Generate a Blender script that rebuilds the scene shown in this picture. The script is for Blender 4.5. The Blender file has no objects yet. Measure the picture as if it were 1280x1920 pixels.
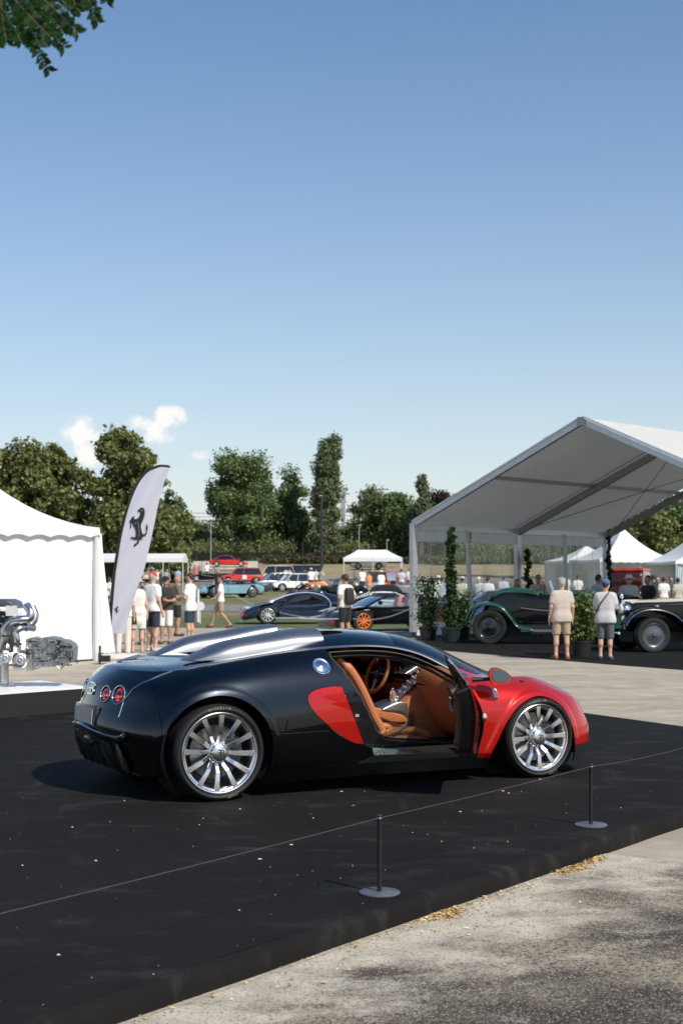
import bpy, math, random
import numpy as np
from mathutils import Vector, Matrix
R = math.radians
random.seed(7); RNG = np.random.RandomState(7)
scene = bpy.context.scene
col = scene.collection

# ------------------------------------------------------------------ camera, sky, sun, exposure
cam_d = bpy.data.cameras.new('camera'); cam = bpy.data.objects.new('camera', cam_d); col.objects.link(cam)
cam.location = (0, 0, 1.68); cam.rotation_euler = (R(90), 0, 0)
cam_d.sensor_fit = 'VERTICAL'; cam_d.sensor_height = 36.0; cam_d.sensor_width = 24.0
cam_d.lens = 36.0 * 2667 / 1920
cam_d.shift_y = (1085 - 960) / 1920.0
cam_d.clip_start = 0.05; cam_d.clip_end = 5000
cam_d.dof.use_dof = True; cam_d.dof.focus_distance = 10.2; cam_d.dof.aperture_fstop = 4.5
scene.camera = cam
SUN_TO = Vector((0.278, -0.314, 0.400)).normalized()
world = bpy.data.worlds.new('World'); scene.world = world; world.use_nodes = True
wn = world.node_tree.nodes; wl = world.node_tree.links
bg = wn['Background']
sky = wn.new('ShaderNodeTexSky'); sky.sky_type = 'NISHITA'; sky.sun_disc = False
sky.sun_elevation = math.asin(SUN_TO.z); sky.sun_rotation = math.atan2(SUN_TO.x, SUN_TO.y)
sky.air_density = 1.0; sky.dust_density = 0.5; sky.ozone_density = 2.2; sky.altitude = 100
bg.inputs['Strength'].default_value = 0.130
# small cumulus clouds low over the trees (direction based, part of the sky)
tc = wn.new('ShaderNodeTexCoord')
def wmath(op, a, b=None, clamp=False):
    n = wn.new('ShaderNodeMath'); n.operation = op; n.use_clamp = clamp
    for i, v in enumerate((a, b)):
        if v is None: continue
        if isinstance(v, (int, float)): n.inputs[i].default_value = v
        else: wl.new(v, n.inputs[i])
    return n.outputs[0]
sep = wn.new('ShaderNodeSeparateXYZ'); wl.new(tc.outputs['Generated'], sep.inputs[0])
ax = wmath('DIVIDE', sep.outputs[0], sep.outputs[1]); az = wmath('DIVIDE', sep.outputs[2], sep.outputs[1])
cn = wn.new('ShaderNodeTexNoise'); cn.inputs['Scale'].default_value = 42; cn.inputs['Detail'].default_value = 7; cn.inputs['Roughness'].default_value = .62
wl.new(tc.outputs['Generated'], cn.inputs['Vector'])
cn2 = wn.new('ShaderNodeTexNoise'); cn2.inputs['Scale'].default_value = 90; cn2.inputs['Detail'].default_value = 5
wl.new(tc.outputs['Generated'], cn2.inputs['Vector'])
tot = None
for (px, py, rx, ry, am) in [(160, 815, 50, 40, 1.0), (170, 842, 42, 40, .9), (318, 784, 40, 27, 1.0), (284, 808, 56, 30, .85), (262, 796, 34, 20, .6), (398, 853, 44, 15, .95), (345, 886, 34, 12, .6), (560, 905, 60, 12, .35), (384, 797, 8, 7, .6), (232, 822, 30, 16, .4), (1180, 970, 260, 30, .0)]:
    dx = wmath('DIVIDE', wmath('SUBTRACT', ax, (px - 640) / 2667), rx / 2667)
    dz = wmath('DIVIDE', wmath('SUBTRACT', az, (1085 - py) / 2667), ry / 2667)
    d = wmath('ADD', wmath('MULTIPLY', dx, dx), wmath('MULTIPLY', dz, dz))
    b = wmath('MULTIPLY', wmath('SUBTRACT', 1.25, d, True), am)
    tot = b if tot is None else wmath('MAXIMUM', tot, b)
nz = wmath('ADD', wmath('MULTIPLY', wmath('SUBTRACT', cn.outputs[0], .5), 2.6), wmath('MULTIPLY', wmath('SUBTRACT', cn2.outputs[0], .5), 1.5))
dens = wmath('MULTIPLY', wmath('SUBTRACT', wmath('ADD', tot, nz), .40), 1.55, True)
dens = wmath('MULTIPLY', wmath('MULTIPLY', dens, wmath('GREATER_THAN', tot, .001)), wmath('GREATER_THAN', sep.outputs[1], 0.0))
dens = wmath('MULTIPLY', wmath('MULTIPLY', dens, wmath('MULTIPLY', tot, 2.6, True)), .85)
mixc = wn.new('ShaderNodeMixRGB'); wl.new(dens, mixc.inputs[0]); 
hs = wn.new('ShaderNodeHueSaturation'); hs.inputs['Saturation'].default_value = 1.27; wl.new(sky.outputs[0], hs.inputs['Color'])
# pale summer haze toward the horizon, all the way round
hz = wn.new('ShaderNodeMixRGB'); hz.inputs[2].default_value = (5.75, 6.05, 6.15, 1)
hzf = wmath('MULTIPLY', wmath('POWER', 2.718, wmath('MULTIPLY', wmath('MAXIMUM', sep.outputs[2], 0.0), -5.6)), .92)
wl.new(hzf, hz.inputs[0]); wl.new(hs.outputs[0], hz.inputs[1]); wl.new(hz.outputs[0], mixc.inputs[1]); cmx = wn.new('ShaderNodeMixRGB'); cmx.inputs[1].default_value = (6.1, 6.2, 6.3, 1); cmx.inputs[2].default_value = (8.2, 7.9, 7.5, 1); wl.new(wmath('MULTIPLY', wmath('SUBTRACT', wmath('ADD', cn2.outputs[0], wmath('MULTIPLY', tot, .25)), .50), 5.0, True), cmx.inputs[0]); wl.new(cmx.outputs[0], mixc.inputs[2])
wl.new(mixc.outputs[0], bg.inputs['Color'])
sl = bpy.data.lights.new('sun', 'SUN'); sl.energy = 4.9; sl.angle = R(0.55); sl.color = (1.0, .93, .81)
so = bpy.data.objects.new('sun', sl); col.objects.link(so); so.location = (10, -10, 20)
so.rotation_euler = SUN_TO.to_track_quat('Z', 'Y').to_euler()
scene.view_settings.view_transform = 'Standard'; scene.view_settings.look = 'None'
scene.view_settings.exposure = 0.0; scene.view_settings.gamma = 1.0; scene.view_settings.use_curve_mapping = False
scene.render.engine = 'CYCLES'
try:
    scene.cycles.max_bounces = 8; scene.cycles.transparent_max_bounces = 16
    scene.cycles.caustics_reflective = True; scene.cycles.blur_glossy = .5
except Exception: pass

# ------------------------------------------------------------------ helpers
PXF = 2667.0; CZ = 1.68
def ZG(Y):   # terrain height
    return float(np.interp(Y, [0, 60, 70, 86, 111, 130, 148, 165, 190, 215, 260, 700], [0, 0, .10, .55, .70, .95, 1.6, 2.3, 3.6, 4.4, 4.8, 5.0]))
def AT(px, py, Y):
    return Vector(((px - 640) / PXF * Y, Y, CZ - (py - 1085) / PXF * Y))
def GR(px, Y):
    return Vector(((px - 640) / PXF * Y, Y, ZG(Y)))

def mat(name, color, rough=.5, metal=0., coat=0., spec=.5, noise=0., nscale=20., bump=0., bscale=60., alpha=1., trans=0., ior=1.45, emit=0., color2=None, sheen=0., coatr=.03, thin=False, ndetail=4, transl=0., rvar=0.):
    m = bpy.data.materials.new(name); m.use_nodes = True
    nt = m.node_tree; b = nt.nodes['Principled BSDF']
    c = tuple(color) + (1,)
    b.inputs['Base Color'].default_value = c; b.inputs['Roughness'].default_value = rough; b.inputs['Metallic'].default_value = metal
    b.inputs['Coat Weight'].default_value = coat; b.inputs['Coat Roughness'].default_value = coatr; b.inputs['Specular IOR Level'].default_value = spec
    b.inputs['Alpha'].default_value = alpha; b.inputs['Transmission Weight'].default_value = trans; b.inputs['IOR'].default_value = ior
    b.inputs['Sheen Weight'].default_value = sheen
    if emit: b.inputs['Emission Color'].default_value = c; b.inputs['Emission Strength'].default_value = emit
    if noise or color2 or bump or rvar:
        t = nt.nodes.new('ShaderNodeTexCoord')
    if noise or color2 or rvar:
        n = nt.nodes.new('ShaderNodeTexNoise'); n.inputs['Scale'].default_value = nscale; n.inputs['Detail'].default_value = ndetail; n.inputs['Roughness'].default_value = .6
        nt.links.new(t.outputs['Object'], n.inputs['Vector'])
        if noise or color2:
            cr = nt.nodes.new('ShaderNodeValToRGB'); nt.links.new(n.outputs[0], cr.inputs[0])
            cr.color_ramp.elements[0].position = .3; cr.color_ramp.elements[1].position = .7
            if color2: cr.color_ramp.elements[0].color = c; cr.color_ramp.elements[1].color = tuple(color2) + (1,)
            else:
                cr.color_ramp.elements[0].color = tuple(max(0, v * (1 - noise)) for v in color) + (1,)
                cr.color_ramp.elements[1].color = tuple(min(1, v * (1 + noise)) for v in color) + (1,)
            nt.links.new(cr.outputs[0], b.inputs['Base Color'])
        if rvar:
            mr = nt.nodes.new('ShaderNodeMapRange'); nt.links.new(n.outputs[0], mr.inputs[0])
            mr.inputs[1].default_value = .3; mr.inputs[2].default_value = .7; mr.inputs[3].default_value = max(0, rough - rvar); mr.inputs[4].default_value = rough + rvar
            nt.links.new(mr.outputs[0], b.inputs['Roughness'])
    if bump:
        n2 = nt.nodes.new('ShaderNodeTexNoise'); n2.inputs['Scale'].default_value = bscale; n2.inputs['Detail'].default_value = 3
        nt.links.new(t.outputs['Object'], n2.inputs['Vector'])
        bp = nt.nodes.new('ShaderNodeBump'); bp.inputs['Strength'].default_value = bump; bp.inputs['Distance'].default_value = .02
        nt.links.new(n2.outputs[0], bp.inputs['Height']); nt.links.new(bp.outputs[0], b.inputs['Normal'])
    if transl:
        out = nt.nodes['Material Output']; tr = nt.nodes.new('ShaderNodeBsdfTranslucent'); tr.inputs[0].default_value = c
        mx = nt.nodes.new('ShaderNodeMixShader'); mx.inputs[0].default_value = transl
        src = b.inputs['Base Color']
        if src.is_linked: nt.links.new(src.links[0].from_socket, tr.inputs[0])
        nt.links.new(b.outputs[0], mx.inputs[1]); nt.links.new(tr.outputs[0], mx.inputs[2]); nt.links.new(mx.outputs[0], out.inputs[0])
    return m

def glassmat(name, tint=(.9, .95, .95), refl=.08, opacity=.0, rough=0.0, body=(.02, .02, .02)):
    """thin sheet: transparent tinted + fresnel gloss (+ some body colour)"""
    m = bpy.data.materials.new(name); m.use_nodes = True; nt = m.node_tree; nt.nodes.clear()
    out = nt.nodes.new('ShaderNodeOutputMaterial'); tr = nt.nodes.new('ShaderNodeBsdfTransparent'); tr.inputs[0].default_value = tuple(tint) + (1,)
    gl = nt.nodes.new('ShaderNodeBsdfGlossy'); gl.inputs['Roughness'].default_value = rough
    df = nt.nodes.new('ShaderNodeBsdfDiffuse'); df.inputs[0].default_value = tuple(body) + (1,)
    fr = nt.nodes.new('ShaderNodeFresnel'); fr.inputs[0].default_value = 1.5
    ad = nt.nodes.new('ShaderNodeMath'); ad.operation = 'ADD'; ad.inputs[1].default_value = refl - .04; ad.use_clamp = True
    nt.links.new(fr.outputs[0], ad.inputs[0])
    m0 = nt.nodes.new('ShaderNodeMixShader'); m0.inputs[0].default_value = opacity
    nt.links.new(tr.outputs[0], m0.inputs[1]); nt.links.new(df.outputs[0], m0.inputs[2])
    m1 = nt.nodes.new('ShaderNodeMixShader'); nt.links.new(ad.outputs[0], m1.inputs[0]); nt.links.new(m0.outputs[0], m1.inputs[1]); nt.links.new(gl.outputs[0], m1.inputs[2])
    nt.links.new(m1.outputs[0], out.inputs[0])
    return m

def link(o, parent=None):
    col.objects.link(o)
    if parent is not None: o.parent = parent
    return o
def tag(o, label=None, cat=None, group=None, kind=None):
    if label: o['label'] = label
    if cat: o['category'] = cat
    if group: o['group'] = group
    if kind: o['kind'] = kind
    return o
def thing(name, label, cat, loc=(0, 0, 0), rz=0., group=None):
    o = bpy.data.objects.new(name, None); o.empty_display_size = .2
    col.objects.link(o); o.location = loc; o.rotation_euler = (0, 0, rz)
    return tag(o, label, cat, group)
def ob(name, me, m=None, parent=None, loc=None, rot=None):
    o = bpy.data.objects.new(name, me)
    if m is not None and len(me.materials) == 0: me.materials.append(m)
    link(o, parent)
    if loc is not None: o.location = loc
    if rot is not None: o.rotation_euler = rot
    return o

class MB:
    """mesh builder; material slots by index"""
    def __init__(s): s.v = []; s.f = []; s.m = []; s.cur = 0
    def add(s, vs, fs):
        o = len(s.v); s.v.extend([tuple(map(float, p)) for p in vs]); s.f.extend([tuple(i + o for i in f) for f in fs]); s.m.extend([s.cur] * len(fs)); return s
    def box(s, c, d, rz=0, M3=None, taper=1.):
        x, y, z = d[0] / 2, d[1] / 2, d[2] / 2
        vs = [(-x, -y, -z), (x, -y, -z), (x, y, -z), (-x, y, -z), (-x * taper, -y * taper, z), (x * taper, -y * taper, z), (x * taper, y * taper, z), (-x * taper, y * taper, z)]
        if M3 is None: M3 = Matrix.Rotation(rz, 3, 'Z')
        vs = [M3 @ Vector(p) + Vector(c) for p in vs]
        return s.add(vs, [(0, 3, 2, 1), (4, 5, 6, 7), (0, 1, 5, 4), (1, 2, 6, 5), (2, 3, 7, 6), (3, 0, 4, 7)])
    def tube(s, pts, r, n=8, cap=True, closed=False, sx=1.):
        pts = [Vector(p) for p in pts]; k = len(pts)
        rs = r if isinstance(r, (list, tuple, np.ndarray)) else [r] * k
        vs = []; prev = None
        for i, p in enumerate(pts):
            if closed: t = pts[(i + 1) % k] - pts[i - 1]
            else: t = pts[min(i + 1, k - 1)] - pts[max(i - 1, 0)]
            if t.length < 1e-9: t = Vector((0, 0, 1))
            t.normalize()
            if prev is None:
                a = Vector((0, 0, 1)) if abs(t.z) < .9 else Vector((1, 0, 0))
                u = t.cross(a).normalized()
            else:
                u = prev - t * prev.dot(t)
                if u.length < 1e-6: u = t.orthogonal()
                u.normalize()
            w = t.cross(u); prev = u
            for j in range(n):
                an = 2 * math.pi * j / n
                vs.append(p + (u * math.cos(an) * sx + w * math.sin(an)) * rs[i])
        fs = []
        for i in range(k if closed else k - 1):
            a = i * n; b = ((i + 1) % k) * n
            for j in range(n):
                fs.append((a + j, a + (j + 1) % n, b + (j + 1) % n, b + j))
        if cap and not closed:
            fs.append(tuple(range(n - 1, -1, -1))); fs.append(tuple((k - 1) * n + j for j in range(n)))
        return s.add(vs, fs)
    def cyl(s, a, b, r, r2=None, n=16, cap=True): return s.tube([a, b], [r, r if r2 is None else r2], n, cap)
    def lathe(s, prof, n=48, axis='z', o=(0, 0, 0), closed=False, a0=0., a1=2 * math.pi):
        """prof = [(r, h)]"""
        full = abs(a1 - a0 - 2 * math.pi) < 1e-6
        k = len(prof); vs = []; na = n if full else n + 1
        for j in range(na):
            an = a0 + (a1 - a0) * j / n; c, sn = math.cos(an), math.sin(an)
            for r, h in prof:
                if axis == 'z': p = (r * c, r * sn, h)
                elif axis == 'y': p = (r * c, h, r * sn)
                else: p = (h, r * c, r * sn)
                vs.append((p[0] + o[0], p[1] + o[1], p[2] + o[2]))
        fs = []
        kk = k if closed else k - 1
        for j in range(n):
            a = j * k; b = ((j + 1) % na) * k
            for i in range(kk):
                i2 = (i + 1) % k
                fs.append((a + i, b + i, b + i2, a + i2) if axis != 'y' else (a + i, a + i2, b + i2, b + i))
        return s.add(vs, fs)
    def grid(s, P, flip=False):
        P = np.asarray(P); a, b = P.shape[:2]; fs = []
        for i in range(a - 1):
            for j in range(b - 1):
                q = (i * b + j, (i + 1) * b + j, (i + 1) * b + j + 1, i * b + j + 1)
                fs.append(q[::-1] if flip else q)
        return s.add(P.reshape(-1, 3), fs)
    def ball(s, c, r, n=12, m=8):
        if not isinstance(r, (tuple, list)): r = (r, r, r)
        vs = [(c[0], c[1], c[2] - r[2])]
        for i in range(1, m):
            th = math.pi * i / m
            for j in range(n):
                ph = 2 * math.pi * j / n
                vs.append((c[0] + r[0] * math.sin(th) * math.cos(ph), c[1] + r[1] * math.sin(th) * math.sin(ph), c[2] - r[2] * math.cos(th)))
        vs.append((c[0], c[1], c[2] + r[2])); fs = []
        for j in range(n): fs.append((0, 1 + (j + 1) % n, 1 + j))
        for i in range(m - 2):
            for j in range(n):
                a = 1 + i * n; b = a + n
                fs.append((a + j, a + (j + 1) % n, b + (j + 1) % n, b + j))
        e = len(vs) - 1; a = 1 + (m - 2) * n
        for j in range(n): fs.append((a + j, a + (j + 1) % n, e))
        return s.add(vs, fs)
    def pprism(s, poly, y0, y1, r=.02, steps=3, fn=None, wts=None):
        """extruded x-z polygon (list of (x,z)), rounded edges by insetting; fn(x,z,y)->(x,y,z) for shaping"""
        P = np.array(poly, float); wts = np.ones(len(P)) if wts is None else np.array(wts, float)
        if area2(P) < 0: P = P[::-1]; wts = wts[::-1]
        N = pnormals(P) * wts[:, None]
        secs = []
        if r > 0:
            secs = sorted([(r * (1 - math.cos(math.pi / 2 * i / steps)), r * (1 - math.sin(math.pi / 2 * i / steps))) for i in range(steps + 1)])
        else: secs = [(0, 0)]
        ys = [(y0 + d, ins) for d, ins in secs] + [(y1 - d, ins) for d, ins in secs[::-1]]
        n = len(P); vs = []
        for y, ins in ys:
            Q = P - N * ins
            for q in Q:
                p = (q[0], y, q[1]); vs.append(fn(p) if fn else p)
        fs = []
        for k in range(len(ys) - 1):
            a = k * n; b = a + n
            for j in range(n): fs.append((a + j, a + (j + 1) % n, b + (j + 1) % n, b + j))
        fs.append(tuple(range(n - 1, -1, -1))); fs.append(tuple((len(ys) - 1) * n + j for j in range(n)))
        return s.add(vs, fs)
    def mesh(s, name, mats=None, smooth=True, ang=35):
        me = bpy.data.meshes.new(name); me.from_pydata(s.v, [], s.f)
        if mats is not None:
            if not isinstance(mats, (list, tuple)): mats = [mats]
            for m in mats: me.materials.append(m)
            if len(mats) > 1: me.polygons.foreach_set('material_index', s.m)
        if smooth:
            me.polygons.foreach_set('use_smooth', [True] * len(me.polygons))
            if ang is not None: me.set_sharp_from_angle(angle=R(ang))
        me.update(); return me
    def build(s, name, m=None, parent=None, loc=None, rot=None, smooth=True, ang=35):
        return ob(name, s.mesh(name, m, smooth, ang), None, parent, loc, rot)
def area2(P):
    x, y = P[:, 0], P[:, 1]; return float(np.sum(x * np.roll(y, -1) - np.roll(x, -1) * y)) / 2
def pnormals(P):
    a = P - np.roll(P, 1, 0); b = np.roll(P, -1, 0) - P
    def nn(e): L = np.linalg.norm(e, axis=1, keepdims=True) + 1e-12; e = e / L; return np.stack([e[:, 1], -e[:, 0]], 1)
    n = nn(a) + nn(b); L = np.linalg.norm(n, axis=1, keepdims=True) + 1e-9
    n = n / L; c = np.maximum(.5, (n * nn(b)).sum(1, keepdims=True)); return n / c
def crom(pts, k=8, closed=False):
    P = np.array(pts, float); n = len(P); out = []
    rng = n if closed else n - 1
    for i in range(rng):
        if closed: p0, p1, p2, p3 = P[i - 1], P[i], P[(i + 1) % n], P[(i + 2) % n]
        else: p0, p1, p2, p3 = P[max(i - 1, 0)], P[i], P[i + 1], P[min(i + 2, n - 1)]
        if not closed and i == 0: p0 = 2 * p1 - p2
        if not closed and i == n - 2: p3 = 2 * p2 - p1
        for j in range(k):
            t = j / k
            out.append(.5 * ((2 * p1) + (-p0 + p2) * t + (2 * p0 - 5 * p1 + 4 * p2 - p3) * t * t + (-p0 + 3 * p1 - 3 * p2 + p3) * t ** 3))
    if not closed: out.append(P[-1])
    return np.array(out)
def text_mesh(txt, size, depth=.002, shear=0., spacing=1.):
    c = bpy.data.curves.new('lettering', 'FONT'); c.body = txt; c.size = size; c.extrude = depth; c.align_x = 'CENTER'; c.align_y = 'CENTER'; c.shear = shear; c.space_character = spacing
    c.resolution_u = 3
    o = bpy.data.objects.new('lettering', c); col.objects.link(o)
    dg = bpy.context.evaluated_depsgraph_get()
    me = bpy.data.meshes.new_from_object(o.evaluated_get(dg)); bpy.data.objects.remove(o); bpy.data.curves.remove(c)
    return me
def copy_tree(o, parent=None):
    c = o.copy(); col.objects.link(c)
    if parent is not None: c.parent = parent
    for ch in o.children: copy_tree(ch, c)
    return c

# common materials
BLACKMETAL = mat('black_powder_coat', (.02, .02, .022), .45, .3, noise=.2, nscale=80)
STEEL = mat('brushed_steel', (.62, .62, .6), .28, 1., rvar=.08, nscale=120)
CHROME = mat('chrome', (.85, .85, .86), .06, 1.)
RUBBER = mat('tyre_rubber', (.011, .011, .011), .58, noise=.25, nscale=30, bump=.1, bscale=150)
WHITEVINYL = mat('white_vinyl', (.80, .80, .79), .55, noise=.03, nscale=3, bump=.15, bscale=2.5, transl=.12)
ALU = mat('aluminium_profile', (.52, .54, .56), .42, .7, noise=.08, nscale=6)
DARKPLASTIC = mat('dark_plastic', (.016, .016, .017), .5, noise=.2, nscale=50)
SKIN = mat('skin', (.56, .33, .23), .55, noise=.08, nscale=25)
SKIN2 = mat('tanned_skin', (.42, .23, .15), .55, noise=.08, nscale=25)
# ------------------------------------------------------------------ ground
def stagemix(nt, a, b, fac):
    n = nt.nodes.new('ShaderNodeMixRGB'); nt.links.new(fac, n.inputs[0])
    for i, c in ((1, a), (2, b)):
        if isinstance(c, tuple): n.inputs[i].default_value = c + (1,)
        else: nt.links.new(c, n.inputs[i])
    return n.outputs[0]
def noise_out(nt, vec, scale, detail=4, rough=.6, lo=.35, hi=.65, stretch=None):
    if stretch:
        mp = nt.nodes.new('ShaderNodeMapping'); mp.inputs['Scale'].default_value = stretch[:3]
        if len(stretch) > 3: mp.inputs['Rotation'].default_value = (0, 0, stretch[3])
        nt.links.new(vec, mp.inputs[0]); vec = mp.outputs[0]
    n = nt.nodes.new('ShaderNodeTexNoise'); n.inputs['Scale'].default_value = scale; n.inputs['Detail'].default_value = detail; n.inputs['Roughness'].default_value = rough
    nt.links.new(vec, n.inputs['Vector'])
    r = nt.nodes.new('ShaderNodeMapRange'); r.inputs[1].default_value = lo; r.inputs[2].default_value = hi; nt.links.new(n.outputs[0], r.inputs[0])
    return r.outputs[0]
def gmat(name, base, layers, rough=.9, bump=.3, bscale=40, bdist=.01):
    """layers: (colour, scale, lo, hi, detail, stretch)"""
    m = bpy.data.materials.new(name); m.use_nodes = True; nt = m.node_tree; b = nt.nodes['Principled BSDF']
    g = nt.nodes.new('ShaderNodeNewGeometry'); vec = g.outputs['Position']; c = base
    for (cc, sc, lo, hi, det, st) in layers: c = stagemix(nt, c, cc, noise_out(nt, vec, sc, det, .62, lo, hi, st))
    if isinstance(c, tuple): b.inputs['Base Color'].default_value = c + (1,)
    else: nt.links.new(c, b.inputs['Base Color'])
    b.inputs['Roughness'].default_value = rough
    n = nt.nodes.new('ShaderNodeTexNoise'); n.inputs['Scale'].default_value = bscale; n.inputs['Detail'].default_value = 5; n.inputs['Roughness'].default_value = .7
    nt.links.new(vec, n.inputs['Vector'])
    bp = nt.nodes.new('ShaderNodeBump'); bp.inputs['Strength'].default_value = bump; bp.inputs['Distance'].default_value = bdist
    nt.links.new(n.outputs[0], bp.inputs['Height']); nt.links.new(bp.outputs[0], b.inputs['Normal'])
    return m
M_MEADOW = gmat('dry_meadow', (.17, .155, .062), [((.10, .12, .035), .35, .40, .62, 5, None), ((.26, .22, .11), .11, .48, .66, 5, (1, 2.2, 1)), ((.07, .075, .03), 6., .52, .75, 3, None)], bump=.6, bscale=5, bdist=.06)
M_BANK = gmat('dry_bank', (.30, .235, .13), [((.20, .17, .08), .25, .45, .62, 5, None), ((.38, .30, .18), 1.2, .5, .7, 4, None)], bump=.5, bscale=3, bdist=.08)
M_LAWN = gmat('lawn', (.095, .125, .032), [((.16, .16, .06), .6, .42, .66, 5, None), ((.055, .08, .02), 7., .45, .7, 4, None)], bump=.7, bscale=22, bdist=.04)
M_ASPH = gmat('pale_asphalt', (.42, .365, .28), [((.32, .28, .215), .45, .42, .62, 5, (1, 2.5, 1, -.9)), ((.50, .44, .345), 2.4, .5, .7, 6, None), ((.16, .14, .11), 120., .58, .72, 2, None), ((.27, .235, .18), .18, .55, .7, 3, None)], bump=.35, bscale=160, bdist=.006)
M_NEARASPH = gmat('mottled_asphalt', (.33, .275, .195),
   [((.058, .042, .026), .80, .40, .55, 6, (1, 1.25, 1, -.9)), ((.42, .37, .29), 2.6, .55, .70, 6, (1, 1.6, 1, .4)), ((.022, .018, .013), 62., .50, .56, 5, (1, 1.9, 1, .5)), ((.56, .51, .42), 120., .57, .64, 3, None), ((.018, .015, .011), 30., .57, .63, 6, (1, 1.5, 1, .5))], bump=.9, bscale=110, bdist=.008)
def pale_band(m):  # paler colour along the stage edge, darker mottled colour farther out
    nt = m.node_tree; b = nt.nodes['Principled BSDF']; src = b.inputs['Base Color'].links[0].from_socket
    g = nt.nodes.new('ShaderNodeNewGeometry'); dt = nt.nodes.new('ShaderNodeVectorMath'); dt.operation = 'DOT_PRODUCT'; dt.inputs[1].default_value = (.8034, -.5955, 0)
    nt.links.new(g.outputs['Position'], dt.inputs[0])
    def mt(op, a, c):
        n = nt.nodes.new('ShaderNodeMath'); n.operation = op
        for i, v in enumerate((a, c)):
            if isinstance(v, (int, float)): n.inputs[i].default_value = v
            else: nt.links.new(v, n.inputs[i])
        return n.outputs[0]
    d = mt('ADD', dt.outputs['Value'], .0771 * 1 + 3.805)           # metres out from the stage edge
    nz = noise_out(nt, g.outputs['Position'], 1.5, 6, .6, .3, .7, (1, 1.5, 1, -.9)); nf = noise_out(nt, g.outputs['Position'], 75., 4, .7, .42, .60)
    e = mt('SUBTRACT', mt('ADD', d, mt('MULTIPLY', mt('SUBTRACT', nz, .5), 1.15)), mt('MULTIPLY', nf, -.25))
    mr = nt.nodes.new('ShaderNodeMapRange'); mr.inputs[1].default_value = .38; mr.inputs[2].default_value = .85; mr.inputs[3].default_value = 1.0; mr.inputs[4].default_value = .0; nt.links.new(e, mr.inputs[0])
    c = stagemix(nt, (.48, .425, .335), (.60, .545, .44), noise_out(nt, g.outputs['Position'], 5., 5, .6, .4, .6)); c = stagemix(nt, c, (.10, .085, .065), noise_out(nt, g.outputs['Position'], 70., 4, .65, .575, .64))
    mx = nt.nodes.new('ShaderNodeMixRGB'); nt.links.new(mr.outputs[0], mx.inputs[0]); nt.links.new(src, mx.inputs[1]); nt.links.new(c, mx.inputs[2]); nt.links.new(mx.outputs[0], b.inputs['Base Color'])
pale_band(M_NEARASPH)
M_PATH = gmat('grey_path', (.23, .22, .205), [((.17, .165, .155), 1.2, .4, .6, 4, None)], bump=.2)
ys = [-30, -5, 0, 3, 6, 10, 20, 30, 40, 50, 60, 65, 70, 78, 86, 98, 111, 120, 130, 139, 148, 156, 165, 178, 190, 202, 215, 235, 260, 330, 450, 700, 1500]
xs = [-900, -500, -300, -200, -120, -80, -50, -30, -15, 0, 15, 30, 50, 80, 120, 200, 300, 500, 900]
g = MB(); g.grid([[(x, y, ZG(y) - .012) for y in ys] for x in xs])
me = g.mesh('ground', [M_MEADOW, M_BANK])
for p in me.polygons: p.material_index = 1 if 139 < p.center.y < 230 else 0
tag(ob('ground', me), 'dry grass meadow rising gently toward the wooded bank', kind='structure')
def sheet(name, poly, z, m, label, n=1, follow=False, kind='structure'):
    b = MB()
    if follow:
        (xa, ya), (xb, yb) = poly; k = 24
        b.grid([[(x, y, ZG(y) + z) for y in np.linspace(ya, yb, 5)] for x in np.linspace(xa, xb, k)])
    else: b.add([(x, y, z) for x, y in poly], [tuple(range(len(poly)))])
    return tag(b.build(name, m, smooth=False), label, kind=kind)
sheet('asphalt_yard', [(-60, -20), (70, -20), (70, 46.2), (11, 47.6), (-2, 48.4), (-16, 49.2), (-60, 49)], 0.0, M_ASPH, 'pale worn asphalt yard behind the black stage')
sheet('near_pavement', [(-25, -20), (38, -20), (1.0, 9.16), (-25, 9.16)], 0.004, M_NEARASPH, 'mottled asphalt in front of the black stage')
sheet('lawn', [(-60, 48), (70, 48)], -.004, M_LAWN, '', 1) if False else sheet('lawn', [(-60, 44), (70, 44), (70, 66), (-60, 66)], -.006, M_LAWN, 'green lawn strip under the parked sports cars')
sheet('path', ((-70, 69), (60, 76)), .003, M_PATH, 'narrow grey path crossing the grass', follow=True)
sheet('road', ((-90, 136), (90, 149)), .003, M_PATH, 'grey road behind the parked classic cars', follow=True)

# ------------------------------------------------------------------ stage (black carpeted platform)
U = Vector((.5955, .8034, 0)); Nf = Vector((-.8034, .5955, 0))    # along front edge, into the stage
P0 = Vector((-.096, 6.39, 0)) + U * -.02
M_CARPET = gmat('black_carpet', (.0115, .0108, .0102), [((.0175, .0165, .0155), .8, .42, .66, 5, (1, 1.6, 1, .6)), ((.048, .045, .041), 2.3, .55, .72, 7, (1, 2.0, 1, .7)), ((.075, .070, .064), 1.1, .62, .78, 9, (2.8, .5, 1, -.4)), ((.008, .008, .008), 300., .4, .6, 2, None)], rough=.85, bump=.4, bscale=420, bdist=.003)
nt = M_CARPET.node_tree; nt.nodes['Principled BSDF'].inputs['Specular IOR Level'].default_value = .12
def SP(u, v, z=0): p = P0 + U * u + Nf * v; return Vector((p.x, p.y, z))
b = MB(); prof = [(-.012, 0.0), (-.010, .05), (-.004, .088), (.010, .104), (.035, .11)]
us = np.linspace(-9, 8.15, 140)
rw = np.cumsum(RNG.randn(140)) * .0015; rw -= np.linspace(rw[0], rw[-1], 140)
rows = []
for i, u in enumerate(us):
    w = math.sin(u * 2.3) * .004 + math.sin(u * 7.1 + 1) * .002 + rw[i] * .4
    rows.append([SP(u, v + w * (1 if z < .1 else .4), z - (abs(w) * .5 if z > .03 and z < .1099 else 0)) for v, z in prof])
b.grid(rows, flip=False)
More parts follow.
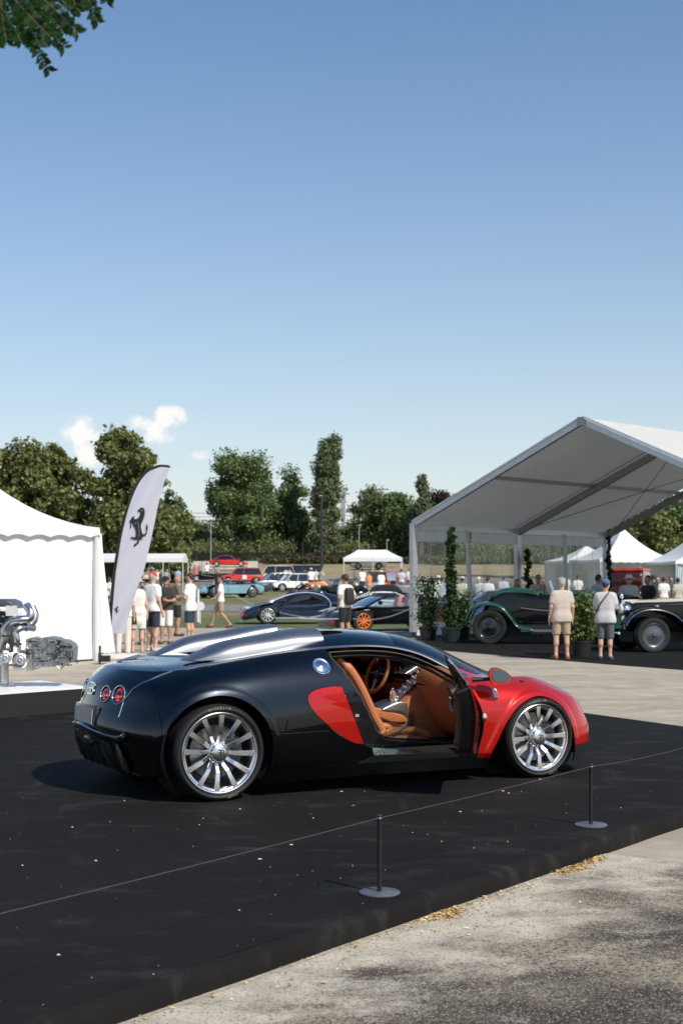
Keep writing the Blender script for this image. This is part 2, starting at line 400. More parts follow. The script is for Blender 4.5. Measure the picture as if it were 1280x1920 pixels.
# top: polygon with right-hand end and far edge
topf = [SP(us[0], .035, .11), SP(us[-1], .035, .11), SP(12, 4.9, .11), SP(10.2, 5.0, .11)]
stage_far = [Vector((3.63, 15.12, .11)), Vector((2.886, 16.55, .11)), Vector((1.6, 19.2, .11)), Vector((-8, 20.4, .11)), Vector((-16, 12, .11))]
poly = [SP(us[0], .035, .11), SP(us[-1], .035, .11)] + stage_far
b.add(poly, [tuple(range(len(poly)))])
n = len(poly); 
for i in range(1, n):
    a, c = poly[i], poly[(i + 1) % n]
    b.add([a, (a.x, a.y, 0), (c.x, c.y, 0), c], [(0, 1, 2, 3)])
st = b.build('stage', M_CARPET, ang=60); tag(st, 'low black carpeted platform carrying the two-tone sports car', 'platform'); st['kind'] = 'structure'; del st['category']
b = MB(); b.grid([[SP(u, -.014, .004), SP(u, -.05 + .008 * math.sin(u * 3) + .006 * random.random(), .006)] for u in np.linspace(-5, 2.3, 80)])
tag(b.build('edge_tape', mat('dusty_tape', (.42, .38, .30), .8, noise=.3, nscale=30)), 'dusty pale strip of tape along the foot of the stage', 'tape')

# ------------------------------------------------------------------ barrier stanchions and cord
def stanchion(x, y, label):
    t = thing('barrier_post', label, 'barrier post', (x, y, .11), 0, 'low black barrier posts along the stage edge')
    MB().lathe([(0, 0), (.098, 0), (.103, .002), (.103, .008), (.098, .0115), (.02, .012), (0, .012)], 40).build('base', mat('base_paint', (.13, .14, .165), .40, .3, noise=.2, nscale=30, rvar=.1), t)
    MB().lathe([(.0145, .012), (.0145, .016), (.0115, .018), (.0115, .375), (.0125, .378), (.0125, .388), (.010, .392), (0, .393)], 16).build('pole', BLACKMETAL, t)
    MB().lathe([(.013, .372), (.0145, .374), (.0145, .377), (.013, .379)], 16, closed=True).build('cord_ring', STEEL, t)
    return t
S1 = Vector((.189, 7.097, 0)); S2 = Vector((1.583, 9.043, 0)); D = S2 - S1
stanchion(S1.x, S1.y, 'nearer of the two thin black barrier posts, at the middle of the stage edge')
stanchion(S2.x, S2.y, 'farther thin black barrier post, right of the front wheel')
p3 = S2 + D; stanchion(p3.x, p3.y, 'barrier post out of view past the right end')
p0 = S1 - D * 1.9; stanchion(p0.x, p0.y, 'barrier post out of view at the near left')
b = MB(); tp = []
for a, c, sag in ((p0, S1, .012), (S1, S2, .006), (S2, p3, .03)):
    for t in np.linspace(0, 1, 14)[(0 if not tp else 1):]:
        q = a.lerp(c, t); tp.append((q.x, q.y, .11 + .376 - sag * 4 * t * (1 - t)))
b.tube(tp, .0017, 6)
tag(b.build('stretch_cord', mat('grey_cord', (.07, .068, .065), .6)), 'thin grey elastic cord strung between the barrier posts', 'cord')

# leaf litter along the edge of the stage
M_LIT = [mat('straw_litter', (.55, .38, .14), .8), mat('brown_litter', (.30, .18, .08), .8), mat('pale_litter', (.62, .52, .32), .8)]
def litter(name, pts, label, s=.012, kind='stuff'):
    b = MB()
    for (x, y, z) in pts:
        b.cur = random.choice([0, 0, 1, 2]); a = random.random() * 6.28; L = s * random.uniform(.5, 1.6); W = L * random.uniform(.3, .8)
        c, sn = math.cos(a), math.sin(a); h = random.uniform(.001, .006); k = random.uniform(.0, .008)
        b.add([(x - c * L, y - sn * L, z + h), (x - sn * W * .5, y + c * W * .5, z + k + .001), (x + c * L, y + sn * L, z + h * .5), (x + sn * W * .5, y - c * W * .5, z + .001)], [(0, 1, 2, 3)])
    o = b.build(name, M_LIT, smooth=False); tag(o, label, kind=kind); return o
pts = []
for (u, n, su, sv) in [(-.02, 25, .35, .03), (.95, 800, .07, .045), (.80, 70, .22, .05), (2.32, 700, .08, .045), (1.6, 60, .35, .05), (2.62, 320, .07, .03), (-1.5, 30, .6, .03), (1.2, 130, .9, .2), (.2, 60, 1.0, .3)]:
    for _ in range(n):
        p = SP(u + random.gauss(0, su), -.03 - abs(random.gauss(0, sv)), .0); pts.append((p.x, p.y, .004 + abs(random.gauss(0, .004))))
litter('leaf_litter', pts, 'straw coloured blossom litter drifted against the stage foot')
pts = []
for _ in range(260):
    p = SP(random.uniform(-3, 5), random.uniform(.05, 4.0), .111); pts.append((p.x, p.y, .111))
o = litter('scattered_crumbs', pts, 'tiny pale crumbs and petals scattered over the black carpet', s=.0045)
PLAB = ['left of the rear wheel shadow', 'below the rear bumper, farther out', 'midway between rear wheel and cord', 'under the side sill', 'near the cord left of the front wheel', 'near the lower left corner', 'just outside the rear tyre', 'left of the cord by the front wheel', 'left of the cord, nearer of a pair', 'beside the front tyre', 'between the cord and the side sill']
for (x, y) in [(136, 1552), (180, 1615), (487, 1612), (640, 1485), (862, 1523), (110, 1792), (450, 1518), (953, 1488), (942, 1484), (1012, 1462), (546, 1585)]:
    Y = 2667 * 1.57 / (y - 1085); X = (x - 640) / 2667 * Y
    b = MB(); L = .009; b.ball((X, Y, .111 + .003), (L * random.uniform(.8, 1.5), L * .7, .004), 7, 5)
    tag(b.build('petal', M_LIT[2]), 'yellow dry petal on the carpet ' + PLAB.pop(0), 'petal', 'dry petals on the carpet')
# ------------------------------------------------------------------ smooth surfaces for the main car
def nspline(t, Y, te):
    t = np.asarray(t, float); Y = np.asarray(Y, float); n = len(t); h = np.diff(t)
    A = np.zeros((n, n)); B = np.zeros((n,) + Y.shape[1:]); A[0, 0] = A[-1, -1] = 1
    for i in range(1, n - 1):
        A[i, i - 1] = h[i - 1]; A[i, i] = 2 * (h[i - 1] + h[i]); A[i, i + 1] = h[i]
        B[i] = 6 * ((Y[i + 1] - Y[i]) / h[i] - (Y[i] - Y[i - 1]) / h[i - 1])
    Mx = np.linalg.solve(A, B.reshape(n, -1)).reshape(B.shape)
    k = np.clip(np.searchsorted(t, te) - 1, 0, n - 2); sh = (-1,) + (1,) * (Y.ndim - 1)
    hk = h[k].reshape(sh); a = (t[k + 1] - te).reshape(sh); b = (te - t[k]).reshape(sh)
    return (Mx[k] * a ** 3 + Mx[k + 1] * b ** 3) / (6 * hk) + (Y[k] / hk - Mx[k] * hk / 6) * a + (Y[k + 1] / hk - Mx[k + 1] * hk / 6) * b
LOW = [  # rear centre -> around the corner -> nose centre ; rows sill .. edge line
 [(-.585,0,.23),(-.66,0,.36),(-.70,0,.50),(-.668,0,.66),(-.63,0,.79),(-.50,0,.905)],
 [(-.575,.22,.22),(-.645,.23,.36),(-.685,.24,.50),(-.645,.24,.66),(-.605,.23,.79),(-.485,.21,.905)],
 [(-.53,.42,.205),(-.585,.45,.345),(-.625,.46,.49),(-.575,.46,.66),(-.535,.44,.79),(-.42,.41,.903)],
 [(-.46,.66,.185),(-.49,.71,.33),(-.51,.735,.485),(-.455,.725,.655),(-.41,.68,.795),(-.27,.62,.908)],
 [(-.33,.85,.16),(-.34,.89,.30),(-.35,.915,.47),(-.31,.905,.655),(-.25,.84,.81),(-.09,.725,.937)],
 [(.02,.92,.13),(.02,.955,.28),(.02,.985,.46),(.02,.985,.65),(.05,.92,.83),(.15,.745,.972)],
 [(.45,.92,.10),(.45,.96,.25),(.45,.985,.45),(.45,.98,.65),(.47,.905,.86),(.52,.735,1.02)],
 [(.92,.90,.10),(.92,.925,.25),(.92,.945,.44),(.92,.95,.65),(.92,.88,.87),(.93,.72,1.050)],
 [(1.4,.89,.10),(1.4,.90,.25),(1.4,.93,.43),(1.4,.935,.62),(1.4,.865,.85),(1.4,.705,1.053)],
 [(1.85,.89,.10),(1.85,.90,.25),(1.85,.925,.43),(1.85,.93,.60),(1.84,.87,.77),(1.83,.715,.955)],
 [(2.25,.91,.10),(2.25,.935,.26),(2.25,.955,.43),(2.24,.955,.58),(2.22,.89,.72),(2.19,.76,.80)],
 [(2.70,.93,.11),(2.70,.965,.27),(2.70,.975,.43),(2.70,.965,.58),(2.70,.905,.70),(2.70,.74,.785)],
 [(3.09,.89,.10),(3.09,.92,.26),(3.08,.92,.40),(3.07,.895,.53),(3.04,.83,.64),(2.98,.68,.715)],
 [(3.29,.74,.10),(3.32,.765,.26),(3.31,.765,.39),(3.27,.74,.50),(3.23,.70,.595),(3.13,.59,.665)],
 [(3.42,.38,.10),(3.44,.39,.26),(3.43,.39,.38),(3.40,.38,.47),(3.34,.36,.55),(3.24,.32,.62)],
 [(3.46,0,.10),(3.48,0,.26),(3.47,0,.38),(3.44,0,.46),(3.38,0,.54),(3.27,0,.61)]]
UPP = [
 [(-.475,0,.92),(-.455,0,.925),(-.44,0,.93)],[(-.46,.15,.92),(-.43,.08,.93),(-.41,0,.935)],[(-.38,.30,.925),(-.35,.15,.935),(-.34,0,.94)],
 [(-.22,.47,.935),(-.19,.23,.945),(-.18,0,.95)],[(-.07,.53,.957),(-.05,.27,.967),(-.04,0,.97)],[(.15,.54,.98),(.15,.28,.99),(.15,0,.995)],
 [(.52,.55,1.03),(.52,.28,1.035),(.52,0,1.035)],[(.95,.54,1.12),(.96,.28,1.15),(.97,0,1.155)],[(1.4,.52,1.13),(1.41,.27,1.163),(1.42,0,1.17)],
 [(1.92,.53,1.02),(2.0,.28,1.065),(2.03,0,1.08)],[(2.35,.55,.83),(2.50,.29,.855),(2.56,0,.865)],[(2.77,.5,.765),(2.83,.26,.76),(2.85,0,.765)],
 [(3.0,.46,.71),(3.03,.23,.71),(3.05,0,.71)],[(3.12,.39,.665),(3.14,.2,.665),(3.16,0,.665)],[(3.22,.22,.63),(3.21,.11,.635),(3.22,0,.64)],[(3.26,0,.615),(3.25,0,.62),(3.24,0,.625)]]
LOW = np.array(LOW); UPP = np.array(UPP); FLIPY = np.array([1, -1, 1])
def surf_grid(T, nu, nv, symv):
    S = T.shape[0]
    E = np.concatenate([T[1:3][::-1] * FLIPY, T, T[-3:-1][::-1] * FLIPY])
    mid = E[:, 3 if T.shape[1] == 6 else 1] if True else None
    if T.shape[1] != 6: mid = np.concatenate([LOW[1:3][::-1] * FLIPY, LOW, LOW[-3:-1][::-1] * FLIPY])[:, 3]
    t = np.concatenate([[0], np.cumsum(np.linalg.norm(np.diff(mid, axis=0), axis=1))])
    te = np.linspace(t[2], t[2 + S - 1], nu); G = nspline(t, E, te)              # nu,R,3
    if symv: G = np.concatenate([G, G[:, :-1][:, ::-1] * FLIPY], 1)
    Rr = G.shape[1]; tv = np.concatenate([[0], np.cumsum(np.linalg.norm(np.diff(G, axis=1), axis=2).mean(0))])
    ve = np.linspace(0, tv[(Rr // 2) if symv else -1], nv)
    return nspline(tv, G.transpose(1, 0, 2), ve).transpose(1, 0, 2)               # nu,nv,3
def sdf(poly, P):
    poly = np.asarray(poly, float); P = np.asarray(P, float); d = np.full(len(P), 1e9); s = np.ones(len(P))
    n = len(poly)
    for i in range(n):
        a = poly[i]; b = poly[(i + 1) % n]; e = b - a; w = P - a
        h = np.clip((w @ e) / (e @ e + 1e-12), 0, 1); q = w - h[:, None] * e; d = np.minimum(d, (q * q).sum(1))
        c1 = P[:, 1] >= a[1]; c2 = P[:, 1] < b[1]; c3 = e[0] * w[:, 1] > e[1] * w[:, 0]
        s = np.where((c1 & c2 & c3) | (~c1 & ~c2 & ~c3), -s, s)
    return s * np.sqrt(d)
RW = np.array((0, .342)); RRAD = .342; FW = np.array((2.704, .315)); FRAD = .315
ARCH_R = [(.0 + .402 * math.cos(a), .345 + .402 * math.sin(a)) for a in np.linspace(-.75, math.pi + .75, 60)]
ARCH_F = [tuple(p) for p in crom([(2.16, -.2), (2.255, .177), (2.305, .29), (2.39, .46), (2.51, .585), (2.70, .645), (2.88, .585), (2.985, .47), (3.045, .32), (3.07, .16), (3.10, -.2)], 8)]
DOORP = [tuple(p) for p in crom([(.940, 1.045), (.955, .92), (.985, .79), (1.02, .68), (1.09, .515), (1.165, .345)], 6)] + [tuple(p) for p in crom([(1.20, .315), (1.32, .295), (1.6, .283), (1.98, .27), (2.10, .235), (2.14, .19)], 6)] + [tuple(p) for p in crom([(2.155, .20), (2.185, .38), (2.185, .46), (2.17, .56), (2.12, .70), (2.11, .815), (2.13, .90), (1.95, .96), (1.7, 1.05), (1.5, 1.09), (1.2, 1.10), (.94, 1.10)], 5)]
APERT = [tuple(p) for p in crom([(.975, 1.036), (1.02, .93), (1.09, .82), (1.14, .72), (1.20, .58), (1.26, .46), (1.33, .385), (1.42, .345), (1.6, .325), (1.85, .305), (2.00, .31), (2.08, .42), (2.10, .60), (2.11, .74), (2.12, .80), (2.00, .865), (1.85, .935), (1.65, 1.005), (1.48, 1.033), (1.25, 1.05), (1.05, 1.045)], 5, True)]
REDP = [tuple(p) for p in crom([(.976, .775), (.90, .778), (.79, .765), (.72, .742), (.688, .705), (.70, .65), (.735, .60), (.79, .548), (.92, .445), (1.06, .362), (1.156, .338)], 6)] + [(1.16, .345)] + [tuple(p) for p in crom([(1.08, .515), (1.01, .68), (.978, .775)], 5)]
FENDP = [(2.105, 1.0), (2.105, .80), (2.115, .70), (2.165, .56), (2.195, .46), (2.19, .37), (2.15, .185), (2.24, .175), (2.6, .175), (3.0, .236), (3.9, .236), (3.9, 1.0)]
WINP = [tuple(p) for p in crom([(1.02, .84), (.985, .93), (.98, 1.03), (1.15, 1.042), (1.40, 1.038), (1.6, 1.005), (1.85, .92), (2.06, .815), (1.9, .80), (1.5, .82), (1.2, .835)], 6, True)]

class Surf:
    def __init__(s, V, N, F): s.V, s.N, s.F = V, N, F
    @staticmethod
    def grid(G, center=(1.35, 0, .45)):
        a, b = G.shape[:2]; du = np.gradient(G, axis=0); dv = np.gradient(G, axis=1); N = np.cross(du, dv)
        L = np.linalg.norm(N, axis=2, keepdims=True)
        N = N / np.maximum(L, 1e-12)
        V = G.reshape(-1, 3); N = N.reshape(-1, 3); c = np.array(center)
        sg = np.sign(((V - c) * N).sum(1).mean())
        N = N * sg
        i, j = np.meshgrid(np.arange(a - 1), np.arange(b - 1), indexing='ij'); q = (i * b + j).ravel()
        t = np.concatenate([np.stack([q, q + b, q + b + 1], 1), np.stack([q, q + b + 1, q + 1], 1)])
        ar = np.linalg.norm(np.cross(V[t[:, 1]] - V[t[:, 0]], V[t[:, 2]] - V[t[:, 0]]), axis=1); t = t[ar > 1e-10]
        fn = np.cross(V[t[:, 1]] - V[t[:, 0]], V[t[:, 2]] - V[t[:, 0]]); 
        if (fn * N[t[:, 0]]).sum() < 0: t = t[:, [0, 2, 1]]
        return Surf(V, N, t)
    def mirror(s): return Surf(s.V * FLIPY, s.N * FLIPY, s.F[:, [0, 2, 1]])
    def clip(s, g):
        """keep g<=0"""
        V, N, F = s.V, s.N, s.F; ins = g <= 0; k = ins[F].sum(1)
        full = F[k == 3]; part = F[(k > 0) & (k < 3)]; V2 = list(); N2 = list(); base = len(V); cache = {}; out = []
        def cut(a, b):
            key = (a, b) if a < b else (b, a)
            if key in cache: return cache[key]
            ga, gb = g[a], g[b]; t = ga / (ga - gb); V2.append(V[a] + (V[b] - V[a]) * t); n = N[a] + (N[b] - N[a]) * t
            N2.append(n / (np.linalg.norm(n) + 1e-12)); cache[key] = base + len(V2) - 1; return cache[key]
        for tri in part:
            I = [bool(ins[x]) for x in tri]; pol = []
            for q in range(3):
                a, b = int(tri[q]), int(tri[(q + 1) % 3])
                if I[q]: pol.append(a)
                if I[q] != I[(q + 1) % 3]: pol.append(cut(a, b))
            for q in range(1, len(pol) - 1): out.append((pol[0], pol[q], pol[q + 1]))
        F2 = np.concatenate([full, np.array(out, int).reshape(-1, 3)]); VV = np.concatenate([V, np.array(V2).reshape(-1, 3)]); NN = np.concatenate([N, np.array(N2).reshape(-1, 3)])
        used, inv = np.unique(F2, return_inverse=True); return Surf(VV[used], NN[used], inv.reshape(-1, 3))
    def xz(s, f): return s.clip(f(s.V))
    def shell(s, name, m, parent, t=.012, off=0., inner=None, up=False):
        V = s.V + s.N * off; n = len(V); F = s.F
        e = np.concatenate([F[:, [0, 1]], F[:, [1, 2]], F[:, [2, 0]]]); key = np.sort(e, 1); _, idx, cnt = np.unique(key, axis=0, return_index=True, return_counts=True)
        be = e[idx[cnt == 1]]
        W = V - s.N * t; verts = [V, W]; faces = F.tolist(); mi = [0] * len(F)
        faces += (F[:, ::-1] + n).tolist(); mi += [1 if inner is not None else 0] * len(F)
        # rim with own vertices
        bv = np.unique(be); mp = {int(b): i for i, b in enumerate(bv)}; r0 = 2 * n; r1 = r0 + len(bv); verts += [V[bv], W[bv]]
        for a, b in be: a, b = mp[int(a)], mp[int(b)]; faces.append([r0 + b, r0 + a, r1 + a, r1 + b]); mi.append(0)
        me = bpy.data.meshes.new(name); me.from_pydata(np.concatenate(verts).tolist(), [], faces)
        me.materials.append(m)
        if inner is not None: me.materials.append(inner); me.polygons.foreach_set('material_index', mi)
        me.polygons.foreach_set('use_smooth', [True] * len(faces))
        nn = np.concatenate([s.N, -s.N, np.zeros((2 * len(bv), 3))])
        me.normals_split_custom_set_from_vertices(nn.tolist())
        me.update(); return ob(name, me, None, parent)

gl = surf_grid(LOW, 330, 64, False)
up = surf_grid(np.concatenate([LOW[:, 5:6], UPP], 1), 330, 44, True)
# near side is y negative
gl = gl * FLIPY; up = up * FLIPY
# arch flares
for poly, amp in ((ARCH_R, .006), (ARCH_F, .013)):
    P = gl.reshape(-1, 3); d = sdf(poly, P[:, [0, 2]]).reshape(gl.shape[:2]); k = np.clip(1 - (d - .035) / .03, 0, 1); k = k * k * (3 - 2 * k)
    k = k * (d < .2) * np.clip((gl[..., 2] - .12) / .1, 0, 1)
    gl[..., 1] -= amp * k
LOWN = Surf.grid(gl, (1.35, 0, .45)); UPN = Surf.grid(up, (1.35, 0, .2))
LOWF = LOWN.mirror(); UPF = UPN.mirror()
def near3(S, p):
    d = ((S.V - np.array(p)) ** 2).sum(1); i = int(d.argmin()); return Vector(S.V[i]), Vector(S.N[i])
def near_xz(S, x, z, w=None):
    d = (S.V[:, 0] - x) ** 2 + (S.V[:, 2] - z) ** 2; i = int(d.argmin()); return Vector(S.V[i]), Vector(S.N[i])

# ---- paints
def carpaint(name, c, rough=.30, metal=.55, coatr=.02, flake=.15):
    m = mat(name, c, rough, metal, 1.0, .5, noise=flake, nscale=600, ndetail=1, coatr=coatr); return m
P_BLACK = carpaint('black_blue_paint', (.014, .017, .023), .30, 1.0)
P_RED = carpaint('candy_red_paint', (.47, .011, .006), .30, .35, flake=.06); P_RED.node_tree.nodes['Principled BSDF'].inputs['Specular IOR Level'].default_value = .1
P_SATIN = mat('satin_aluminium', (.35, .36, .38), .46, 1.)
P_BRIGHT = mat('bright_satin_metal', (.70, .70, .70), .33, 1.)
P_LINE = mat('polished_trim', (.80, .81, .83), .14, 1.)
LEATHER = mat('cognac_leather', (.48, .170, .075), .42, noise=.10, nscale=60, bump=.12, bscale=400)
LEATHERD = mat('brown_suede', (.16, .085, .055), .8, noise=.15, nscale=80)
P_INNER = mat('gloss_black', (.010, .010, .011), .18, coat=.6)
P_DARK = mat('black_trim', (.012, .012, .012), .55)
G_CLEAR = glassmat('clear_glass', (.94, .96, .95), .05)
G_DARK = glassmat('dark_glass', (.25, .27, .28), .10)
G_SIDE = glassmat('side_glass', (.60, .68, .64), .10)
P_WOOD = LEATHER
CARO = (-1.28620685, 10.8848943, .11); CARRZ = R(26.552)
car = thing('sports_car', 'low two-tone sports car, black with red fender and open door, on the black stage', 'sports car', CARO, CARRZ)

def A(*fs):  # union of holes -> keep outside all
    return lambda V: np.max([f(V) for f in fs], axis=0)
def inside(poly, g=0.): return lambda V: sdf(poly, V[:, [0, 2]]) + g
def outside(poly, g=0.): return lambda V: -(sdf(poly, V[:, [0, 2]])) + g
GP = .003
SEAML = .214
def seamz(V): return SEAML + .0 * V[:, 0]
def skirt_reg(V): return np.max([V[:, 2] - .214, .40 - V[:, 0], V[:, 0] - 2.26], axis=0)       # inside<0
def bump_reg(V): return np.max([V[:, 2] - .233, 2.95 - V[:, 0]], axis=0)
for side, SL, SU in ((-1, LOWN, UPN), (1, LOWF, UPF)):
    arch = A(outside(ARCH_R), outside(ARCH_F))
    base = SL.clip(arch(SL.V))
    q = base.clip(A(outside(DOORP, GP), outside(REDP, GP), outside(FENDP, GP), lambda V: -skirt_reg(V) + GP, lambda V: -bump_reg(V) + GP)(base.V))
    # rear quarter split from the rear fascia by a fine vertical gap
    q1 = q.clip(-(q.V[:, 0] + .40) + GP * .5); q2 = q.clip(q.V[:, 0] + .40 + GP * .5)
    q1.shell('rear_quarter', P_BLACK, car); q2.shell('rear_fascia', P_BLACK, car)
    base.clip(inside(REDP, GP * .3)(base.V)).shell('side_panel', P_RED, car)['label'] = 'candy red curved panel behind the door'
    f = base.clip(A(inside(FENDP, GP * .3), outside(DOORP, GP), lambda V: -bump_reg(V) + GP)(base.V)); f.shell('front_fender', P_RED, car)['label'] = 'candy red front fender'
    base.clip(A(bump_reg)(base.V)).shell('front_lip', P_DARK, car)
    base.clip(A(skirt_reg)(base.V)).shell('side_skirt', P_BLACK, car)
    # upper half
    def xy(V): return V[:, 0], np.abs(V[:, 1])
    def screen(V):
        x, y = xy(V); return np.max([x - (2.60 - .62 * y * y), (1.70 - .30 * y * y) - x, y - (.655 - .0 * x)], axis=0)
    def redtop(V):
        x, y = xy(V); return np.max([2.12 - x, (.60 + .16 * np.clip((x - 2.75) / .5, 0, 1) * -1) - y], axis=0)
    def roofcut(V): return V[:, 0] - 1.02
    U0 = SU.clip(A(lambda V: -screen(V) + GP, lambda V: -redtop(V) + GP)(SU.V))
    hood = U0.clip(2.05 - U0.V[:, 0]); rf = U0.clip(A(lambda V: V[:, 0] - 2.05 , lambda V: -.30 - V[:, 0])(U0.V))
    hood.shell('hood', P_BLACK, car); 
    eng = lambda V: np.max([np.abs(V[:, 1]) - .20, V[:, 0] - .98, .10 - V[:, 0]], axis=0)
    vent = lambda V: np.max([np.hypot((V[:, 0] + .02) / 2.2, np.abs(V[:, 1]) - .60) - .055], axis=0)
    hollow = lambda V: np.maximum(np.hypot((V[:, 0] - 1.05) / 2.3, (np.abs(V[:, 1]) - .43)) - .080, .98 - V[:, 0])
    rf.clip(A(lambda V: -eng(V), lambda V: -vent(V), lambda V: -hollow(V))(rf.V)).shell('roof_panel', P_BLACK, car, inner=LEATHERD)
    U0.clip(U0.V[:, 0] + .30 + GP).shell('rear_spoiler', P_BLACK, car)
    SU.clip(redtop(SU.V)).shell('fender_top', P_RED, car)['label'] = 'candy red top of the front fender'
    SU.clip(screen(SU.V)).shell('windscreen', G_CLEAR, car, t=.005)
    vp = SU.clip(A(vent)(SU.V)); vp.shell('deck_vent', P_SATIN, car, t=.004, off=-.03)
# engine bay
b = MB(); b.box((.54, 0, .90), (.95, .44, .02)); b.build('engine_bay_floor', P_DARK, car)
b = MB()
for k in range(9): b.box((.20 + k * .085, 0, .955 + k * .010), (.03, .36, .02))
b.build('engine_louvre', P_SATIN, car)
b = MB(); b.pprism([(.25, .93), (.85, .93), (.85, 1.05), (.6, 1.06), (.25, .99)], -.12, .12, .03); b.build('engine_cover', P_DARK, car)
# air scoops
def zsurf(x, y):
    V = UPF.V; d = (V[:, 0] - x) ** 2 + (V[:, 1] - y) ** 2; i = np.argpartition(d, 10)[:10]; A_ = np.c_[np.ones(10), V[i, 0] - x, V[i, 1] - y]; return float(np.linalg.lstsq(A_, V[i, 2], rcond=None)[0][0])
for sd in (-1, 1):
    secs = []
    st = [(-.06, .36, .10, .002), (.06, .38, .14, .045), (.2, .40, .17, .096), (.4, .41, .185, .116), (.6, .42, .19, .104), (.8, .425, .185, .080), (.90, .43, .18, .062), (.985, .43, .175, .050)]
    sp = nspline(np.array([s[0] for s in st]), np.array(st), np.linspace(-.06, .985, 30))
    rows = []
    for x, yc, w, h in sp:
        row = []
        for k in range(17):
            a = math.pi * k / 16; y = yc - w * math.cos(a); 
            hh = max(0, math.sin(a)) ** .62
            bs = zsurf(x, y)
            row.append((x, sd * y, bs - .012 + (h + .012) * hh))
        rows.append(row)
    G = np.array(rows); s_ = Surf.grid(G, (.5, sd * .42, .8)); s_.shell('air_scoop', P_SATIN, car, t=.012, inner=P_DARK)['label'] = 'satin silver roof air scoop'
    # dark mouth and the teardrop hollow ahead of it
    b = MB(); b.add([tuple(p) for p in (G[-5] * np.array([1, 1, 1]) - np.array([0, 0, .004]))], [tuple(range(17))]); b.build('scoop_mouth', P_DARK, car, smooth=False)
    tri = UPN if sd < 0 else UPF
    hol = tri.clip(A(lambda V: np.hypot((V[:, 0] - 1.05) / 2.3, (np.abs(V[:, 1]) - .43)) - .085, lambda V: .96 - V[:, 0])(tri.V)); hol.shell('scoop_hollow', P_INNER, car, t=.002, off=-.025)
# bright line along the edge of roof and haunch
def trim_curve(sd):
    pts = []
    S = LOWN if sd < 0 else LOWF
    low = [(-.590, .500, .579), (-.574, .499, .621), (-.556, .496, .674), (-.541, .506, .710), (-.521, .529, .741), (-.495, .547, .780), (-.452, .576, .815), (-.387, .614, .848), (-.317, .634, .880), (-.236, .661, .907), (-.157, .709, .920), (-.044, .738, .945)]
    for x, y, z in low:
        V = S.V; d = (V[:, 0] - x) ** 2 + (V[:, 1] - sd * y) ** 2 + (V[:, 2] - z) ** 2; i = int(d.argmin()); pts.append(np.array([x, sd * y, z]) * .5 + V[i] * .5 + S.N[i] * .001)
    E = up[:, 0] * (FLIPY if sd > 0 else 1); sel = E[(E[:, 0] > 0.02) & (E[:, 0] < 2.16)]
    pts += [e for e in sel[::6]]
    return crom(pts, 4)
for sd in (-1, 1):
    tcv = trim_curve(sd); k = len(tcv); b = MB(); rr = [.0055 + .0050 * min(1, i / (k * .5)) for i in range(k)]
    b.tube([tuple(p) for p in tcv], rr, 8); b.build('edge_trim', P_LINE, car)

# ---- rear lights, plate, bumper ledge, diffuser
RL = mat('red_lens', (.85, .012, .008), .15, coat=1., spec=.8); RLI = mat('lit_red_lens', (.95, .06, .03), .1, .4, coat=1.)
def disc_frame(p, n):
    z = n.normalized(); x = Vector((0, 0, 1)).cross(z).normalized(); y = z.cross(x); m_ = Matrix((x, y, z)).transposed().to_4x4(); m_.translation = p; return m_
for sd in (-1, 1):
    for (x, y, z, r) in ((-.568, .432, .728, .073), (-.618, .274, .736, .065)):
        S = LOWN if sd < 0 else LOWF; p, n = near3(S, (x, sd * y, z)); fr = disc_frame(p, n)
        b = MB(); b.lathe([(r, -.02), (r, .004), (r - .003, .007), (r - .007, .006), (r - .009, .0), (r - .009, -.02)], 40)
        o = b.build('tail_light', CHROME, car); o.matrix_local = fr
        b = MB(); b.lathe([(r - .009, -.008), (r * .7, -.002), (r * .42, .0), (r * .40, -.008), (r * .2, -.003), (0, -.002)], 36); b.build('lens', RL, o)
        b = MB(); b.lathe([(r * .98, .002), (r * .93, .004), (r * .90, .000)], 36); b.build('lens_surround', P_DARK, o)
        for (dx, dy, q) in ((-.2, -.25, .26), (.3, -.2, .20), (0, -.55, .22)):
            b = MB(); b.ball((dx * r, dy * r, .0), (q * r, q * r, .010), 14, 10); b.build('reflector', RLI, o)
def plate_at(name, y, z, w, h, m, off=.01, d=.012):
    p, n = near3(LOWN, (-.72, y, z)); b = MB(); b.box((p.x - off, y, z), (d, w, h)); return b.build(name, m, car)
b = MB(); b.pprism([(-.688, .635), (-.700, .50), (-.64, .50), (-.64, .64)], -.25, .25, .015); b.build('plate_recess', P_INNER, car)
b = MB(); b.box((-.703, 0, .562), (.006, .44, .11), M3=Matrix.Rotation(R(5), 3, 'Y')); b.build('number_plate', mat('blank_plate', (.30, .31, .30), .3), car)
led = crom([(-.570, -.612, .470), (-.588, -.597, .440), (-.612, -.51, .428), (-.658, -.36, .440), (-.702, -.19, .465), (-.722, 0, .488), (-.702, .19, .465), (-.658, .36, .440), (-.612, .51, .428), (-.588, .597, .440)], 8)
b = MB(); b.tube([tuple(p) for p in led], .024, 10, sx=1.0); b.build('bumper_ledge', P_BLACK, car)
b = MB(); b.tube([(p[0] - .022, p[1] * 1.01, p[2] + .016) for p in led[4:-4]], .004, 6); b.build('ledge_trim', P_LINE, car)
b = MB(); b.pprism([(-.655, .40), (-.635, .30), (-.55, .19), (-.40, .17), (-.40, .42)], -.38, .38, .03); b.build('diffuser', P_DARK, car)
for k in range(5):
    b = MB(); b.pprism([(-.675, .36), (-.60, .19), (-.45, .15), (-.45, .36)], -.33 + k * .16, -.31 + k * .16, .002); b.build('diffuser_fin', P_DARK, car)
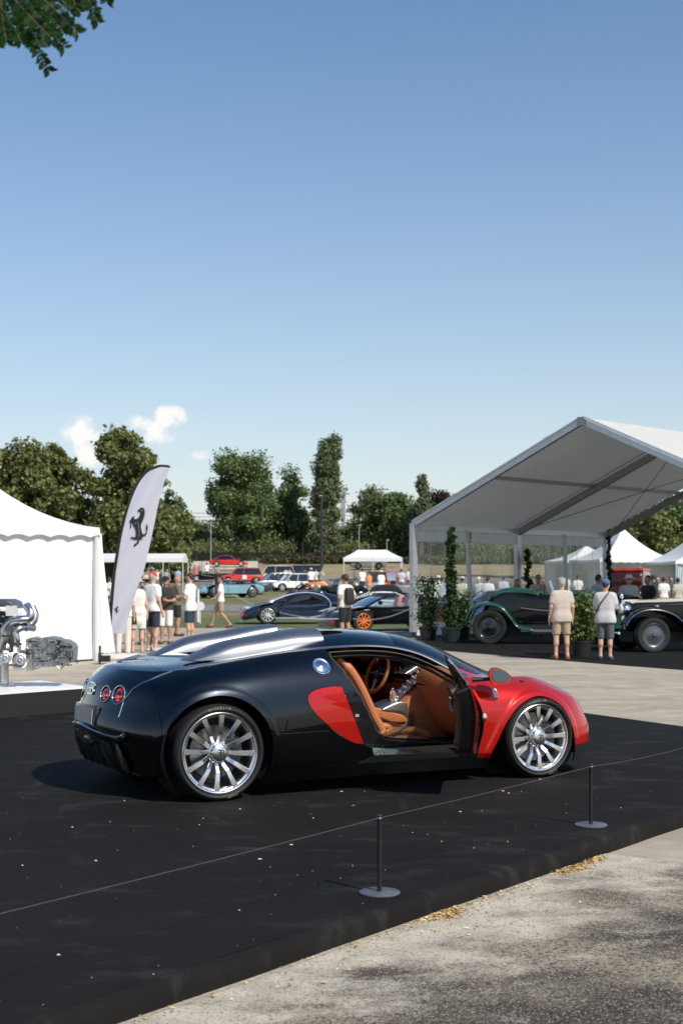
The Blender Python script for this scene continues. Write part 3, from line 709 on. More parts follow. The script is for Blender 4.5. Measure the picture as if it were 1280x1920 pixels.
for sd in (-1, 1):
    b = MB(); b.pprism([(-.625, .40), (-.60, .39), (-.555, .31), (-.515, .22), (-.505, .165), (-.535, .17), (-.57, .20), (-.61, .30)], sd * .47, sd * .53, .012) if sd > 0 else b.pprism([(-.625, .40), (-.60, .39), (-.555, .31), (-.515, .22), (-.505, .165), (-.535, .17), (-.57, .20), (-.61, .30)], -.53, -.47, .012)
    b.build('diffuser_strake', P_INNER, car)
b = MB(); b.pprism([(-.69, .385), (-.68, .345), (-.60, .335), (-.60, .395)], -.11, .11, .018); b.build('exhaust_tip', P_INNER, car)
# rear badge: back-to-back E B monogram
E_B = mat('badge_black', (.01, .01, .01), .3)
def eb_logo(parent, size, m_, M4=None, depth=.002):
    for i, (ch, mirror) in enumerate((('E', True), ('B', False))):
        me = text_mesh(ch, size, depth); xs_ = [v.co.x for v in me.vertices]; w = max(xs_) - min(xs_); x0 = min(xs_)
        for v in me.vertices:
            xx = v.co.x - x0
            v.co.x = (-xx + w * .12) if mirror else (xx - w * .02)
        if mirror: me.flip_normals()
        o = ob('monogram_letter', me, m_, parent)
        if M4 is not None: o.matrix_local = M4
p, n = near3(LOWN, (-.64, -.03, .75)); fr = disc_frame(p + n * .004, n); eb_logo(car, .14, CHROME, fr, .006)
# ---- fuel cap
p, n = near_xz(LOWN.clip(np.where(LOWN.V[:, 1] < -.5, -1., 1.)), .841, .925); fr = disc_frame(p, n)
b = MB(); b.lathe([(.071, -.006), (.072, .003), (.066, .0065), (.061, .003), (.052, .002), (.046, .004), (.030, .006), (.022, .012), (0, .013)], 48); o = b.build('fuel_cap', P_LINE, car); o.matrix_local = fr
for k in range(8):
    a = k * math.pi / 4; b = MB(); b.cyl((.057 * math.cos(a), .057 * math.sin(a), .002), (.057 * math.cos(a), .057 * math.sin(a), .006), .0035, n=8); b.build('bolt', STEEL, o)
for za, zb_, xa, xb in ((.455, .452, .41, .86), ):
    pts = []
    for x in np.linspace(xa, xb, 14):
        p, n = near_xz(LOWN.clip(np.where(LOWN.V[:, 1] < -.5, -1., 1.)), x, za); pts.append((x, p.y - .0008, za))
    b = MB(); b.tube([tuple(q) for q in crom(pts, 2)], .0016, 5); b.build('panel_seam', P_DARK, car)
# ---- sill blade, bright skirt lip
b = MB(); P = [(1.222, -.945, .312), (1.66, -.925, .262), (1.60, -.945, .247), (1.23, -.958, .258)]
b.add(P + [(x, y + .05, z) for x, y, z in P], [(0, 1, 2, 3), (7, 6, 5, 4), (0, 4, 5, 1), (1, 5, 6, 2), (2, 6, 7, 3), (3, 7, 4, 0)]); b.build('sill_blade', P_SATIN, car, smooth=False)


# ---- door frame ring
dr = LOWN.clip(A(inside(DOORP, -.004), outside(APERT))(LOWN.V)); dr.shell('door_frame', P_INNER, car, t=.03, off=-.035)
inn = LOWN.clip(A(inside([(p[0] * 1, p[1]) for p in DOORP], -.03), outside(APERT, -.01))(LOWN.V)); inn.shell('door_seal', P_DARK, car, t=.02, off=-.075)
b = MB(); ap = [near_xz(LOWN.clip(np.where(LOWN.V[:, 1] < -.5, -1., 1.)), x, z) for x, z in APERT[::2]]
b.tube([tuple(p - n * .036) for p, n in ap], .006, 6, closed=True); b.build('seal_lip', mat('rubber_seal', (.05, .045, .04), .5), car)
for x, z in ((1.112, .713), (1.103, .560)):
    p, n = near_xz(LOWN.clip(np.where(LOWN.V[:, 1] < -.5, -1., 1.)), x, z); b = MB(); b.box(p - n * .028, (.03, .014, .02)); b.build('latch', CHROME, car)
# far door window (closed door): dark glass over the far flank, inner leather trim
fw = LOWF.clip(inside(WINP)(LOWF.V)); 
# ---- far door, open near door
dfar = LOWF.clip(A(inside(DOORP, GP), outside(WINP, 0.))(LOWF.V)); dfar.shell('far_door', P_RED, car, inner=P_DARK)
fw.shell('far_window', G_DARK, car, t=.004, off=-.004)
trimf = LOWF.clip(A(inside(DOORP, .04), lambda V: V[:, 2] - (.815 + .0 * V[:, 0]))(LOWF.V)); trimf.shell('door_trim', LEATHER, car, t=.02, off=-.10)
b = MB(); b.tube([(1.55, .80, .715), (1.8, .795, .72), (2.0, .79, .70)], .014, 8, sx=1.6); b.build('door_pull', P_SATIN, car)
HINGE = np.array([2.11, -.90, 0.])
def belt(V): return V[:, 2] - (.838 - .02 * (V[:, 0] - 1))
def sh(S): return Surf(S.V - HINGE, S.N, S.F)
dn = sh(LOWN.clip(A(inside(DOORP, GP), belt)(LOWN.V)))
door = dn.shell('door', P_RED, car, t=.012); door.location = tuple(HINGE); door.rotation_euler = (0, 0, R(58)); door['label'] = 'driver side style front-hinged door swung wide open'
door['label'] = 'near door swung wide open toward the viewer'
core = sh(LOWN.clip(A(inside(DOORP, .012), lambda V: belt(V) + .004)(LOWN.V))); core.shell('door_core', P_INNER, door, t=.095, off=-.0125)
tr = sh(LOWN.clip(A(inside(DOORP, .05), lambda V: belt(V) - .012)(LOWN.V))); tr.shell('inner_trim', LEATHERD, door, t=.03, off=-.108)
wg = sh(LOWN.clip(A(inside(WINP), lambda V: -belt(V) - .02)(LOWN.V))); wg.shell('door_window', G_SIDE, door, t=.005, off=-.02)
wp = [near3(LOWN, (x, -.8, z)) for x, z in WINP if z > .835 - .02 * (x - 1)]
wp = sorted(wp, key=lambda q: -q[0].x)
b = MB(); b.tube([tuple(p - n * .02 - Vector(HINGE)) for p, n in wp], .006, 6); b.build('window_edge', P_LINE, door)
b = MB(); b.box((-.95, .06, .70), (.05, .03, .05)); b.build('lock', STEEL, door)
b = MB(); b.tube([(-.75, .135, .62), (-.55, .15, .64), (-.35, .14, .66)], .016, 8); b.build('pull_handle', P_SATIN, door)
# mirror on its stalk
mo = Vector((2.27, -1.07, .822))
b = MB(); 
shape = crom([(-.070, -.052), (-.092, .020), (-.070, .062), (-.02, .060), (.045, .030), (.088, -.012), (.090, -.045), (.05, -.062), (-.02, -.064)], 5, True)
def mirror_layer(b, sc, d): return [(p[0] * sc, d, p[1] * sc) for p in shape]
layers = [(1.0, -.004), (1.03, .008), (1.0, .025), (.9, .05), (.7, .07), (.4, .085), (.1, .09)]
rows = [mirror_layer(b, s_, d) for s_, d in layers]; n = len(shape); vs = [p for r_ in rows for p in r_]
fs = [(k * n + j, (k + 1) * n + j, (k + 1) * n + (j + 1) % n, k * n + (j + 1) % n) for k in range(len(rows) - 1) for j in range(n)] + [tuple((len(rows) - 1) * n + j for j in range(n))[::-1]]
b.add(vs, fs); mir = b.build('wing_mirror', P_RED, car, ang=60); mir.location = mo; mir.rotation_euler = (R(-4), R(0), R(-26 + 10))
b = MB(); b.add([(p[0] * .80 + .002, -.006, p[1] * .76 + .002) for p in shape], [tuple(range(n))]); b.build('mirror_glass', mat('mirror_glass', (.13, .15, .17), .08, 1.), mir, smooth=False)
b = MB(); b.add([(p[0] * 1.0, -.001, p[1] * 1.0) for p in shape], [tuple(range(n))]); b.build('mirror_back', P_RED, mir, smooth=False)
b = MB(); b.tube([(2.10, -.93, .79), (2.18, -.97, .792), (2.26, -1.02, .80), (2.30, -1.05, .81)], [.02, .015, .014, .02], 8); b.build('mirror_stalk', P_DARK, car)
# fender vent piece and parking sensor chrome
p, n = near_xz(LOWN.clip(np.where(LOWN.V[:, 1] < -.5, -1., 1.)), 2.205, .50)
b = MB(); b.ball(tuple(p + n * .0), (.022, .012, .035), 12, 8); b.build('side_marker', CHROME, car)
p, n = near_xz(LOWN.clip(np.where(LOWN.V[:, 1] < -.5, -1., 1.)), 2.315, .672)
fr = disc_frame(p + n * .003, n); b = MB(); b.box((0, 0, 0), (.036, .075, .003)); o = b.build('paper_sticker', mat('white_sticker', (.72, .72, .70), .35, noise=.1, nscale=80), car); o.matrix_local = fr
b = MB()
for k in range(4): b.box((random.uniform(-.004, .004), -.022 + k * .013, .0022), (.022, .003, .001))
b.build('sticker_print', mat('sticker_grey', (.35, .36, .38), .5), o)
# wheel wells, floor, firewall
for sd in (-1, 1):
    for (cx, cz, rr, yo) in ((0, .36, .405, .93), (2.69, .30, .365, .93)):
        b = MB(); pr = [(rr, sd * yo), (rr, sd * .60)] ; b.lathe(pr, 30, axis='y', o=(cx, 0, cz), a0=-.6, a1=math.pi + .6)
        b.lathe([(rr, sd * .60), (.0, sd * .60)], 30, axis='y', o=(cx, 0, cz)); b.build('wheel_liner', P_DARK, car)
b = MB(); b.box((1.33, 0, .12), (1.75, 1.72, .02)); b.box((-.2, 0, .16), (.5, 1.1, .02)); b.box((2.95, 0, .12), (.6, 1.2, .02)); b.box((1.36, 0, .24), (1.9, 1.2, .01)); b.build('underbody', P_DARK, car)
b = MB(); b.box((1.60, 0, .175), (1.35, 1.66, .03)); b.build('cabin_floor', mat('black_carpeting', (.02, .016, .014), .95), car)
b = MB(); b.pprism([(.90, .14), (.98, .14), (1.24, .40), (1.10, .75), (.99, 1.0), (.93, 1.03), (.86, 1.03)], -.80, .80, .01, 3, lambda p: (p[0], p[1] * (1 - max(0, p[2] - .62) * .55), p[2])); b.build('bulkhead', LEATHERD, car)
b = MB(); b.box((2.62, 0, .45), (.03, 1.7, .62)); b.build('firewall', P_DARK, car)
b = MB(); b.box((1.6, -.86, .245), (1.2, .09, .10)); b.build('sill', P_INNER, car)
b = MB(); b.pprism([(1.36, .30), (1.40, .315), (2.0, .295), (2.05, .30), (2.05, .27), (1.36, .27)], -.845, -.80, .008); b.build('sill_trim', LEATHER, car)
# ---- seats
def seat(yc, lab):
    s = Surf
    b = MB()
    back = [(1.106, .975), (1.16, .92), (1.248, .81), (1.32, .667), (1.37, .558), (1.45, .447), (1.47, .36), (1.42, .27), (1.33, .30), (1.24, .47), (1.16, .65), (1.08, .82), (1.02, .95), (1.05, .99)]
    b.pprism(crom(back, 4, True), yc - .19, yc + .19, .03, fn=None); bk = b.build('seat_back', LEATHER, car, ang=50); bk['label'] = lab
    for sd in (-1, 1):
        b = MB(); pth = crom([(1.10, .965), (1.20, .88), (1.285, .76), (1.36, .62), (1.42, .50), (1.475, .41), (1.49, .345)], 5)
        b.tube([(p[0], yc + sd * .215, p[1]) for p in pth], [.022] * 4 + [.036] * (len(pth) - 8) + [.040, .042, .042, .03], 10, sx=1.0); b.build('bolster', LEATHER, bk)
    b = MB(); cu = [(1.40, .22), (1.44, .33), (1.55, .355), (1.70, .35), (1.86, .34), (1.93, .315), (1.95, .27), (1.92, .20), (1.5, .18)]
    b.pprism(crom(cu, 4, True), yc - .21, yc + .21, .04); c = b.build('seat_cushion', LEATHER, car, ang=50)
    b = MB(); b.pprism(crom([(1.50, .345), (1.6, .366), (1.75, .358), (1.84, .35), (1.84, .33), (1.5, .33)], 3, True), yc - .12, yc + .12, .01); b.build('suede_inset', LEATHERD, c)
    for sd in (-1, 1):
        b = MB(); pth = crom([(1.46, .335), (1.58, .375), (1.72, .385), (1.84, .365), (1.93, .315)], 5); b.tube([(p[0], yc + sd * .185, p[1]) for p in pth], [.03] * (len(pth) - 2) + [.026, .015], 10); b.build('cushion_bolster', LEATHER, c)
seat(-.39, 'cognac leather passenger seat back near the open door'); seat(.39, 'cognac leather driver seat back behind the wheel')
b = MB(); b.pprism(crom([(1.42, .44), (1.44, .53), (1.64, .535), (1.80, .50), (1.95, .462), (1.985, .43), (1.98, .395), (1.90, .39), (1.74, .405)], 4, True), -.125, .125, .02); b.build('armrest', LEATHER, car)
b = MB(); b.pprism([(1.35, .18), (1.35, .43), (1.7, .405), (1.99, .37), (2.05, .34), (2.05, .18)], -.13, .13, .015); b.build('tunnel', LEATHERD, car)
b = MB(); b.pprism(crom([(1.74, .50), (1.80, .535), (1.90, .565), (1.97, .55), (1.985, .49), (2.035, .455), (2.03, .37), (1.985, .345), (1.95, .36), (1.97, .43), (1.90, .475)], 4, True), -.135, .135, .008); b.build('console', P_BRIGHT, car)
b = MB(); b.pprism([(1.93, .53), (2.215, .782), (2.32, .80), (2.36, .25), (2.06, .25), (2.03, .38)], -.115, .115, .01); b.build('centre_stack', LEATHER, car)
# slanted metal plate with knobs
t0 = Vector((1.915, 0, .56)); t1 = Vector((2.205, 0, .805)); ax_ = (t1 - t0).normalized(); nn_ = Vector((-ax_.z, 0, ax_.x))
fr = Matrix((ax_, Vector((0, 1, 0)), nn_)).transposed().to_4x4(); fr.translation = t0
L_ = (t1 - t0).length
b = MB(); b.add([(0, -.05, 0), (L_ * .9, -.095, 0), (L_, -.085, 0), (L_, .085, 0), (L_ * .9, .095, 0), (0, .05, 0), (0, -.05, .008), (L_ * .9, -.095, .008), (L_, -.085, .008), (L_, .085, .008), (L_ * .9, .095, .008), (0, .05, .008)],
   [(5, 4, 3, 2, 1, 0), (6, 7, 8, 9, 10, 11)] + [(k, (k + 1) % 6, (k + 1) % 6 + 6, k + 6) for k in range(6)])
pl = b.build('control_plate', P_BRIGHT, car, smooth=False); pl.matrix_local = fr
for k in range(6):
    for yy in ((-.035, .035) if k > 0 else (0,)):
        b = MB(); b.lathe([(.014, .008), (.012, .020), (.009, .032), (.006, .034), (0, .034)], 12, o=(L_ * (.12 + k * .155), yy, 0)); b.build('knob', CHROME, pl)
# dash
dash = crom([(2.055, .70), (2.06, .77), (2.10, .835), (2.17, .858), (2.30, .84), (2.42, .80), (2.44, .60), (2.40, .32), (2.30, .30), (2.20, .42), (2.12, .58)], 4, True)
b = MB(); b.pprism(dash, -.81, -.10, .05, 4, lambda p: (p[0], p[1] if p[1] > -.55 else -.55 + (p[1] + .55) * (1 - .75 * min(1, max(0, (p[0] - 2.12) / .25))), p[2] - max(0, -.45 - p[1]) * .22 * (1 if p[2] > .7 else 0))); b.build('dashboard', LEATHER, car, ang=50)
b = MB(); b.pprism(crom([(2.20, .70), (2.18, .80), (2.22, .845), (2.34, .83), (2.42, .80), (2.44, .60), (2.40, .32), (2.34, .32), (2.26, .5)], 4, True), -.10, .78, .04, 4, lambda p: (p[0], p[1], p[2] - max(0, p[1] - .45) * .25 * (1 if p[2] > .7 else 0))); b.build('dashboard', LEATHER, car, ang=50)
b = MB(); b.pprism(crom([(2.06, .895), (2.10, .93), (2.20, .925), (2.33, .87), (2.40, .83), (2.30, .82), (2.15, .875), (2.08, .875)], 4, True), .17, .58, .025); b.build('instrument_cowl', LEATHER, car, ang=50)
b = MB(); b.pprism([(2.11, .88), (2.13, .76), (2.20, .70), (2.40, .70), (2.42, .86)], .18, .59, .01); b.build('instrument_cluster', P_DARK, car)
for yy, rr in ((.24, .035), (.33, .045), (.43, .05), (.53, .04)):
    b = MB(); b.lathe([(rr, 0), (rr, -.02), (rr - .006, -.024), (rr - .008, 0)], 24, axis='x', o=(2.118, yy, .80)); b.build('gauge_ring', CHROME, car)
b = MB(); b.pprism([(2.03, .78), (2.07, .80), (2.20, .868), (2.22, .85), (2.09, .77)], .02, .17, .006); b.build('dash_blade', P_BRIGHT, car)
# steering wheel
fr = (Matrix.Rotation(R(0), 4, 'Z') @ Matrix.Rotation(R(-90 + 20), 4, 'Y')); fr.translation = Vector((1.965, .38, .765))
b = MB(); b.tube([(.163 * math.cos(a), .170 * math.sin(a), 0) for a in np.linspace(0, 2 * math.pi, 41)[:-1]], .0155, 10, closed=True); sw = b.build('steering_wheel', LEATHER, car, ang=None); sw.matrix_local = fr
for a in (R(90), R(-90), R(180)):
    b = MB(); b.tube([(.04 * math.cos(a), .04 * math.sin(a), -.015), (.10 * math.cos(a), .10 * math.sin(a), -.008), (.158 * math.cos(a), .165 * math.sin(a), 0)], [.022, .014, .012], 8, sx=.5); b.build('spoke', P_BRIGHT, sw)
b = MB(); b.lathe([(.055, -.03), (.055, -.008), (.045, .004), (.02, .010), (0, .011)], 28); b.build('hub', P_DARK, sw)
b = MB(); b.lathe([(.03, 0), (.022, .012), (.018, .013), (.016, .006)], 24); b.build('hub_ring', CHROME, sw)
b = MB(); b.tube([(0, 0, -.02), (0, 0, -.16)], .04, 14); b.build('column', P_DARK, sw)
b = MB(); b.tube([(1.90 + .022 * math.cos(a), -.02, .612 + .052 * math.sin(a)) for a in np.linspace(0, 2 * math.pi, 25)[:-1]], .008, 8, closed=True); b.build('gear_lever', CHROME, car)
b = MB(); b.ball((1.90, -.02, .61), (.015, .018, .042), 12, 8); b.build('lever_grip', LEATHER, car)
fr = Vector((-.85, -.5, .1)).normalized().to_track_quat('Z', 'Y').to_matrix().to_4x4(); fr.translation = Vector((2.065, -.745, .665))
b = MB(); b.lathe([(.062, -.03), (.064, .004), (.056, .010), (.050, .004), (.047, -.02)], 32); o = b.build('air_vent', CHROME, car); o.matrix_local = fr
b = MB(); b.lathe([(.048, -.01), (.02, -.005), (0, -.004)], 24); b.build('vent_core', P_DARK, o)
# hand signature on the tunnel side
sg = mat('silver_ink', (.62, .62, .64), .35, .4); b = MB()
for P in ([(0, 0), (.004, .022), (.012, .026), (.013, .015), (.006, .012), (.018, .006), (.026, .012), (.030, .004), (.036, .010), (.044, .004)], [(.058, 0), (.062, .022), (.060, .010), (.074, .014), (.074, .024), (.070, .0), (.084, .008), (.092, .004), (.104, .009)]):
    c_ = crom(P, 5); b.tube([(2.085 + p[0], -.1175, .392 + p[1] * .9) for p in c_], .0011, 5)
b.build('signature', sg, car)

# ---- wheels
W_AL = mat('turned_aluminium', (.76, .76, .75), .26, 1.)
DISC = mat('brake_disc', (.20, .20, .20), .35, .9, rvar=.1, nscale=90)
TXT = mat('sidewall_lettering', (.30, .30, .29), .6)
def make_wheel(Rt, Rr, wid, lettering):
    """outer face at y=0, pointing to -y; returns the rim object"""
    b = MB()
    b.lathe([(Rr, .0), (Rr + .002, -.004), (Rr - .004, -.008), (Rr - .010, -.006), (Rr - .014, .004), (Rr - .020, .008), (Rr - .030, .010), (Rr - .034, .018), (Rr - .036, .05), (Rr - .045, .10), (Rr - .045, wid - .03), (Rr - .01, wid)], 72, axis='y')
    rim = b.build('wheel', W_AL, car)
    b = MB(); s0 = Rr + .001
    prof = [(s0 - .012, .03), (s0, .008), (s0 + .004, -.003), (s0 + .012, -.012), (s0 + (Rt - s0) * .45, -.020), (Rt - .016, -.012), (Rt - .006, .004), (Rt - .001, .02), (Rt, .045), (Rt, wid - .045), (Rt - .002, wid - .015), (Rt - .014, wid + .008), (Rr + .01, wid + .015)]
    P = crom(prof, 3); b.lathe([tuple(p) for p in P], 84, axis='y'); b.build('tyre', RUBBER, rim)
    b = MB()
    for rr in (s0 + .010, Rt - .022): b.lathe([(rr - .0012, -.0165 if rr > s0 + .02 else -.012), (rr, -.0185 if rr > s0 + .02 else -.0145), (rr + .0012, -.0165 if rr > s0 + .02 else -.012)], 84, axis='y')
    for rr in (Rt + .0004,):
        for yy in (wid * .3, wid * .5, wid * .7): b.lathe([(rr, yy - .004), (rr + .0004, yy), (rr, yy + .004)], 60, axis='y')
    b.build('tyre_ring', P_DARK, rim)
    # spokes
    b = MB(); pr = [(.060, .052, .0165), (.085, .048, .0150), (.108, .038, .0150), (.128, .020, .0155), (.145, .013, .0170), (Rr * .75, .010, .0185), (Rr - .030, .006, .0215), (Rr - .018, .006, .0220)]
    vs = []; fs = []
    for r, y, w in pr:
        t = .028 if r > .12 else .022
        vs += [(-w, y + t, r), (-w, y + .004, r), (-w + .004, y, r), (w - .004, y, r), (w, y + .004, r), (w, y + t, r)]
    for k in range(len(pr) - 1):
        a = k * 6; c = a + 6
        for j in range(6): fs.append((a + j, a + (j + 1) % 6, c + (j + 1) % 6, c + j))
    fs.append((0, 5, 4, 3, 2, 1)); 
    b.add(vs, [f[::-1] for f in fs]); me = b.mesh('spoke', W_AL, True, 25)
    for k in range(12): ob('spoke', me, None, rim, rot=(0, R(30 * k), 0))
    b = MB(); b.lathe([(.078, .08), (.078, .045), (.070, .036), (.064, .034), (.064, .010), (.060, .002), (.048, -.006), (.028, -.010), (0, -.0115)], 48, axis='y'); hub = b.build('hub_cap', W_AL, rim, ang=28)
    for k in range(10):
        a = R(36 * k + 15); b = MB(); b.cyl((.071 * math.cos(a), .040, .071 * math.sin(a)), (.071 * math.cos(a), .030, .071 * math.sin(a)), .0055, n=6)
        if k == 0: bm = b.mesh('wheel_bolt', STEEL)
        ob('wheel_bolt', bm if k == 0 else (lambda: (MB().cyl((.071 * math.cos(a), .040, .071 * math.sin(a)), (.071 * math.cos(a), .030, .071 * math.sin(a)), .0055, n=6).mesh('wheel_bolt', STEEL)))(), None, rim)
    m4 = Matrix.Rotation(R(90), 4, 'X'); m4.translation = Vector((0, -.0112, 0)); eb_logo(rim, .062, E_B, m4, .0012)
    b = MB(); b.lathe([(.19, .10), (.19, .13), (.08, .13), (.08, .10), (.19, .10)], 48, axis='y'); b.build('brake_disc', DISC, rim)
    b = MB()
    b.lathe([(.20, .085), (.205, .14), (.12, .14), (.13, .085), (.20, .085)], 10, axis='y', a0=R(-35), a1=R(35)); b.build('brake_caliper', mat('caliper', (.10, .10, .105), .4, .6), rim)
    b = MB(); b.lathe([(Rr - .05, .17), (0, .17)], 32, axis='y'); b.build('wheel_back', P_DARK, rim)
    if lettering:
        for (word, a0, rr, sz) in (('MICHELIN', R(96), (Rt + Rr) / 2 + .002, .027), ('PILOT', R(-70), (Rt + Rr) / 2 + .002, .020)):
            adv = sz * .80 / rr
            for k, ch in enumerate(word):
                a = a0 - (k - (len(word) - 1) / 2) * adv
                me = text_mesh(ch, sz, .0006); o = ob('tyre_letter', me, TXT, rim)
                m4 = Matrix.Rotation(-(a - R(90)), 4, 'Y') @ Matrix.Translation((0, -.0205, rr)) @ Matrix.Rotation(R(90), 4, 'X'); o.matrix_local = m4
    return rim
w = make_wheel(.342, .286, .31, True); w.location = (0, -.968, .342); w.rotation_euler = (0, R(4), 0)
w = make_wheel(.316, .264, .25, True); w.location = (2.704, -.966, .316); w.rotation_euler = (0, R(-2), 0)
def plainwheel(x, z, Rt, Rr, wid):
    b = MB(); b.lathe([(0, .06), (Rr, .06), (Rr, 0), (Rt - .01, 0), (Rt, .03), (Rt, wid - .03), (Rt - .01, wid), (Rr, wid), (0, wid - .02)], 48, axis='y'); o = b.build('far_wheel', RUBBER, car); o.location = (x, .966 - wid, z)
plainwheel(0, .342, .342, .286, .31); plainwheel(2.704, .316, .316, .264, .25)
# ------------------------------------------------------------------ surface nets (continuous bodies from smooth unions)
def snets(f, lo, hi, h):
    lo = np.array(lo, float); n = np.maximum(3, np.ceil((np.array(hi) - lo) / h).astype(int) + 1)
    ax = [lo[i] + h * np.arange(n[i]) for i in range(3)]; X, Y, Z = np.meshgrid(*ax, indexing='ij')
    v = f(np.stack([X, Y, Z], -1).reshape(-1, 3)).reshape(n); s = v < 0
    c = np.zeros(tuple(n - 1), int)
    corners = [(i, j, k) for i in (0, 1) for j in (0, 1) for k in (0, 1)]
    for i, j, k in corners: c += s[i:n[0] - 1 + i, j:n[1] - 1 + j, k:n[2] - 1 + k]
    act = (c > 0) & (c < 8); idx = -np.ones(tuple(n - 1), int); cells = np.argwhere(act); idx[act] = np.arange(len(cells))
    if len(cells) == 0: return np.zeros((0, 3)), []
    acc = np.zeros((len(cells), 3)); cnt = np.zeros(len(cells))
    for a in corners:
        for d in range(3):
            if a[d] == 0:
                b = list(a); b[d] = 1
                va = v[tuple((cells + a).T)]; vb = v[tuple((cells + b).T)]; m = (va < 0) != (vb < 0)
                t = np.where(m, va / np.where(m, va - vb, 1), 0); p = np.array(a, float)[None] + 0; p = np.repeat(p, len(cells), 0); p[:, d] = t
                acc[m] += p[m]; cnt[m] += 1
    V = lo + h * (cells + acc / cnt[:, None]); F = []
    for d in range(3):
        o = [0, 1, 2]; o.remove(d); u, w = o
        sl0 = [slice(1, n[0] - 1), slice(1, n[1] - 1), slice(1, n[2] - 1)]; sl0[d] = slice(0, n[d] - 1)
        sl1 = list(sl0); sl1[d] = slice(1, n[d])
        s0 = s[tuple(sl0)]; s1 = s[tuple(sl1)]; m = s0 != s1; pos = np.argwhere(m); base = pos + np.array([sl0[q].start for q in range(3)])
        def cell(du, dw):
            q = base.copy(); q[:, u] -= du; q[:, w] -= dw; return idx[tuple(q.T)]
        q = np.stack([cell(1, 1), cell(0, 1), cell(0, 0), cell(1, 0)], 1); fl = s0[m]
        if d == 1: fl = ~fl
        q = np.where(fl[:, None], q, q[:, ::-1]); q = q[(q >= 0).all(1)]; F += q.tolist()
    return V, F
def smin(a, b, k):
    h = np.clip(.5 + .5 * (b - a) / k, 0, 1); return b + (a - b) * h - k * h * (1 - h)
def caps(P, a, b, ra, rb):
    a = np.array(a); e = np.array(b) - a; h = np.clip(((P - a) @ e) / (e @ e + 1e-9), 0, 1); return np.linalg.norm(P - a - h[:, None] * e, axis=1) - (ra + (rb - ra) * h)
def ell(P, c, r):
    q = (P - np.array(c)) / np.array(r); L = np.linalg.norm(q, axis=1); return (L - 1) * min(r)
def joined(prims, k=.03, infl=0., extra=None):
    def f(P):
        d = None
        for p in prims:
            e = caps(P, *p[1:]) if p[0] == 'c' else (caps(P * np.array([1, 1.18, 1]), *p[1:]) if p[0] == 't' else ell(P, *p[1:]))
            d = e if d is None else smin(d, e, k)
        d = d - infl
        return extra(P, d) if extra else d
    return f

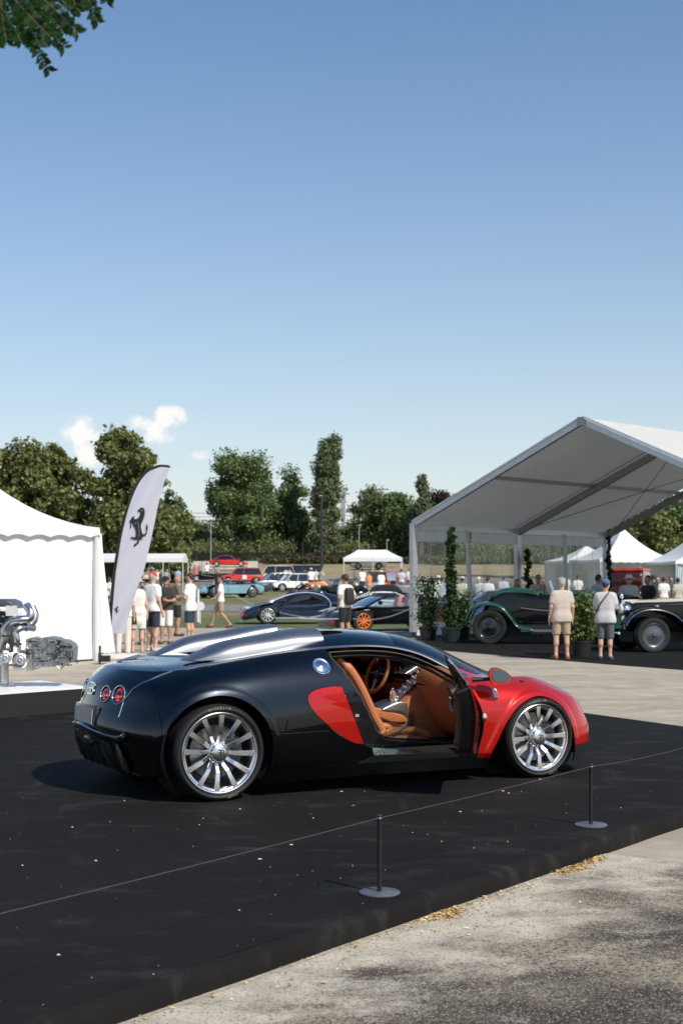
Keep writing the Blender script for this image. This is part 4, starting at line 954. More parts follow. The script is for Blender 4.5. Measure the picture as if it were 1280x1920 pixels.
CLO = {}
def cloth(c, name=None):
    key = tuple(c)
    if key not in CLO: CLO[key] = mat(name or 'cotton_cloth', c, .85, noise=.07, nscale=7, bump=.75, bscale=6.5, sheen=.1)
    return CLO[key]
HAIR = mat('dark_hair', (.03, .02, .015), .6, noise=.3, nscale=60); HAIRG = mat('grey_hair', (.35, .33, .31), .7); HAIRL = mat('light_brown_hair', (.22, .13, .07), .6, noise=.2, nscale=60)
SHOE = {}
def add_mesh(name, V, F, m, parent):
    me = bpy.data.meshes.new(name); me.from_pydata(np.asarray(V).tolist(), [], F); me.materials.append(m); me.polygons.foreach_set('use_smooth', [True] * len(F)); me.update()
    return ob(name, me, None, parent)
WHITE = (.78, .78, .77)
def person(label, px, Y, face, H=1.75, top=WHITE, bottom=(.03, .04, .08), blen=.5, pose='stand', hat=None, hair=HAIR, skin=SKIN, shoe=(.05, .05, .05), h=None, group=None, fem=False, dress=False, sleeve=.6, glasses=False, hem=None, loc=None, bulk=1., head_tilt=0., wide=0.):
    if h is None: h = .02 if Y < 50 else (.028 if Y < 90 else .036)
    near = Y < 50
    P0_ = loc if loc is not None else GR(px, Y)
    t = thing('person', label, 'person', P0_, R(face), group)
    s = H / 1.75; J = {}
    def S_(*p): return tuple(q * s for q in p)
    sw = .152 if fem else .176
    J['pel'] = S_(0, 0, .95); J['che'] = S_(0, 0, 1.25); J['nec'] = S_(0, 0, 1.47); J['hed'] = S_(0, .015 + head_tilt, 1.625)
    for sd, n_ in ((-1, 'l'), (1, 'r')):
        J['hip' + n_] = S_(sd * .09, 0, .92); J['kne' + n_] = S_(sd * (.10 + wide), .02, .50); J['ank' + n_] = S_(sd * (.105 + wide * 1.6), -.01, .085); J['toe' + n_] = S_(sd * (.125 + wide * 1.7), .15, .03)
        J['sho' + n_] = S_(sd * sw, 0, 1.395); J['elb' + n_] = S_(sd * (sw + .055), -.03, 1.13); J['wri' + n_] = S_(sd * (sw + .075), .04, .89); J['han' + n_] = S_(sd * (sw + .07), .07, .81)
    if pose == 'walk':
        J['kner'] = S_(.09, .20, .52); J['ankr'] = S_(.10, .30, .10); J['toer'] = S_(.11, .45, .07); J['knel'] = S_(-.09, -.02, .50); J['ankl'] = S_(-.10, -.32, .13); J['toel'] = S_(-.11, -.20, .04)
        J['elbl'] = S_(-.23, .06, 1.15); J['wril'] = S_(-.22, .24, 1.00); J['hanl'] = S_(-.21, .30, .96)
    if pose in ('front', 'phone'):
        z = 1.12 if pose == 'front' else 1.30
        for sd, n_ in ((-1, 'l'), (1, 'r')):
            J['elb' + n_] = S_(sd * .24, .04, 1.13); J['wri' + n_] = S_(sd * .12, .27, z); J['han' + n_] = S_(sd * .07, .34, z + .03)
    if pose == 'camera':
        for sd, n_ in ((-1, 'l'), (1, 'r')):
            J['elb' + n_] = S_(sd * .27, .16, 1.27); J['wri' + n_] = S_(sd * .11, .25, 1.50); J['han' + n_] = S_(sd * .06, .24, 1.57)
    if pose == 'hip':
        J['elbl'] = S_(-.40, -.08, 1.18); J['wril'] = S_(-.19, .04, 1.04); J['hanl'] = S_(-.13, .10, 1.03)
    if pose == 'point':
        J['elbl'] = S_(-.42, .10, 1.33); J['wril'] = S_(-.66, .18, 1.36); J['hanl'] = S_(-.75, .20, 1.37)
    if pose == 'pocket':
        for sd, n_ in ((-1, 'l'), (1, 'r')):
            J['elb' + n_] = S_(sd * .27, -.08, 1.13); J['wri' + n_] = S_(sd * .18, .06, .93); J['han' + n_] = S_(sd * .15, .10, .87)
    b = bulk; body = [('t', S_(-.06, -.01, .95), S_(.06, -.01, .95), .122 * s * b, .122 * s * b), ('t', S_(-.055, .005, 1.10), S_(.055, .005, 1.10), .108 * s * b, .108 * s * b), ('t', S_(-.07, 0, 1.20), S_(.07, 0, 1.20), .108 * s * b, .108 * s * b), ('t', S_(-.075, 0, 1.31), S_(.075, 0, 1.31), .112 * s, .112 * s),
        ('c', S_(-sw + .05, 0, 1.395), S_(sw - .05, 0, 1.395), .058 * s, .058 * s), ('c', S_(-.07, -.01, 1.44), S_(.07, -.01, 1.44), .035 * s, .035 * s), ('c', J['nec'], J['hed'], .052 * s, .05 * s)]
    head = [('e', J['hed'], (.075 * s, .093 * s, .115 * s)), ('e', (J['hed'][0], J['hed'][1] + .035 * s, J['hed'][2] - .06 * s), (.052 * s, .055 * s, .058 * s)), ('c', (0, J['hed'][1] + .088 * s, J['hed'][2] + .01 * s), (0, J['hed'][1] + .104 * s, J['hed'][2] - .025 * s), .009 * s, .014 * s),
        ('e', (-.078 * s, J['hed'][1], J['hed'][2] - .005), (.012, .022, .032)), ('e', (.078 * s, J['hed'][1], J['hed'][2] - .005), (.012, .022, .032))]
    limbs = []; 
    for n_ in 'lr':
        limbs += [('c', J['hip' + n_], J['kne' + n_], .086 * s, .052 * s), ('c', J['kne' + n_], tuple((np.array(J['kne' + n_]) * .62 + np.array(J['ank' + n_]) * .38) + np.array([0, -.02 * s, 0])), .050 * s, .054 * s), ('c', J['kne' + n_], J['ank' + n_], .048 * s, .036 * s), ('c', J['ank' + n_], J['toe' + n_], .04 * s, .028 * s),
            ('c', J['sho' + n_], J['elb' + n_], .048 * s, .038 * s), ('c', J['elb' + n_], J['wri' + n_], .039 * s, .026 * s), ('c', J['wri' + n_], J['han' + n_], .026 * s, .032 * s)]
    al = np.array([J[k] for k in J]); lo = al.min(0) - .16; hi = al.max(0) + .16; lo[2] = -.03; hi[2] = J['hed'][2] + .16
    V, F = snets(joined(body + head + limbs, .03), lo, hi, h)
    V = V.tolist()
    if near:                     # five fingers on each hand, rooted in the palm
        for n_ in 'lr':
            hn = Vector(J['han' + n_]); wr = Vector(J['wri' + n_]); d = (hn - wr).normalized(); sdv = d.cross(Vector((1, 0, 0)) if abs(d.x) < .8 else Vector((0, 0, 1))).normalized(); cu = d.cross(sdv)
            for q in range(5):
                off = (q - 1.5) * .019 if q < 4 else -.045
                L = (.062, .072, .066, .05, .045)[q]; a = hn + sdv * off + d * (.008 if q < 4 else -.03)
                dd = d if q < 4 else (d - sdv * .6).normalized()
                mb = MB(); mb.tube([a - dd * .02, a + dd * L * .5, a + dd * L + cu * .012 * (1 if n_ == 'l' else -1)], [.010, .009, .006], 5)
                o_ = len(V); V += mb.v; F += [tuple(i + o_ for i in f) for f in mb.f]
    body_o = add_mesh('body', V, F, skin, t)
    # top
    T = [p for p in body[:6]]
    if dress: T += [('c', J['hipl'], J['knel'], .10 * s, .085 * s), ('c', J['hipr'], J['kner'], .10 * s, .085 * s), ('c', S_(-.03, 0, .75), S_(.03, 0, .75), .12 * s, .12 * s)]
    else: T += [('t', S_(-.075, 0, .84), S_(.075, 0, .84), .128 * s * b, .128 * s * b)]
    for n_ in 'lr':
        if sleeve > 0:
            a = np.array(J['sho' + n_]); e = np.array(J['elb' + n_]); T.append(('c', tuple(a), tuple(a + (e - a) * min(1, sleeve)), .052 * s, .054 * s))
            if sleeve > 1: T.append(('c', tuple(e), tuple(e + (np.array(J['wri' + n_]) - e) * (sleeve - 1)), .046 * s, .036 * s))
    zh = (hem if hem is not None else (.50 if dress else .88)) * s
    V, F = snets(joined(T, .06, .014, lambda P, d: np.maximum(np.maximum(d, zh - P[:, 2]), P[:, 2] - 1.485 * s)), (lo[0] - .03, lo[1] - .03, zh - .06), (hi[0], hi[1], 1.56 * s), h)
    add_mesh('dress' if dress else 'shirt', V, F, cloth(top), t)
    if not dress:
        zc = .92 * s * (1 - blen) + .085 * s * blen if blen < 1 else .05 * s
        Bp = [body[0]] + [('c', J['hip' + n_], J['kne' + n_], .098 * s, .078 * s) for n_ in 'lr'] + ([('c', J['kne' + n_], J['ank' + n_], .078 * s, .058 * s) for n_ in 'lr'] if blen > .55 else [])
        V, F = snets(joined(Bp, .02, .007, lambda P, d: np.maximum(np.maximum(d, zc - P[:, 2]), P[:, 2] - .93 * s)), (lo[0], lo[1], zc - .06), (hi[0], hi[1], 1.06 * s), h)
        add_mesh('trousers' if blen > .7 else 'shorts', V, F, cloth(bottom), t)
    if Y < 70:
        for n_ in 'lr':
            a, e = J['ank' + n_], J['toe' + n_]; mb = MB(); c = ((a[0] + e[0]) / 2, (a[1] + e[1]) / 2, (e[2] + a[2]) / 2 - .015)
            ang = math.atan2(e[1] - a[1], e[0] - a[0]); V, F = snets(joined([('c', (a[0], a[1] - .02, a[2] - .045), (e[0], e[1], e[2] + .01), .043, .038)], .01, .004, lambda P, d: np.maximum(np.maximum(d, (e[2] - .03) - P[:, 2]), P[:, 2] - (a[2] + .015))), (min(a[0], e[0]) - .1, min(a[1], e[1]) - .1, -.04), (max(a[0], e[0]) + .1, max(a[1], e[1]) + .1, a[2] + .08), .016)
            if len(F): add_mesh('shoe', V, F, cloth(shoe, 'shoe_leather'), t)
    hc = J['hed']
    if hair is not None:
        long = .17 if fem else .02
        V, F = snets(joined([('e', (0, hc[1] - .012, hc[2] + .018), (.085 * s, .098 * s, .112 * s))] + ([('c', (0, hc[1] - .06, hc[2]), (0, hc[1] - .09, hc[2] - long), .07, .05)] if fem else []), .02, 0, lambda P, d: np.maximum(d, np.minimum((P[:, 1] - (hc[1] + .03)), .5) * .7 - (P[:, 2] - (hc[2] + .045)) * .7)), (-.14, hc[1] - .2, hc[2] - .35), (.14, hc[1] + .15, hc[2] + .18), min(h, .02))
        if len(F): add_mesh('hair', V, F, hair, t)
    if hat:
        kind, c1 = hat[0], hat[1]; mb = MB(); z0 = hc[2] + .035 * s
        if kind == 'cap':
            mb.lathe([(.092, 0), (.095, .03), (.085, .065), (.055, .092), (0, .10)], 20, o=(0, hc[1], z0))
            vs = []; k = 9
            for i in range(k):
                a = math.pi * i / (k - 1); vs += [(.085 * math.cos(a), hc[1] + .06 + .02 * math.sin(a), z0 + .005), (.07 * math.cos(a), hc[1] + .07 + .10 * math.sin(a), z0 - .012)]
            mb.add(vs, [(2 * i, 2 * i + 1, 2 * i + 3, 2 * i + 2) for i in range(k - 1)] + [tuple(range(1, 2 * k, 2))])
            if len(hat) > 2: mb.cur = 0
        else:
            mb.lathe([(.17, -.004), (.172, .004), (.095, .012), (.09, .06), (.075, .095), (0, .105)], 24, o=(0, hc[1] - .005, z0 + .005)); mb.lathe([(.17, -.004), (.09, .0)], 24, o=(0, hc[1], z0))
        mb.build('hat', cloth(c1, 'hat_cloth'), t)
    if glasses or near:
        mb = MB()
        if glasses: mb.box((0, hc[1] + .088 * s, hc[2] + .018 * s), (.13, .02, .035)); mb.build('sunglasses', P_DARK, t)
        else:
            for sd in (-1, 1): mb.ball((sd * .03, hc[1] + .082 * s, hc[2] + .015 * s), (.011, .008, .007), 8, 5)
            mb.build('eyes', P_DARK, t)
            mb = MB(); mb.ball((0, hc[1] + .088 * s, hc[2] - .055 * s), (.022, .006, .005), 8, 5); mb.build('mouth', mat('lips', (.35, .12, .10), .5) if 'lips' not in bpy.data.materials else bpy.data.materials['lips'], t)
    return t

# ------------------------------------------------------------------ generic vehicles
VG = glassmat('vehicle_glass', (.22, .25, .26), .09, opacity=.25, body=(.01, .012, .014))
HL = mat('headlight_glass', (.75, .77, .78), .08, .3, coat=1.)
TL = mat('tail_lens', (.45, .01, .01), .15, coat=1.)
def wheel_mesh(R_, w, rimm, spokes=5, cap=None, parent=None, loc=(0, 0, 0), side=-1, wire=False, steer=0.):
    mb = MB(); mb.lathe([(R_ * .70, 0), (R_ * .92, -.01), (R_, .02), (R_, w - .02), (R_ * .9, w)], 32, axis='y'); t = mb.build('wheel', RUBBER, parent)
    t.location = loc; t.rotation_euler = (0, 0, (math.pi if side > 0 else 0) + steer)
    mb = MB(); rr = R_ * .70
    mb.lathe([(rr, .0), (rr - .008, -.004), (rr - .02, .01), (rr - .025, .08)], 32, axis='y')
    if spokes:
        for k in range(spokes):
            a = 2 * math.pi * k / spokes; c, s_ = math.cos(a), math.sin(a)
            mb.tube([(c * .04, .015, s_ * .04), (c * rr * .97, .008, s_ * rr * .97)], [.022 if not wire else .006, .016 if not wire else .004], 5)
        mb.lathe([(.05, .02), (.04, .0), (0, -.004)], 14, axis='y')
    else: mb.lathe([(rr - .02, .012), (rr * .6, .0), (rr * .3, .008), (.03, -.02), (0, -.025)], 28, axis='y')
    mb.build('rim', rimm, t)
    mb = MB(); mb.lathe([(rr - .01, .07), (0, .07)], 24, axis='y'); mb.build('wheel_disc', P_DARK, t)
    return t
def vehicle(name, label, cat, loc, heading, prof, gh, W, paint, wheels, wr=.32, ww=.2, rimm=None, spokes=5, roof=None, round_=.10, group=None, tumble=.16, gpaint=None, lights=(), z_belt=.75, nose=.14, details=None, pillars=(), wire=False):
    """prof: side outline (x,z) with wheel arches cut in; gh: glasshouse outline; +x forward"""
    t = thing(name, label, cat, loc, R(heading), group); xs_ = [p[0] for p in prof]; x0, x1 = min(xs_), max(xs_); xc = (x0 + x1) / 2; hl = (x1 - x0) / 2
    # arches
    poly = [p for p in prof]
    def fn(p):
        x, y, z = p; u = abs((x - xc) / hl); k = 1 - nose * u ** 4; k *= 1 - .05 * max(0, (.35 - z) / .35); k *= 1 - .10 * max(0, (z - z_belt) / .3) if z > z_belt else 1
        return (x, y * k, z)
    P = []
    bot = min(p[1] for p in prof)
    # bottom run with arches
    for wx in sorted(wheels): P += [(wx + (wr + .06) * math.cos(a), max(bot, wr + (wr + .06) * math.sin(a))) for a in np.linspace(math.pi + .3, -.3, 14)]
    full = [p for p in prof] + [p for p in P[::-1]]
    mb = MB(); mb.pprism(full, -W / 2, W / 2, round_, 4, fn, [1] * len(prof) + [.12] * (len(full) - len(prof))); mb.build('body', paint, t, ang=40)
    mb = MB(); mb.box((xc, 0, wr + .05), ((x1 - x0) * .86, W * .72, .35)); mb.build('underbody', P_DARK, t, smooth=False)
    if gh:
        zb = min(p[1] for p in gh); zt = max(p[1] for p in gh)
        def fg(p):
            x, y, z = p; return (x, y * (1 - tumble * (z - zb) / (zt - zb)) * .93, z)
        mb = MB(); mb.pprism(gh, -W / 2, W / 2, .05, 3, fg); mb.build('glasshouse', VG, t, ang=40)
        if roof is not False:
            rx = sorted([p[0] for p in gh if p[1] > zt - .07]); r0, r1 = rx[0], rx[-1]
            mb = MB(); mb.pprism([(r0 - .03, zt - .04), (r0 + .1, zt + .012), ((r0 + r1) / 2, zt + .03), (r1 - .1, zt + .012), (r1 + .03, zt - .04)], -W / 2 * (1 - tumble) * .95, W / 2 * (1 - tumble) * .95, .04, 3); mb.build('roof', gpaint or paint, t, ang=40)
            bot2 = sorted([p for p in gh if p[1] < zb + .02]); bx0, bx1 = bot2[0][0], bot2[-1][0]
            pl_ = [(bx0, r0), (bx1, r1)] + list(pillars)
            for (xb, xt) in pl_:
                for sd in (-1, 1):
                    mb = MB(); mb.tube([(xb, sd * W / 2 * .945, zb), (xt, sd * W / 2 * .945 * (1 - tumble), zt)], .024, 5); mb.build('pillar', gpaint or paint, t)
    for wx in wheels:
        for sd in (-1, 1): wheel_mesh(wr, ww, rimm or STEEL, spokes, None, t, (wx, sd * (W / 2 - .01), wr), -1 if sd < 0 else 1, wire)
    for (x, y, z, r, mm) in lights:
        for sd in (-1, 1):
            mb = MB(); mb.ball((x, sd * y, z), (r * .5, r, r), 12, 8); mb.build('headlight' if mm is HL else 'tail_light', mm, t)
    if details: details(t)
    return t
RED_ = carpaint('guards_red_paint', (.62, .03, .012), .3, .0); WHT = carpaint('white_paint', (.75, .75, .73), .3, 0., flake=.02); NAVY = carpaint('navy_paint', (.012, .022, .055), .25, .2)
SILV = carpaint('silver_paint', (.36, .37, .37), .3, .6); SKYB = carpaint('pale_blue_paint', (.22, .40, .46), .3, .2); BLK = carpaint('black_vehicle_paint', (.003, .003, .0035), .25, 0.); BLK.node_tree.nodes['Principled BSDF'].inputs['Specular IOR Level'].default_value = .2; BLK.node_tree.nodes['Principled BSDF'].inputs['Coat Weight'].default_value = .6
BLUE = carpaint('blue_paint', (.05, .12, .32), .25, .3); ORNG = carpaint('orange_paint', (.75, .20, .03), .3, .2); GRN = carpaint('green_paint', (.016, .085, .055), .22, .2); CREAM = carpaint('cream_paint', (.62, .58, .46), .3, 0., flake=.02)
DBLU = carpaint('dark_blue_paint', (.02, .05, .08), .3, .2)
OR_RIM = mat('orange_rim', (.85, .22, .02), .35, .1); ALR = mat('alloy_rim', (.66, .66, .67), .35, .35)
def box_car(label, px, Y, heading, paint, L=3.7, H=1.35, W=1.6, name='hatchback', cat='hatchback', dz=0., group='classic cars parked on the meadow', estate=False, details=None, gpaint=None, rimm=None, lights=True, hood=.62):
    h = L / 2; b = .78 * H / 1.35
    prof = [(-h + .04, .28), (-h, .45), (-h + .04, b - .06), (-h + .14, b), (h - 1.05, b + .02), (h - .5, b - .05), (h - .08, b - .14), (h, .50), (h - .04, .28)]
    gh = [(-h + .12, b - .03), (-h + (.14 if estate else .40), H - .06), (-h + .62, H), (h - 1.75, H), (h - 1.55, H - .04), (h - 1.02, b - .03)]
    p = GR(px, Y); p.z += dz
    def det(t):
        mb = MB(); mb.box((h + .0, 0, .36), (.14, W * .94, .13)); mb.build('bumper', P_DARK, t)
        mb = MB(); mb.box((-h - .0, 0, .36), (.12, W * .94, .13)); mb.build('bumper', P_DARK, t)
        mb = MB(); mb.box((h - .005, 0, .56), (.05, W * .5, .12)); mb.build('grille', P_DARK, t)
        for sd in (-1, 1):
            mb = MB(); mb.box((-.02, sd * (W / 2 + .001), .60), (.012, .01, .52)); mb.build('door_seam', P_DARK, t)
            mb = MB(); mb.box((h - 1.25, sd * (W / 2 + .06), b + .08), (.10, .12, .09)); mb.build('wing_mirror', paint, t)
        if details: details(t)
    return vehicle(name, label, cat, p, heading, prof, gh, W, paint, (-h + .68, h - .72), .29, .18, rimm or ALR, 8, gpaint=gpaint, lights=[(h - .06, W / 2 - .24, .57, .10, HL), (-h + .03, W / 2 - .16, .6, .09, TL)], group=group, details=det, pillars=((-.15, -.25),))
def low_car(label, px, Y, heading, paint, L=4.2, H=1.2, W=1.75, name='sports_coupe', cat='sports car', dz=0., group='classic cars parked on the meadow', open_=False, details=None, rimm=None, soft=None, wire=False, wr=.31):
    h = L / 2; b = .72
    prof = [(-h + .06, .28), (-h, .48), (-h + .08, .70), (-h + .5, .80), (-.3, b + .05), (h - 1.6, b + .06), (h - .7, .68), (h - .15, .52), (h, .38), (h - .05, .24)]
    gh = None if open_ else [(-h + .45, b + .03), (-h + 1.0, H - .10), (-.75, H), (-.1, H - .01), (.15, H - .06), (.85, b + .04)]
    p = GR(px, Y); p.z += dz
    def det(t):
        if open_:
            mb = MB(); mb.box((-.55, 0, b + .02), (1.25, W * .74, .10)); mb.build('cockpit', P_DARK, t)
            for sd in (-1, 1):
                mb = MB(); mb.pprism([(-.95, .7), (-.85, 1.02), (-.72, 1.02), (-.70, .7)], sd * .36 - .2, sd * .36 + .2, .05); mb.build('seat', P_DARK, t)
            mb = MB(); mb.add([(.30, -W * .40, b + .04), (.30, W * .40, b + .04), (.02, W * .36, b + .36), (.02, -W * .36, b + .36)], [(0, 1, 2, 3)]); mb.build('windscreen', VG, t)
            mb = MB(); mb.tube([(.30, -W * .40, b + .04), (.02, -W * .36, b + .36), (.02, W * .36, b + .36), (.30, W * .40, b + .04)], .014, 6); mb.build('windscreen_frame', CHROME, t)
        if soft:
            mb = MB(); mb.pprism(crom([(-1.25, b), (-1.1, 1.08), (-.7, 1.20), (0.0, 1.17), (.25, 1.02), (.3, b)], 4, True), -W * .40, W * .40, .08); mb.build('soft_top', soft, t)
        mb = MB(); mb.box((h - .03, 0, .36), (.05, W * .6, .11)); mb.build('grille', P_DARK, t)
        for sd in (-1, 1):
            mb = MB(); mb.box((.35, sd * (W / 2 + .001), .52), (.010, .01, .42)); mb.build('door_seam', P_DARK, t)
            mb = MB(); mb.box((.62, sd * (W / 2 + .05), b + .10), (.10, .13, .08)); mb.build('wing_mirror', paint, t)
        if details: details(t)
    return vehicle(name, label, cat, p, heading, prof, gh, W, paint, (-h + .85, h - .82), wr, .2, rimm or ALR, 10 if not wire else 20, roof=None if not open_ else False, round_=.14, lights=[(h - .30, W / 2 - .26, .56, .10, HL), (-h + .03, W / 2 - .25, .60, .08, TL)], group=group, details=det, wire=wire)
# ------------------------------------------------------------------ supercars parked on the lawn
def chiron():
    L, W = 4.54, 2.0; h = L / 2
    prof = [(-h + .05, .22), (-h, .55), (-h + .05, .88), (-h + .3, .95), (-h + 1.0, 1.06), (-.75, 1.14), (-.2, 1.19), (.15, 1.18), (.55, 1.09), (1.15, .83), (1.5, .74), (1.95, .62), (h - .08, .46), (h, .30), (h - .05, .14), (-h + .9, .14)]
    prof = [(-h + .05, .20), (-h, .55), (-h + .05, .84), (-h + .3, .88), (-h + 1.0, .90), (-.3, .80), (.6, .78), (1.15, .79), (1.5, .74), (1.95, .62), (h - .08, .46), (h, .30), (h - .05, .14)]
    gh = [tuple(p) for p in crom([(-h + .55, .86), (-h + 1.1, 1.08), (-.75, 1.16), (-.2, 1.21), (.15, 1.19), (.6, 1.06), (1.25, .78), (.2, .76), (-.8, .80)], 4, True)]
    def det(t):
        for sd in (-1, 1):
            c_ = crom([(1.25, .80), (.75, 1.01), (.25, 1.14), (-.25, 1.16), (-.72, 1.06), (-.98, .84), (-.98, .58), (-.75, .36), (-.3, .26), (.3, .235), (1.05, .235)], 6)
            mb = MB(); pts = []
            for x, z in c_:
                k = .97 * (1 - .20 * max(0, (z - .76) / .45)) if z > .80 else 1.0
                pts.append((x, sd * (W / 2 * k + .012), z))
            mb.tube(pts, .019, 6); mb.build('curved_trim', mat('pale_line', (.72, .74, .76), .25, .6) if 'pale_line' not in bpy.data.materials else bpy.data.materials['pale_line'], t)
            mb = MB(); mb.pprism(crom([(.55, .80), (.2, 1.05), (-.25, 1.09), (-.6, .98), (-.75, .82), (-.2, .80)], 4, True), sd * .93, sd * .965, .01) if sd > 0 else mb.pprism(crom([(.55, .80), (.2, 1.05), (-.25, 1.09), (-.6, .98), (-.75, .82), (-.2, .80)], 4, True), -.965 + .03, -.93 + .03, .01)
            mb.build('side_window', VG, t)
            mb = MB(); mb.ball((.72, sd * 1.06, .86), (.07, .10, .06), 10, 7); mb.build('wing_mirror', NAVY, t)
            mb = MB(); mb.box((h - .28, sd * .66, .60), (.22, .30, .05)); mb.build('headlight', HL, t)
            mb = MB(); mb.box((-.28, sd * 1.005, .70), (.10, .01, .02)); mb.build('door_handle', CHROME, t)
        mb = MB(); mb.box((h - .10, .80, .36), (.30, .05, .12)); mb.build('number_plate', mat('pink_red_plate', (.45, .04, .06), .5), t)
        mb = MB(); mb.tube([(h, -.8, .13), (h + .02, -.4, .12), (h + .03, .4, .12), (h, .8, .13)], .02, 6); mb.build('splitter', ALR, t)
        mb = MB(); mb.lathe([(.20, 0), (.22, -.02), (.20, -.03)], 24, axis='x', o=(h - .01, 0, .42)); mb.build('grille_surround', CHROME, t)
    return vehicle('hypercar', 'navy hypercar with a pale curved side line parked on the lawn', 'sports car', GR(564, 53.5), 187, prof, gh, W, NAVY, (-h + .87, h - .96), .345, .28, ALR, 10, gpaint=NAVY, roof=None, round_=.16, details=det, group='supercars on the lawn strip', z_belt=.7, tumble=.30)
chiron()
def gt_roadster():
    L, W = 4.46, 2.0; h = L / 2
    prof = [(-h + .06, .22), (-h, .55), (-h + .05, .84), (-h + .5, .92), (-.9, .90), (-.4, .80), (.6, .78), (1.2, .80), (1.6, .73), (1.95, .60), (h - .04, .42), (h, .28), (h - .05, .14)]
    def det(t):
        mb = MB(); mb.grid([[(.50 + .75 * k - .10 * abs(a) ** 2, a * (.86 - .14 * (1 - k)), 1.12 - .34 * k ** 1.3 - .04 * a * a) for k in np.linspace(0, 1, 8)] for a in np.linspace(-1, 1, 13)]); mb.build('windscreen', glassmat('sky_tinted_glass', (.5, .6, .6), .18), t)
        mb = MB(); mb.tube([(1.2, -.86, .80), (.82, -.80, .98), (.42, -.72, 1.10), (.50, 0, 1.14), (.42, .72, 1.10), (.82, .80, .98), (1.2, .86, .80)], .03, 8); mb.build('windscreen_frame', BLK, t)
        for sd in (-1, 1):
            mb = MB(); mb.add([(1.05, sd * .90, .80), (.45, sd * .76, 1.08), (-.55, sd * .76, 1.10), (-.62, sd * .90, .80)], [(0, 1, 2, 3)]); mb.build('side_window', glassmat('pale_glass', (.75, .85, .85), .14), t)
            mb = MB(); mb.pprism([(-.55, .75), (-.62, 1.10), (-.48, 1.12), (-.38, .75)], sd * .4 - .17, sd * .4 + .17, .05); mb.build('seat', mat('orange_leather', (.70, .20, .07), .5), t)
            mb = MB(); mb.ball((-.85, sd * .42, .98), (.30, .17, .12), 12, 8); mb.build('head_fairing', BLK, t)
            mb = MB(); mb.ball((.80, sd * 1.07, .92), (.07, .12, .07), 10, 7); mb.build('wing_mirror', BLK, t)
            mb = MB(); mb.box((h - .35, sd * .72, .62), (.25, .26, .04)); mb.build('headlight', HL, t)
        mb = MB(); mb.grid([[(.55 + 1.65 * k, a * (.93 - .10 * k ** 3), .815 - .33 * max(0, k - .25) ** 1.6 + .02 * (1 - a * a) + .006) for k in np.linspace(.45, .99, 10)] for a in (list(np.linspace(.55, .97, 5)))]); mb.build('fender_top', ORNG, t)
        mb = MB(); mb.grid([[(.55 + 1.65 * k, a * (.93 - .10 * k ** 3), .815 - .33 * max(0, k - .25) ** 1.6 + .02 * (1 - a * a) + .006) for k in np.linspace(.45, .99, 10)] for a in (list(np.linspace(-.97, -.55, 5)))]); mb.build('fender_top', ORNG, t)
        mb = MB(); mb.box((h + .0, .45, .30), (.04, .35, .12)); mb.build('number_plate', bpy.data.materials['pink_red_plate'], t)
        mb = MB(); mb.tube([(1.1, -1.0, .20), (0, -1.01, .17), (-1.0, -1.0, .20)], .012, 6); mb.build('sill_trim', ALR, t)
    return vehicle('open_roadster', 'black and orange open supercar with bright orange wheels beside the tent post', 'sports car', GR(729, 46.2), 203, prof, None, W, BLK, (-h + .86, h - .90), .345, .28, OR_RIM, 10, round_=.16, details=det, group='supercars on the lawn strip')
gt_roadster()
low_car('white low sports car seen over the roadster windscreen', 703, 62, 185, WHT, L=3.9, H=1.08, group='supercars on the lawn strip', wire=True)
low_car('black cabriolet with its soft top raised behind the white sports car', 706, 73, 178, BLK, L=3.8, open_=True, soft=mat('soft_top_cloth', (.02, .02, .022), .9))
# ------------------------------------------------------------------ classics on the meadow
def pale_blue():
    def det(t): pass
    return low_car('pale blue open roadster with black soft top folded, nearest the walking man', 428, 86, 207, SKYB, L=4.2, open_=True, soft=None, name='roadster', cat='roadster', wr=.34, rimm=STEEL)
pale_blue()
low_car('dark blue cabriolet parked behind the pale blue roadster', 452, 96, 190, DBLU, L=4.0, open_=True, name='roadster', cat='roadster')
low_car('mid blue roadster whose wheel shows between white tent and flag', 202, 76, 180, BLUE, L=3.9, open_=True, name='roadster', cat='roadster', rimm=STEEL, wire=True)
def rally(t):
    for sd in (-1, 1):
        mb = MB(); mb.box((-1.08, sd * .835, .55), (.16, .02, .32)); mb.build('side_scoop', P_DARK, t)
    mb = MB(); mb.box((1.86, -.30, .52), (.05, .42, .18)); mb.build('driving_lamps', P_DARK, t)
box_car('white hatchback with black side scoop and black front lamps', 548, 111, 203, WHT, L=3.7, H=1.36, details=rally)
box_car('silver hatchback parked left of the white hatchback', 513, 114, 200, SILV, L=3.8, H=1.38)
def rt(t):
    for sd in (-1, 1):
        mb = MB(); mb.box((-.25, sd * .81, .60), (.40, .02, .36)); mb.build('door_roundel', WHT, t)
box_car('red rally hatchback with a white door panel', 452, 128, 188, RED_, L=3.9, H=1.42, details=rt, dz=.3)
box_car('dark grey estate car behind the white hatchback', 562, 130, 185, mat('grey_paint', (.10, .12, .13), .3, coat=1.), L=4.2, H=1.6, estate=True, name='estate_car', cat='estate car', dz=.35)
low_car('dark open tourer parked beside the woman in pink', 394, 142, 186, BLK, L=4.4, open_=True, name='tourer', cat='vintage car')
low_car('bright red coupe raised on a ramp before the white barrier', 429, 163, 2, RED_, L=4.45, H=1.28, dz=.85)
def ramp(px, Y, L, hgt, label):
    t = thing('display_ramp', label, 'ramp', GR(px, Y), 0, 'display ramps')
    mb = MB(); mb.box((0, 0, hgt - .05), (L, 1.8, .08)); mb.build('deck', P_DARK, t)
    for x in (-L * .4, L * .4):
        mb = MB(); mb.box((x, 0, hgt * .42), (.15, 1.6, hgt * .84)); mb.build('trestle', ALU, t)
ramp(429, 163, 4.2, .86, 'dark low ramp under the red coupe')
